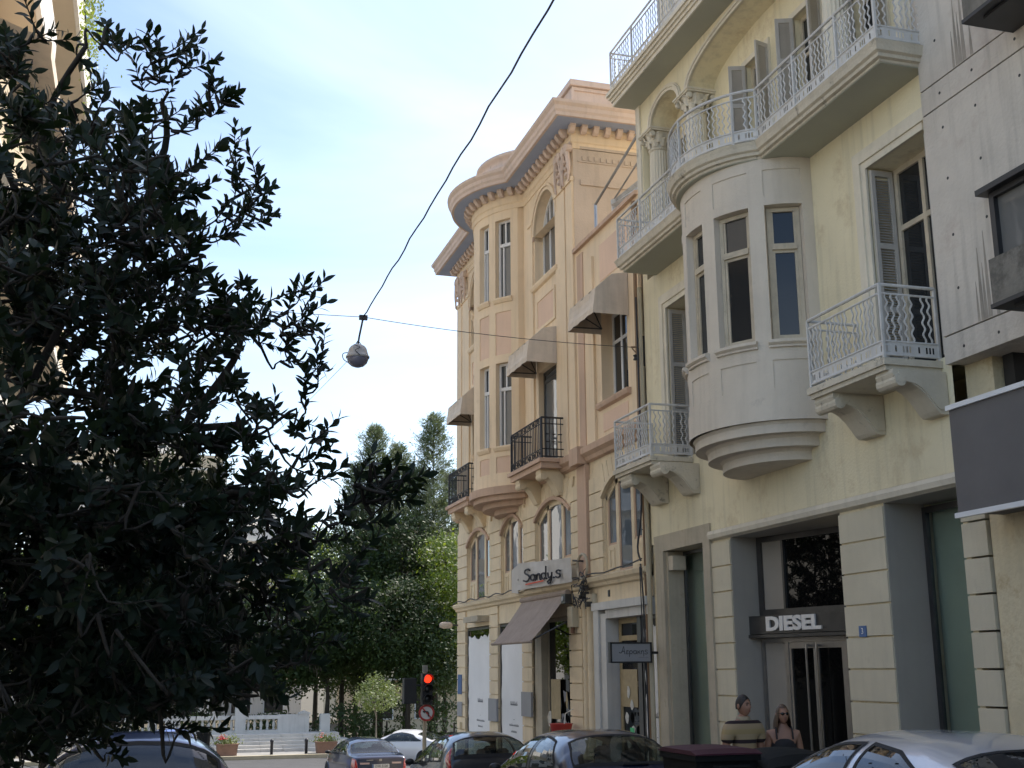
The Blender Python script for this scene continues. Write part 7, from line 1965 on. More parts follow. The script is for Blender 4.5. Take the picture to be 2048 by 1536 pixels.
FILL=[(-0.51,4.27,3.56),(-0.81,5.12,2.96),(-0.05,4.17,3.09),(-0.45,5.13,1.44),(-0.37,5.22,2.31),(0.11,4.31,2.09),(-0.03,4.81,3.24),(0.57,4.63,1.65),(0.07,4.50,2.77),(-0.72,4.76,2.24),(-0.13,4.34,2.96),(-0.43,4.52,2.95),(0.07,4.06,1.52),(-0.40,4.41,1.85),(-0.34,4.00,3.26),(0.31,5.02,1.52),(-0.29,4.63,1.36),(-0.54,4.60,2.71),(-1.00,5.09,4.08),(-0.39,5.59,3.52),(-0.21,4.04,3.21),(-0.45,3.99,2.02),(-0.12,4.21,3.17),(0.02,5.63,1.90),(-0.13,3.98,3.10),(-0.27,5.18,3.52),(-0.47,4.40,3.22),(-0.76,5.65,1.42),(-0.16,5.10,1.51),(0.29,4.37,2.57),(0.24,5.15,1.80),(-0.00,4.45,2.14),(-0.62,4.92,1.33),(-0.76,5.53,1.51),(-0.58,5.03,2.25),(-0.78,5.27,1.45),(-0.64,5.27,1.77),(0.07,4.93,1.57),(-0.25,4.70,1.54),(-0.82,5.24,2.39),(-0.19,3.85,1.81),(0.51,4.77,1.71),(-0.19,4.40,1.80),(-0.09,4.07,1.62),(-0.33,5.12,1.69),(-0.44,4.26,1.59),(-0.12,5.33,3.28),(-0.37,4.99,2.52),(-0.41,5.07,1.66),(0.25,5.35,2.41),(-0.06,5.25,1.47),(0.36,4.24,2.24),(0.31,4.23,2.90),(-0.48,4.81,1.51),(-0.27,4.62,2.25),(0.12,3.92,2.89),(-0.73,5.12,1.38),(-0.58,4.81,2.36),(0.20,4.86,2.14),(0.14,4.51,1.52),(-0.63,5.71,3.40),(-0.16,4.63,1.73),(-0.92,4.96,3.57),(0.09,4.87,3.07),(0.06,4.44,3.09),(-0.43,5.08,1.44),(-0.77,5.45,3.61),(-0.52,4.78,1.80),(-0.08,3.96,3.32),(-0.52,5.67,4.15),(-0.33,5.01,1.54),(0.59,4.96,2.03),(0.26,4.27,2.40),(-0.29,5.27,2.97),(-0.61,4.27,1.40),(0.53,4.78,1.72),(-0.08,5.17,2.04),(-0.19,4.82,1.65),(-0.60,4.50,2.22),(0.18,3.98,1.53),(0.10,4.92,3.44),(-0.27,4.54,1.53),(0.21,4.75,2.06),(-0.65,4.78,2.01),(0.04,4.09,3.14),(0.41,3.90,2.16),(-0.19,5.30,3.94),(0.35,4.60,1.73),(0.40,4.95,1.61),(0.38,4.31,2.01),(-0.65,4.46,1.56),(0.36,5.20,3.05),(-0.32,4.74,2.26),(-0.95,5.36,3.47),(-0.67,5.62,1.94),(-0.78,5.41,4.11),(0.22,4.19,1.54),(-0.56,4.19,3.13),(0.05,4.10,2.09),(-0.60,4.53,3.88),(0.66,5.20,2.10),(-0.74,4.70,3.44),(0.01,5.03,2.56),(0.45,4.27,1.87),(-0.51,4.34,3.21),(0.11,4.98,3.17),(-0.53,5.42,1.73),(-0.29,4.24,1.95),(-0.27,4.67,2.69),(0.27,4.49,2.82),(0.10,5.55,1.51),(-0.09,4.84,3.63),(0.12,4.66,1.98),(-0.83,4.66,3.46),(-0.32,4.55,2.20),(-0.31,4.58,2.46),(-0.19,4.83,3.82),(0.30,5.16,2.42),(0.09,4.05,2.37),(-0.05,4.70,1.60),(-0.41,5.29,2.12),(-0.42,4.76,2.84),(0.53,4.65,1.66),(-0.68,4.47,2.73),(-0.85,4.64,3.13),(-0.67,4.88,2.21),(-0.04,4.07,2.35),(-0.26,5.06,3.86),(-0.38,4.82,3.10),(-0.71,5.48,2.29),(-0.52,4.64,1.86),(-0.40,4.75,3.01),(-0.05,4.30,3.22),(-0.07,4.82,2.19),(-0.01,4.95,3.64),(-0.17,4.51,3.04),(-0.42,4.71,3.13),(-0.40,4.51,2.91),(0.60,5.18,1.81),(0.17,4.42,2.41),(-0.45,4.48,2.70),(-0.53,4.04,1.77),(-0.73,5.02,1.27),(-0.27,3.73,2.74),(-0.23,4.71,1.89),(0.27,4.60,2.92),(-0.51,5.02,3.84),(0.40,4.93,1.55),(0.28,5.27,2.97),(-0.49,5.27,3.24),(0.15,4.32,2.08),(-0.04,4.64,1.57),(-0.15,5.24,1.67),(-0.74,4.69,2.03),(-0.68,4.99,3.06),(0.06,5.08,2.20),(0.35,4.87,2.16),(-0.42,3.89,2.08),(0.45,4.46,1.67),(-0.90,5.00,3.99),(0.09,4.06,3.21),(-0.13,4.81,3.08),(-0.27,4.43,2.18),(-0.62,4.98,1.62),(-0.56,4.60,3.28),(-0.70,5.26,1.65),(0.54,4.97,2.01),(-0.11,4.18,1.71),(-0.76,5.24,3.76),(0.03,4.80,1.63),(-0.34,3.82,2.09),(-0.20,4.48,2.38),(-0.61,5.50,1.87),(0.23,4.90,3.01),(0.06,4.77,3.59),(-0.76,4.68,3.11),(-0.73,5.17,2.58),(0.50,5.35,2.51),(-0.75,4.28,2.74),(-0.02,4.98,1.55),(-0.39,4.29,1.36),(-0.11,4.30,2.44),(-0.19,4.95,3.19),(0.35,4.44,1.75),(-0.69,5.32,2.22),(-0.74,4.84,2.96),(-0.11,4.31,3.42),(-0.29,4.29,2.18),(-0.08,4.46,2.10),(-0.14,4.93,2.08),(-0.70,5.16,1.54),(-0.82,5.08,2.67),(-0.66,4.58,1.95),(-0.32,4.60,2.95),(-0.68,5.07,2.74),(-0.16,4.16,2.85),(-0.57,3.99,2.03),(-0.99,5.59,3.06),(-0.69,5.10,2.94),(0.46,4.44,1.57),(0.30,4.30,1.97),(-0.80,4.60,2.98),(-0.66,4.45,2.23),(-0.72,5.23,2.46),(-0.32,4.60,1.53),(0.42,5.28,2.69),(-0.47,4.47,1.64),(-0.34,4.66,3.23),(-0.02,4.97,2.22),(-0.39,5.34,2.21),(-0.35,4.59,3.06),(-0.56,5.65,2.42),(-0.13,4.82,2.19),(-0.17,5.10,1.62),(0.43,5.43,1.53),(-0.56,4.28,3.56),(-0.41,4.61,2.28),(-0.19,4.74,1.41),(-0.18,4.57,3.57),(-0.13,4.71,2.78),(-0.66,5.22,2.21),(-0.63,4.88,2.48),(0.52,5.40,2.29),(-0.12,3.95,2.13),(-0.62,5.11,2.53),(-0.58,4.96,2.16),(-0.10,5.01,3.31),(-0.63,4.30,2.30),(0.19,4.69,3.11),(-0.60,5.60,1.51),(-0.74,5.11,1.27),(0.28,4.77,2.21),(-0.22,5.20,2.69),(-0.08,4.93,2.46),(0.04,5.24,3.08),(-0.30,5.63,2.09),(-0.58,5.27,2.96),(-0.37,4.31,1.90),(-0.64,5.13,2.02),(-0.72,4.80,2.65),(-0.49,4.29,3.21),(-0.35,4.49,1.88),(-0.68,4.48,2.81),(-0.13,4.71,2.24),(-0.36,4.71,3.51),(-0.10,4.72,2.81),(-0.57,4.75,2.22),(0.10,4.61,3.05),(0.10,5.06,2.04),(-0.68,4.29,2.67),(-0.07,5.11,1.86),(0.31,5.11,2.48),(-0.25,4.61,1.67),(-0.49,4.20,1.72),(-0.54,4.43,3.02),(0.38,5.32,2.31),(-0.80,4.57,3.14),(-0.22,5.02,3.18),(0.25,5.17,1.86),(-0.05,4.85,3.17),(-0.49,4.36,2.88),(-0.63,5.17,4.07),(-0.53,4.85,3.31),(-0.61,4.49,1.94),(-0.68,5.40,1.77),(0.25,4.79,2.46),(0.20,3.87,2.13),(-0.44,4.84,1.78),(-0.13,4.07,3.33),(-0.04,4.28,2.32),(-0.14,4.70,1.90),(0.19,4.76,1.82),(0.19,4.38,2.70),(-0.30,5.52,3.18),(-0.56,5.24,4.03),(0.27,4.94,1.84),(0.58,4.64,2.12),(0.21,4.16,1.76),(-0.19,4.95,3.12),(0.01,4.65,2.03),(0.26,4.76,1.67),(0.39,4.23,1.59),(0.44,4.70,2.22),(-0.73,4.52,3.89),(0.02,4.48,1.63),(-0.62,4.79,3.95),(-0.51,4.96,2.46),(0.27,4.82,1.90),(-0.22,4.71,2.10),(-0.10,4.58,2.03),(-0.77,5.21,1.74),(-0.22,4.40,1.56),(0.19,4.48,1.82),(0.11,4.65,1.83),(0.32,4.52,2.17),(-0.31,5.06,1.83),(0.28,5.08,3.03),(-0.26,4.34,1.65),(-0.68,4.72,1.44),(-0.93,5.45,3.13),(0.02,4.67,1.56),(-0.22,4.58,3.32),(-0.81,5.25,2.80),(-0.77,5.48,3.19),(-0.33,4.43,2.12),(-0.37,4.73,2.40),(-0.63,4.31,3.35),(0.33,3.86,1.65),(-0.39,4.80,3.33),(0.05,4.81,2.30),(0.15,4.84,3.40),(-0.52,4.81,3.58),(-0.13,4.38,2.85),(0.10,5.15,3.04),(-0.03,4.77,3.09),(-0.66,5.20,2.75),(-0.55,4.51,2.09),(-0.16,4.80,3.74),(-0.05,4.51,2.40),(-0.77,5.61,1.82),(0.09,5.14,2.41),(-0.20,4.28,2.80),(-0.51,4.83,1.93),(-0.36,4.62,3.63),(0.33,4.07,2.11),(-0.59,3.74,2.75),(-0.53,4.00,2.05),(-0.17,4.31,2.37),(-0.46,5.16,3.47),(-0.24,4.81,1.40),(-0.62,4.38,1.82),(-0.16,4.57,3.45),(-0.22,5.18,3.22),(-0.04,4.16,2.81),(-0.46,5.24,3.16),(-0.19,5.08,2.97),(-0.26,3.90,2.01),(-0.77,4.38,3.73),(0.07,5.01,1.97),(-0.04,5.28,3.70),(-0.71,5.27,1.64),(0.44,4.82,1.66),(0.08,5.22,2.73),(-0.70,4.87,3.33),(-0.33,4.74,2.37),(-0.80,5.28,2.86),(-0.76,5.02,2.96),(-0.09,4.72,2.85),(-0.56,4.33,1.73),(0.09,4.82,3.19),(-0.64,4.45,1.49),(-0.70,4.46,1.95),(0.07,5.15,2.21),(-0.57,4.97,2.49),(-0.16,4.72,2.17),(-0.63,4.67,2.19),(0.42,4.88,2.95),(-0.76,4.74,2.19),(-0.62,4.55,1.95),(-0.11,4.59,2.49),(0.38,4.89,2.01),(-0.85,5.17,2.65),(-0.30,4.97,1.43),(-0.53,4.30,2.59),(0.48,4.55,1.93),(-0.34,4.77,1.75),(-0.55,4.21,1.74),(0.49,4.10,2.12),(0.41,4.10,2.00),(0.40,4.67,2.38),(0.01,5.55,3.19),(-0.54,4.78,2.43),(-0.70,4.66,3.11),(-0.48,5.10,3.48),(-0.21,4.44,1.83),(-0.75,4.90,2.28),(-0.56,4.05,1.80),(0.27,4.18,2.01),(-0.04,4.57,2.10),(0.41,4.03,2.10),(-0.32,4.89,2.20),(-0.05,4.37,2.44),(-0.28,4.65,2.78),(-0.21,4.21,1.45),(0.08,4.26,3.32),(-0.21,4.27,1.64),(0.36,5.17,1.99),(-0.84,5.13,3.21),(-0.10,4.11,1.82),(-0.71,5.35,3.25),(0.12,5.38,3.22),(0.48,4.64,1.86),(-0.11,4.57,1.52),(0.13,4.10,2.00),(0.03,4.40,3.03),(-0.58,4.04,2.40),(-0.52,5.38,2.31),(-0.42,4.16,2.27),(0.30,4.77,2.71),(-0.44,4.62,2.08),(-0.17,4.51,2.03),(0.01,5.21,1.64),(-0.48,3.77,2.24),(-0.44,4.52,3.61),(-0.26,4.33,2.91),(-0.29,4.75,1.69),(0.00,3.92,3.08),(-0.07,5.40,2.67),(-0.62,4.60,2.30),(-0.15,4.67,3.06),(-0.17,5.25,2.05),(-0.13,5.03,2.92),(-0.05,4.26,3.38),(-0.45,4.59,2.19),(-0.67,4.79,1.98),(0.04,5.03,1.60),(-0.47,4.33,1.60),(-0.30,4.07,1.83),(0.38,4.39,1.59),(0.40,5.31,1.75),(-0.27,4.87,3.12),(-0.11,3.81,2.26),(-0.30,5.19,1.50),(-0.62,4.51,1.79),(0.23,4.97,2.10),(-0.18,4.30,1.68),(-0.19,4.39,2.10),(-0.46,4.75,1.94),(-0.70,4.99,1.35),(0.41,5.35,1.78),(-0.46,3.97,2.31),(-0.66,4.49,1.96),(-0.03,5.32,3.85),(-0.21,4.94,2.68),(-0.09,4.87,2.99),(-0.61,4.76,3.35),(-0.59,3.83,3.14),(-0.17,4.82,1.53),(0.23,4.74,2.07),(-0.47,4.65,1.95),(-0.83,4.84,3.45),(-0.22,4.41,1.97),(0.06,4.09,3.09),(0.35,4.91,2.27),(-0.11,4.48,2.56),(-0.77,5.36,2.41),(-0.73,4.82,2.65),(0.22,4.20,1.64),(0.48,5.13,3.09),(0.03,4.76,1.72),(0.11,4.27,3.19),(0.17,4.15,1.79),(-0.25,4.85,2.90),(-0.35,4.53,3.15),(0.00,5.11,1.47),(0.23,4.91,2.91),(0.03,5.26,2.92),(-0.42,5.18,2.19),(-0.63,5.11,2.35),(-0.69,3.97,2.63),(-0.44,5.52,2.23),(-0.39,4.83,2.65),(-0.58,4.21,2.32),(-0.57,4.41,3.79),(-0.02,4.40,2.26),(0.06,3.87,2.08),(-0.81,4.46,3.08),(0.33,4.12,1.55),(0.12,4.06,1.67),(-0.00,4.62,3.36),(-0.48,4.47,1.97),(0.26,4.28,2.40),(-0.36,4.64,2.37),(-0.71,4.63,2.41),(-0.80,4.90,2.52),(0.66,5.57,2.44),(-0.07,4.53,2.60),(-0.77,5.63,1.93),(-0.51,4.52,3.25),(-0.47,4.06,2.09),(-0.32,4.87,2.48),(-0.62,4.30,1.85),(-0.50,4.42,3.21),(0.57,4.79,1.89),(-0.45,4.29,2.26),(-0.45,4.45,1.73),(-0.15,4.71,1.81),(-0.44,5.42,1.71),(-0.49,4.81,3.17),(-0.48,4.92,3.01),(-0.18,4.84,1.67),(-0.33,5.10,1.31),(-0.76,5.37,3.15),(-0.31,4.52,3.17),(-0.70,4.83,3.15),(-0.34,4.68,2.24),(0.32,4.19,2.77),(0.24,4.71,2.98),(-0.42,4.69,1.73),(-0.89,5.49,3.14),(-0.20,4.68,2.04),(-0.70,4.89,2.40),(0.01,4.03,1.83),(0.21,4.78,1.90),(-0.16,4.95,2.96),(0.09,5.66,1.90),(-0.20,5.02,3.31),(0.12,4.42,1.88),(-0.76,5.30,3.99),(-0.48,3.91,2.86),(0.14,4.19,2.20),(0.02,4.28,1.48),(-0.63,4.01,3.31),(0.28,4.14,1.91),(0.15,4.92,3.01),(-0.66,4.97,1.33),(0.51,4.80,2.20),(-0.29,5.27,3.92),(-0.04,4.44,2.09),(-0.81,5.32,2.81),(0.16,4.99,1.69),(0.09,4.77,2.65),(-0.33,5.01,1.75),(-0.29,4.29,3.35),(-0.46,4.07,2.64),(-0.80,5.07,2.70),(-0.07,4.15,2.48),(-0.47,4.44,1.78),(-0.01,4.33,1.70),(-0.17,4.85,1.48),(-0.30,4.87,2.87),(0.04,5.39,2.68),(-0.53,4.74,3.19),(-0.73,5.25,1.88),(-0.32,5.30,3.99),(0.14,3.80,1.55),(-0.48,4.13,1.46),(0.36,4.69,3.03),(0.46,5.20,2.31),(0.59,5.39,2.44),(-0.43,5.27,1.35),(0.20,4.76,2.05),(-0.15,5.59,1.65),(-0.28,3.95,2.23),(0.21,4.24,2.39),(-0.73,4.73,2.65),(0.51,5.38,2.20),(-0.73,5.17,1.91),(0.22,4.34,1.71),(0.07,5.08,1.65),(0.02,5.43,2.14),(-0.44,4.32,2.67),(-0.77,4.69,2.84),(-0.60,4.41,1.54),(-0.76,5.17,2.33),(-0.78,4.74,2.93),(-0.13,5.19,1.38),(-0.65,5.03,2.01),(-0.31,3.99,2.48),(-0.20,5.65,2.23),(-0.55,4.64,2.02),(-0.41,4.83,3.79),(-0.20,3.93,3.07),(-0.00,5.01,2.25),(-0.34,5.49,1.83),(0.33,4.00,2.27),(0.49,4.64,2.16),(0.37,4.80,2.32),(-0.65,4.44,1.74),(-0.22,4.20,2.59),(0.49,5.03,1.86),(-0.51,5.09,3.72),(0.18,4.39,1.62),(-0.08,4.70,1.99),(0.07,4.47,1.58),(-0.50,4.44,2.22),(-0.34,4.89,2.35),(-0.20,5.16,1.52),(-0.29,4.00,2.37),(0.59,4.69,2.09),(-0.12,4.54,1.81),(-0.55,4.70,2.16),(-0.53,3.91,2.69),(-0.12,5.10,1.52),(0.45,4.71,2.35),(-0.20,4.07,1.93),(-0.07,5.33,1.65),(0.43,4.67,1.95),(-0.42,4.08,1.71),(-0.47,4.76,3.18),(0.07,4.50,3.25),(-0.43,4.67,2.86),(-0.08,4.94,1.71),(-0.36,4.38,3.40),(0.53,5.36,1.63),(0.10,4.74,2.12),(-0.54,4.66,3.89),(0.02,5.12,2.98),(-0.45,4.69,3.36),(0.20,5.02,1.58),(0.20,4.24,1.56),(-0.48,5.03,3.01),(-0.65,5.24,4.01),(-0.88,5.09,3.14),(-0.66,4.63,3.15),(-0.43,4.62,1.67),(0.50,3.90,2.06),(0.20,4.98,3.08),(-0.43,4.94,1.58),(0.10,4.10,2.57),(-0.09,3.90,2.71),(-0.23,5.24,2.44),(0.05,4.63,1.97),(-0.48,4.20,2.92),(-0.54,4.44,1.89),(-0.69,5.13,2.82),(-0.59,3.97,2.82),(-0.37,4.94,3.33),(-0.38,4.82,1.32),(-0.12,4.10,1.83),(-0.49,4.40,2.86),(-0.18,4.02,1.75),(-0.54,4.15,1.66),(-0.63,5.17,1.48),(-0.30,4.78,1.54),(-0.65,4.81,1.32),(0.42,4.52,2.24),(-0.49,4.22,2.25),(-0.73,4.93,2.87),(-0.37,5.51,1.37),(-0.37,4.86,3.50),(-0.77,5.37,3.52),(0.18,4.21,2.11),(-0.02,4.18,2.41),(0.38,4.78,2.27),(0.39,5.27,1.78),(-0.05,4.67,3.31),(-0.65,4.33,2.19),(-0.52,4.35,2.42),(-0.29,4.57,1.68)]

# ---------------------------------------------------------------- the foreground tree (bitter orange, glossy pointed leaves)
rt_ = random.Random(17)
OT = thing('orange_tree', 'dark leafy street tree filling the left side, backlit against the sky', 'tree', (-1.35, 4.9, g(4.9)))
def leaf_shape(L_=1.0, W_=0.38):
    mb = MB(); prof = ((0.0, 0.02), (0.12, 0.35), (0.35, 0.92), (0.55, 1.0), (0.78, 0.66), (0.93, 0.22), (1.0, 0.01))
    rings = []
    for t, w in prof:
        z = -0.16 * t * t
        rings.append([(-w * W_ / 2, t * L_, z + 0.10 * w * W_), (0, t * L_, z), (w * W_ / 2, t * L_, z + 0.10 * w * W_)])
    return mb.loft(rings, closed=False)
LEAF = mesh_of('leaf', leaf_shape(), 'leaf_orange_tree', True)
LV = leaf_shape()
trunk_top = Vector((-1.15, 4.85, 1.55))
hubs = [Vector(p) for p in ((-0.75, 4.8, 2.0), (-0.45, 4.6, 2.6), (-0.5, 4.9, 3.3), (-0.15, 4.7, 3.2), (-0.05, 4.5, 3.75), (-0.35, 4.6, 4.0), (0.1, 4.7, 2.5), (0.3, 4.6, 2.9), (0.25, 4.4, 2.2), (-0.2, 4.6, 1.8), (0.15, 4.3, 1.7), (-0.6, 4.5, 1.5), (0.45, 4.1, 2.0), (-0.75, 5.2, 2.9), (-0.7, 4.6, 3.7), (0.35, 4.75, 2.55))]
links = [(-1, 0), (0, 1), (0, 13), (1, 2), (1, 3), (3, 4), (2, 5), (1, 6), (6, 7), (0, 9), (9, 8), (9, 10), (0, 11), (8, 12), (2, 14), (6, 15)]
tb = MB().tube(crom([(-1.35, 4.9, g(4.9) - 0.05), (-1.33, 4.9, 0.5), (-1.25, 4.88, 1.1), tuple(trunk_top)], 4), [0.11 - 0.003 * i for i in range(13)], 10)
mk('trunk', tb, 'bark', OT, True)
br = MB()
for a, b in links:
    p = trunk_top if a < 0 else hubs[a]; q = hubs[b]
    m = (p + q) / 2 + Vector((rt_.uniform(-.08, .08), rt_.uniform(-.08, .08), rt_.uniform(-.02, .12)))
    r0 = 0.05 if a < 0 else (0.03 if a == 0 else 0.018)
    br.tube(crom([p, m, q], 5), [r0 * (1 - 0.045 * i) for i in range(11)], 7)
leaves = []
def sprig(tip, hub, n, length, size, tipness):
    tip = Vector(tip); d = (tip - hub)
    dist = d.length
    length = min(length, max(0.06, dist * 0.65))
    d = (d.normalized() + Vector((rt_.gauss(0, .25), rt_.gauss(0, .25), 0.10 + rt_.gauss(0, .2)))).normalized()
    base = tip - d * length
    nodes.append(base)
    mid = (hub + base) / 2 + Vector((rt_.gauss(0, .04), rt_.gauss(0, .04), rt_.gauss(0.0, .04)))
    br.tube(crom([hub, mid, base, tip], 3), [0.007 - 0.0006 * i for i in range(10)], 4)
    a = d.orthogonal().normalized(); b = d.cross(a)
    ph = rt_.uniform(0, 6.28)
    for i in range(n):
        t = (i + 0.6) / n
        ph += 2.4 + rt_.gauss(0, 0.3)
        o = a * math.cos(ph) + b * math.sin(ph)
        spread = 0.95 if i < n - 2 else 0.35
        ld = (d * (0.75 + rt_.gauss(0, .15)) + o * spread + Vector((0, 0, 0.12 + rt_.gauss(0, .15)))).normalized()
        p = base + (tip - base) * t
        up = (d.cross(ld)).cross(ld) * -1
        if up.length < 1e-3: up = ld.orthogonal()
        up = (up.normalized() + Vector((rt_.gauss(0, .35), rt_.gauss(0, .35), rt_.gauss(0, .35)))).normalized()
        leaves.append((p, ld, up, size * rt_.uniform(0.65, 1.15), tipness))
nodes = list(hubs)
for a, b in links:
    p = trunk_top if a < 0 else hubs[a]
    nodes += [p.lerp(hubs[b], 0.35), p.lerp(hubs[b], 0.7)]
def nearest(p):
    p = Vector(p); return min(nodes, key=lambda h: (h - p).length + 0.35 * max(0.0, (h - trunk_top).length - (p - trunk_top).length))
order = [(Vector(p), 1) for p in TIPS] + [(Vector(p), 0) for p in FILL]
for q in range(3):
    for p in FILL:
        if q == 0 and (p[0] / p[1] < 0.085 or p[2] < 2.2) and (p[2] < 3.6 or p[0] / p[1] < 0.03) or q == 1 and p[0] / p[1] < -0.01 or q > 0 and p[2] < (9, 3.1, 2.3)[q] and p[0] / p[1] < (9, 0.07, 0.04)[q] or (p[2] < 1.9 and p[0] / p[1] < 0.10):
            order.append((Vector(p) + Vector((rt_.gauss(0, .06) - 0.03, rt_.gauss(0, .25), rt_.gauss(0, .06))), 0))
order.sort(key=lambda q: (q[0] - trunk_top).length)
for p, tipn in order:
    sprig(p, nearest(p), rt_.randint(12, 16), 0.22 if tipn else 0.21, 0.058 if tipn else 0.062, tipn)
mk('branches', br, 'bark', OT, True)
camp = Vector((0, 0, CAM_H))
leaves.sort(key=lambda l: (-l[4], (l[0] - camp).length))
def leaf_matrix(l):
    p, ld, up, s, _ = l
    x = ld.cross(up).normalized(); z = x.cross(ld).normalized()
    return Matrix(((x.x, ld.x, z.x, p.x), (x.y, ld.y, z.y, p.y), (x.z, ld.z, z.z, p.z), (0, 0, 0, 1))), s
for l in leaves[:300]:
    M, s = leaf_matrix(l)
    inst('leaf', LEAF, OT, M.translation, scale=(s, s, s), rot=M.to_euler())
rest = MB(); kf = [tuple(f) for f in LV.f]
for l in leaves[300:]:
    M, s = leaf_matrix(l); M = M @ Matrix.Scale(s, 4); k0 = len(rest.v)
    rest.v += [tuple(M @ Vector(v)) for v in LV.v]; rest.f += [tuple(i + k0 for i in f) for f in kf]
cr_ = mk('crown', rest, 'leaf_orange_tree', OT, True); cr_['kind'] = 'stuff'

# two more of the same kind farther along the left pavement
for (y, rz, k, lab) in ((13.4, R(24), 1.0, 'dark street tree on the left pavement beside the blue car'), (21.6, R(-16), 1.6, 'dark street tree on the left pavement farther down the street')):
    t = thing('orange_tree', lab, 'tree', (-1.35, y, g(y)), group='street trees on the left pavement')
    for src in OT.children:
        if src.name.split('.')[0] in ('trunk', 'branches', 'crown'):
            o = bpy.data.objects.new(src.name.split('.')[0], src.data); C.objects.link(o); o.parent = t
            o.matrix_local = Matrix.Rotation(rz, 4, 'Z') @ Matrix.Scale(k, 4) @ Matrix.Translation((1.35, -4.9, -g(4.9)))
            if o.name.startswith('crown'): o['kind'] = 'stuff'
OT['group'] = 'street trees on the left pavement'

# ---------------------------------------------------------------- park trees
def crown_leaves(mb, rg, c, rad, clumps, per, size, needle=False, cl=0.35):
    c = Vector(c)
    for i in range(clumps):
        while True:
            q = Vector((rg.uniform(-1, 1), rg.uniform(-1, 1), rg.uniform(-1, 1)))
            if 0.25 < q.length < 1: break
        q = q.normalized() * (q.length ** 0.45)
        cc = c + Vector((q.x * rad[0], q.y * rad[1], q.z * rad[2]))
        s_ = rg.uniform(0.6, 1.4) * cl
        for j in range(per):
            p = cc + Vector((rg.gauss(0, s_), rg.gauss(0, s_), rg.gauss(0, s_ * 0.7)))
            d = Vector((rg.gauss(0, 1), rg.gauss(0, 1), rg.gauss(0, 1))).normalized(); e = d.orthogonal().normalized()
            s = size * rg.uniform(0.6, 1.3)
            mb.quad(p - d * s, p + e * s * 0.55, p + d * s, p - e * s * 0.55)
def park_tree(name, label, x, y, trunk_h, blobs, size, leaf, seed, r=0.16, bark='bark', lean=(0, 0), group=None, clump=0.35):
    rg = random.Random(seed); z0 = ZP + 0.1
    t = thing(name, label, 'tree', (x, y, z0), group=group)
    tr = MB()
    topc = Vector(blobs[0][0])
    pts = [(x, y, z0 - 0.1), (x + lean[0] * 0.3, y + lean[1] * 0.3, z0 + trunk_h * 0.5), (x + lean[0], y + lean[1], z0 + trunk_h), (topc.x, topc.y, topc.z)]
    cr = crom(pts, 4); tr.tube(cr, [r * (1 - 0.06 * i) for i in range(len(cr))], 8)
    tt = Vector(pts[2])
    for b in blobs:
        for k in range(3):
            e = Vector(b[0]) + Vector((rg.uniform(-.6, .6) * b[1][0], rg.uniform(-.6, .6) * b[1][1], rg.uniform(-.2, .6) * b[1][2]))
            m = (tt + e) / 2 + Vector((0, 0, 0.1 * (e - tt).length))
            tr.tube(crom([tt, m, e], 3), [r * 0.45 * (1 - 0.12 * i) for i in range(7)], 5)
    mk('trunk', tr, bark, t, True)
    cm_ = MB()
    for c, rad, n, per in blobs: crown_leaves(cm_, rg, c, rad, n, per, size, cl=clump)
    mk('crown', cm_, leaf, t)
    return t
def conifer(label, x, y, h, spires, seed):
    """feathery conifer: several leaders with up-swept sprays of needles"""
    rg = random.Random(seed); z0 = ZP + 0.1
    t = thing('conifer_tree', label, 'tree', (x, y, z0), group='feathery conifers in the park')
    tr, nd = MB(), MB()
    tr.tube([(x, y, z0 - 0.1), (x + 0.1, y, z0 + h * 0.3), (x, y, z0 + h * 0.6)], [0.28, 0.2, 0.12], 8)
    for (sx, sy, zb, zt, rad, n) in spires:
        tr.tube([(x, y, z0 + h * 0.22), ((x + sx) / 2, sy, (zb + z0 + h * 0.22) / 2 + 0.5), (sx, sy, zb), (sx, sy, zt - 0.2)], [0.12, 0.10, 0.07, 0.015], 6)
        for i in range(n):
            u = rg.random() ** 0.85
            z = zb + (zt - zb) * u
            rr = rad * 1.15 * (1 - u) ** 0.42 * (0.55 + 0.45 * math.sin(u * 23 + sx * 5) ** 2) + 0.08
            a = rg.uniform(0, 6.283); rr *= rg.uniform(0.55, 1.05)
            tip = Vector((sx + rr * math.cos(a), sy + rr * math.sin(a), z + rr * rg.uniform(0.1, 0.55)))
            root = Vector((sx, sy, z - 0.25 * rr))
            if i % 3 == 0: tr.tube([root, (root + tip) / 2 + Vector((0, 0, -0.05)), tip], [0.02, 0.014, 0.005], 4)
            bd = (tip - root).normalized()
            for j in range(22):
                v = rg.uniform(0.35, 1.05)
                p = root.lerp(tip, v) + Vector((rg.gauss(0, .07), rg.gauss(0, .07), rg.gauss(0, .07)))
                d = (bd * 0.7 + Vector((rg.gauss(0, .5), rg.gauss(0, .5), rg.gauss(0.25, .4)))).normalized(); e = d.orthogonal().normalized()
                L2 = rg.uniform(0.14, 0.30); w2 = rg.uniform(0.016, 0.030)
                nd.quad(p, p + d * L2 * 0.5 + e * w2, p + d * L2, p + d * L2 * 0.5 - e * w2)
    mk('trunk', tr, 'bark', t, True); mk('crown', nd, 'leaf_pine', t)
conifer('tall feathery conifer left of the peach building with the highest spire', 14.2, 61, 15, [(14.15, 61, 5.5, 14.6, 1.9, 620), (15.4, 62, 4.0, 11.8, 1.8, 460), (13.3, 60.4, 3.0, 11.6, 1.8, 460), (14.3, 60, 0.5, 8.0, 2.6, 520)], 1)
conifer('feathery conifer with three blunt tops right of the foreground tree', 11.6, 62, 14.5, [(11.2, 62, 5.5, 14.0, 1.9, 600), (12.6, 62.5, 5.5, 13.2, 1.7, 520), (10.2, 62, 4.0, 12.0, 1.6, 420), (11.6, 61, 1.0, 9.0, 2.6, 560)], 2)
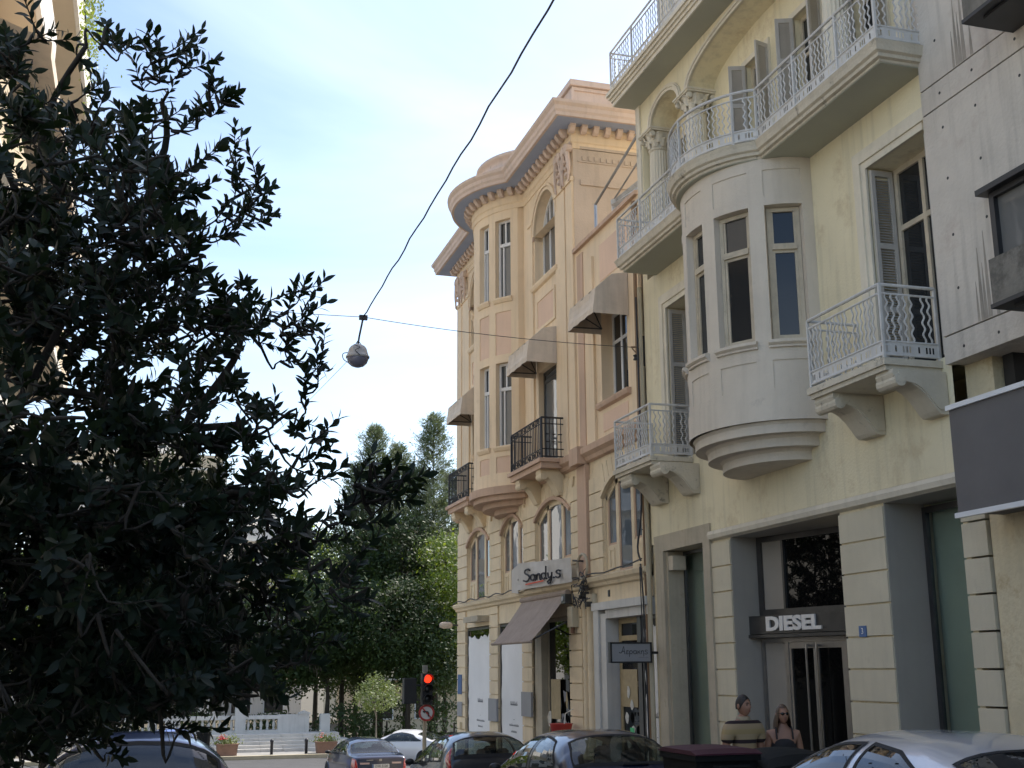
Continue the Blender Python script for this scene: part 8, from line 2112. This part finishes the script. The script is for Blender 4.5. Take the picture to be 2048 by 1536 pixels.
G1 = 'broad-leaved park trees'
park_tree('park_tree', 'bright green tree right against the peach building corner', 15.4, 58, 3.5, [((14.6, 58, 6.2), (1.7, 1.6, 1.9), 176, 34), ((15.0, 57.5, 3.0), (1.9, 1.6, 2.0), 176, 34)], 0.10, 'leaf_green', 3, group=G1)
park_tree('park_tree', 'sunlit yellow-green tree in the gap right of the foreground tree', 9.0, 66, 4.0, [((8.6, 66, 6.6), (2.0, 1.8, 2.2), 208, 34), ((9.6, 66, 4.0), (2.2, 1.8, 1.6), 160, 34)], 0.11, 'leaf_green', 4, group=G1)
park_tree('park_tree', 'dark dense tree in the middle of the park', 12.2, 57.5, 2.8, [((11.4, 57.5, 3.6), (2.1, 1.5, 2.3), 240, 34), ((13.2, 57, 2.2), (1.9, 1.4, 1.8), 192, 34)], 0.10, 'leaf_dark', 5, group=G1)
park_tree('park_tree', 'dark tree with low crown above the end of the balustrade', 8.6, 59, 2.6, [((8.2, 59, 3.2), (2.2, 1.6, 2.2), 240, 34), ((6.8, 59, 2.0), (1.8, 1.5, 1.5), 160, 34)], 0.10, 'leaf_dark', 6, group=G1)
park_tree('park_tree', 'shaded tree directly above the tall balustrade post', 4.6, 59.5, 2.6, [((4.4, 59.5, 3.0), (2.4, 1.8, 1.9), 224, 34)], 0.10, 'leaf_dark', 7, group=G1)
park_tree('park_tree', 'light green tree seen through the foreground leaves above the blue cars', 0.8, 62, 3.0, [((0.8, 62, 3.6), (2.6, 2.0, 2.2), 240, 34)], 0.11, 'leaf_green', 8, group=G1)
park_tree('park_tree', 'green tree at the far left behind the foreground tree', -4.5, 60, 3.2, [((-4.5, 60, 4.2), (2.8, 2.0, 2.6), 240, 34)], 0.11, 'leaf_green', 9, group=G1)
park_tree('park_tree', 'deep green tree behind the traffic light', 10.8, 64, 3.0, [((10.6, 64, 3.0), (2.6, 1.5, 2.8), 272, 34)], 0.10, 'leaf_dark', 10, group=G1)
park_tree('park_tree', 'dark tree behind the white coupe', 15.2, 62.5, 2.6, [((15.4, 62.5, 2.4), (2.6, 1.6, 2.2), 240, 34)], 0.10, 'leaf_dark', 11, group=G1)
park_tree('park_tree', 'tall dark tree filling the middle of the gap below the conifer tops', 12.6, 60, 4.0, [((12.3, 60, 6.6), (2.5, 1.6, 2.6), 260, 34), ((14.2, 60.5, 4.4), (2.0, 1.4, 2.2), 180, 34)], 0.10, 'leaf_dark', 21, group=G1)
park_tree('park_tree', 'tall dark tree at the right end of the foreground foliage', 9.6, 61, 4.0, [((9.4, 61, 6.0), (2.2, 1.6, 2.6), 230, 34), ((10.4, 60.5, 3.0), (2.0, 1.4, 2.2), 160, 34)], 0.10, 'leaf_dark', 22, group=G1)
park_tree('street_tree', 'young round-headed tree with pale leaves beside the traffic light', 9.75, 52.4, 1.35, [((9.75, 52.4, 0.45), (0.95, 0.85, 0.62), 90, 24), ((9.65, 52.4, 1.05), (0.30, 0.3, 0.45), 18, 20)], 0.055, 'leaf_small', 12, r=0.05, bark='barkpale', clump=0.13)
for i, (x, y, s, lab) in enumerate(((9.2, 57, 1.5, 'dark shrub right of the balustrade end'), (11.4, 58.5, 1.8, 'dark shrub behind the young street tree'), (14.2, 56.5, 1.7, 'dark shrub behind the white coupe'), (2.4, 58.5, 1.5, 'dark shrub behind the balustrade near the litter bin'), (-1.2, 58.5, 1.6, 'dark shrub behind the far end of the balustrade'), (6.0, 58, 1.3, 'dark shrub right behind the tall balustrade post'))):
    t = thing('shrub', lab, 'shrub', (x, y, ZP + 0.13), group='shrubs behind the balustrade')
    m = MB(); rg = random.Random(40 + i)
    crown_leaves(m, rg, (x, y, ZP + 0.13 + s * 0.5), (s, s * 0.6, s * 0.6), 60, 24, 0.09, cl=0.22)
    mk('foliage', m, 'leaf_dark', t)
    mk('stem', MB().tube([(x, y, ZP), (x, y, ZP + s * 0.6)], 0.04, 6), 'bark', t)
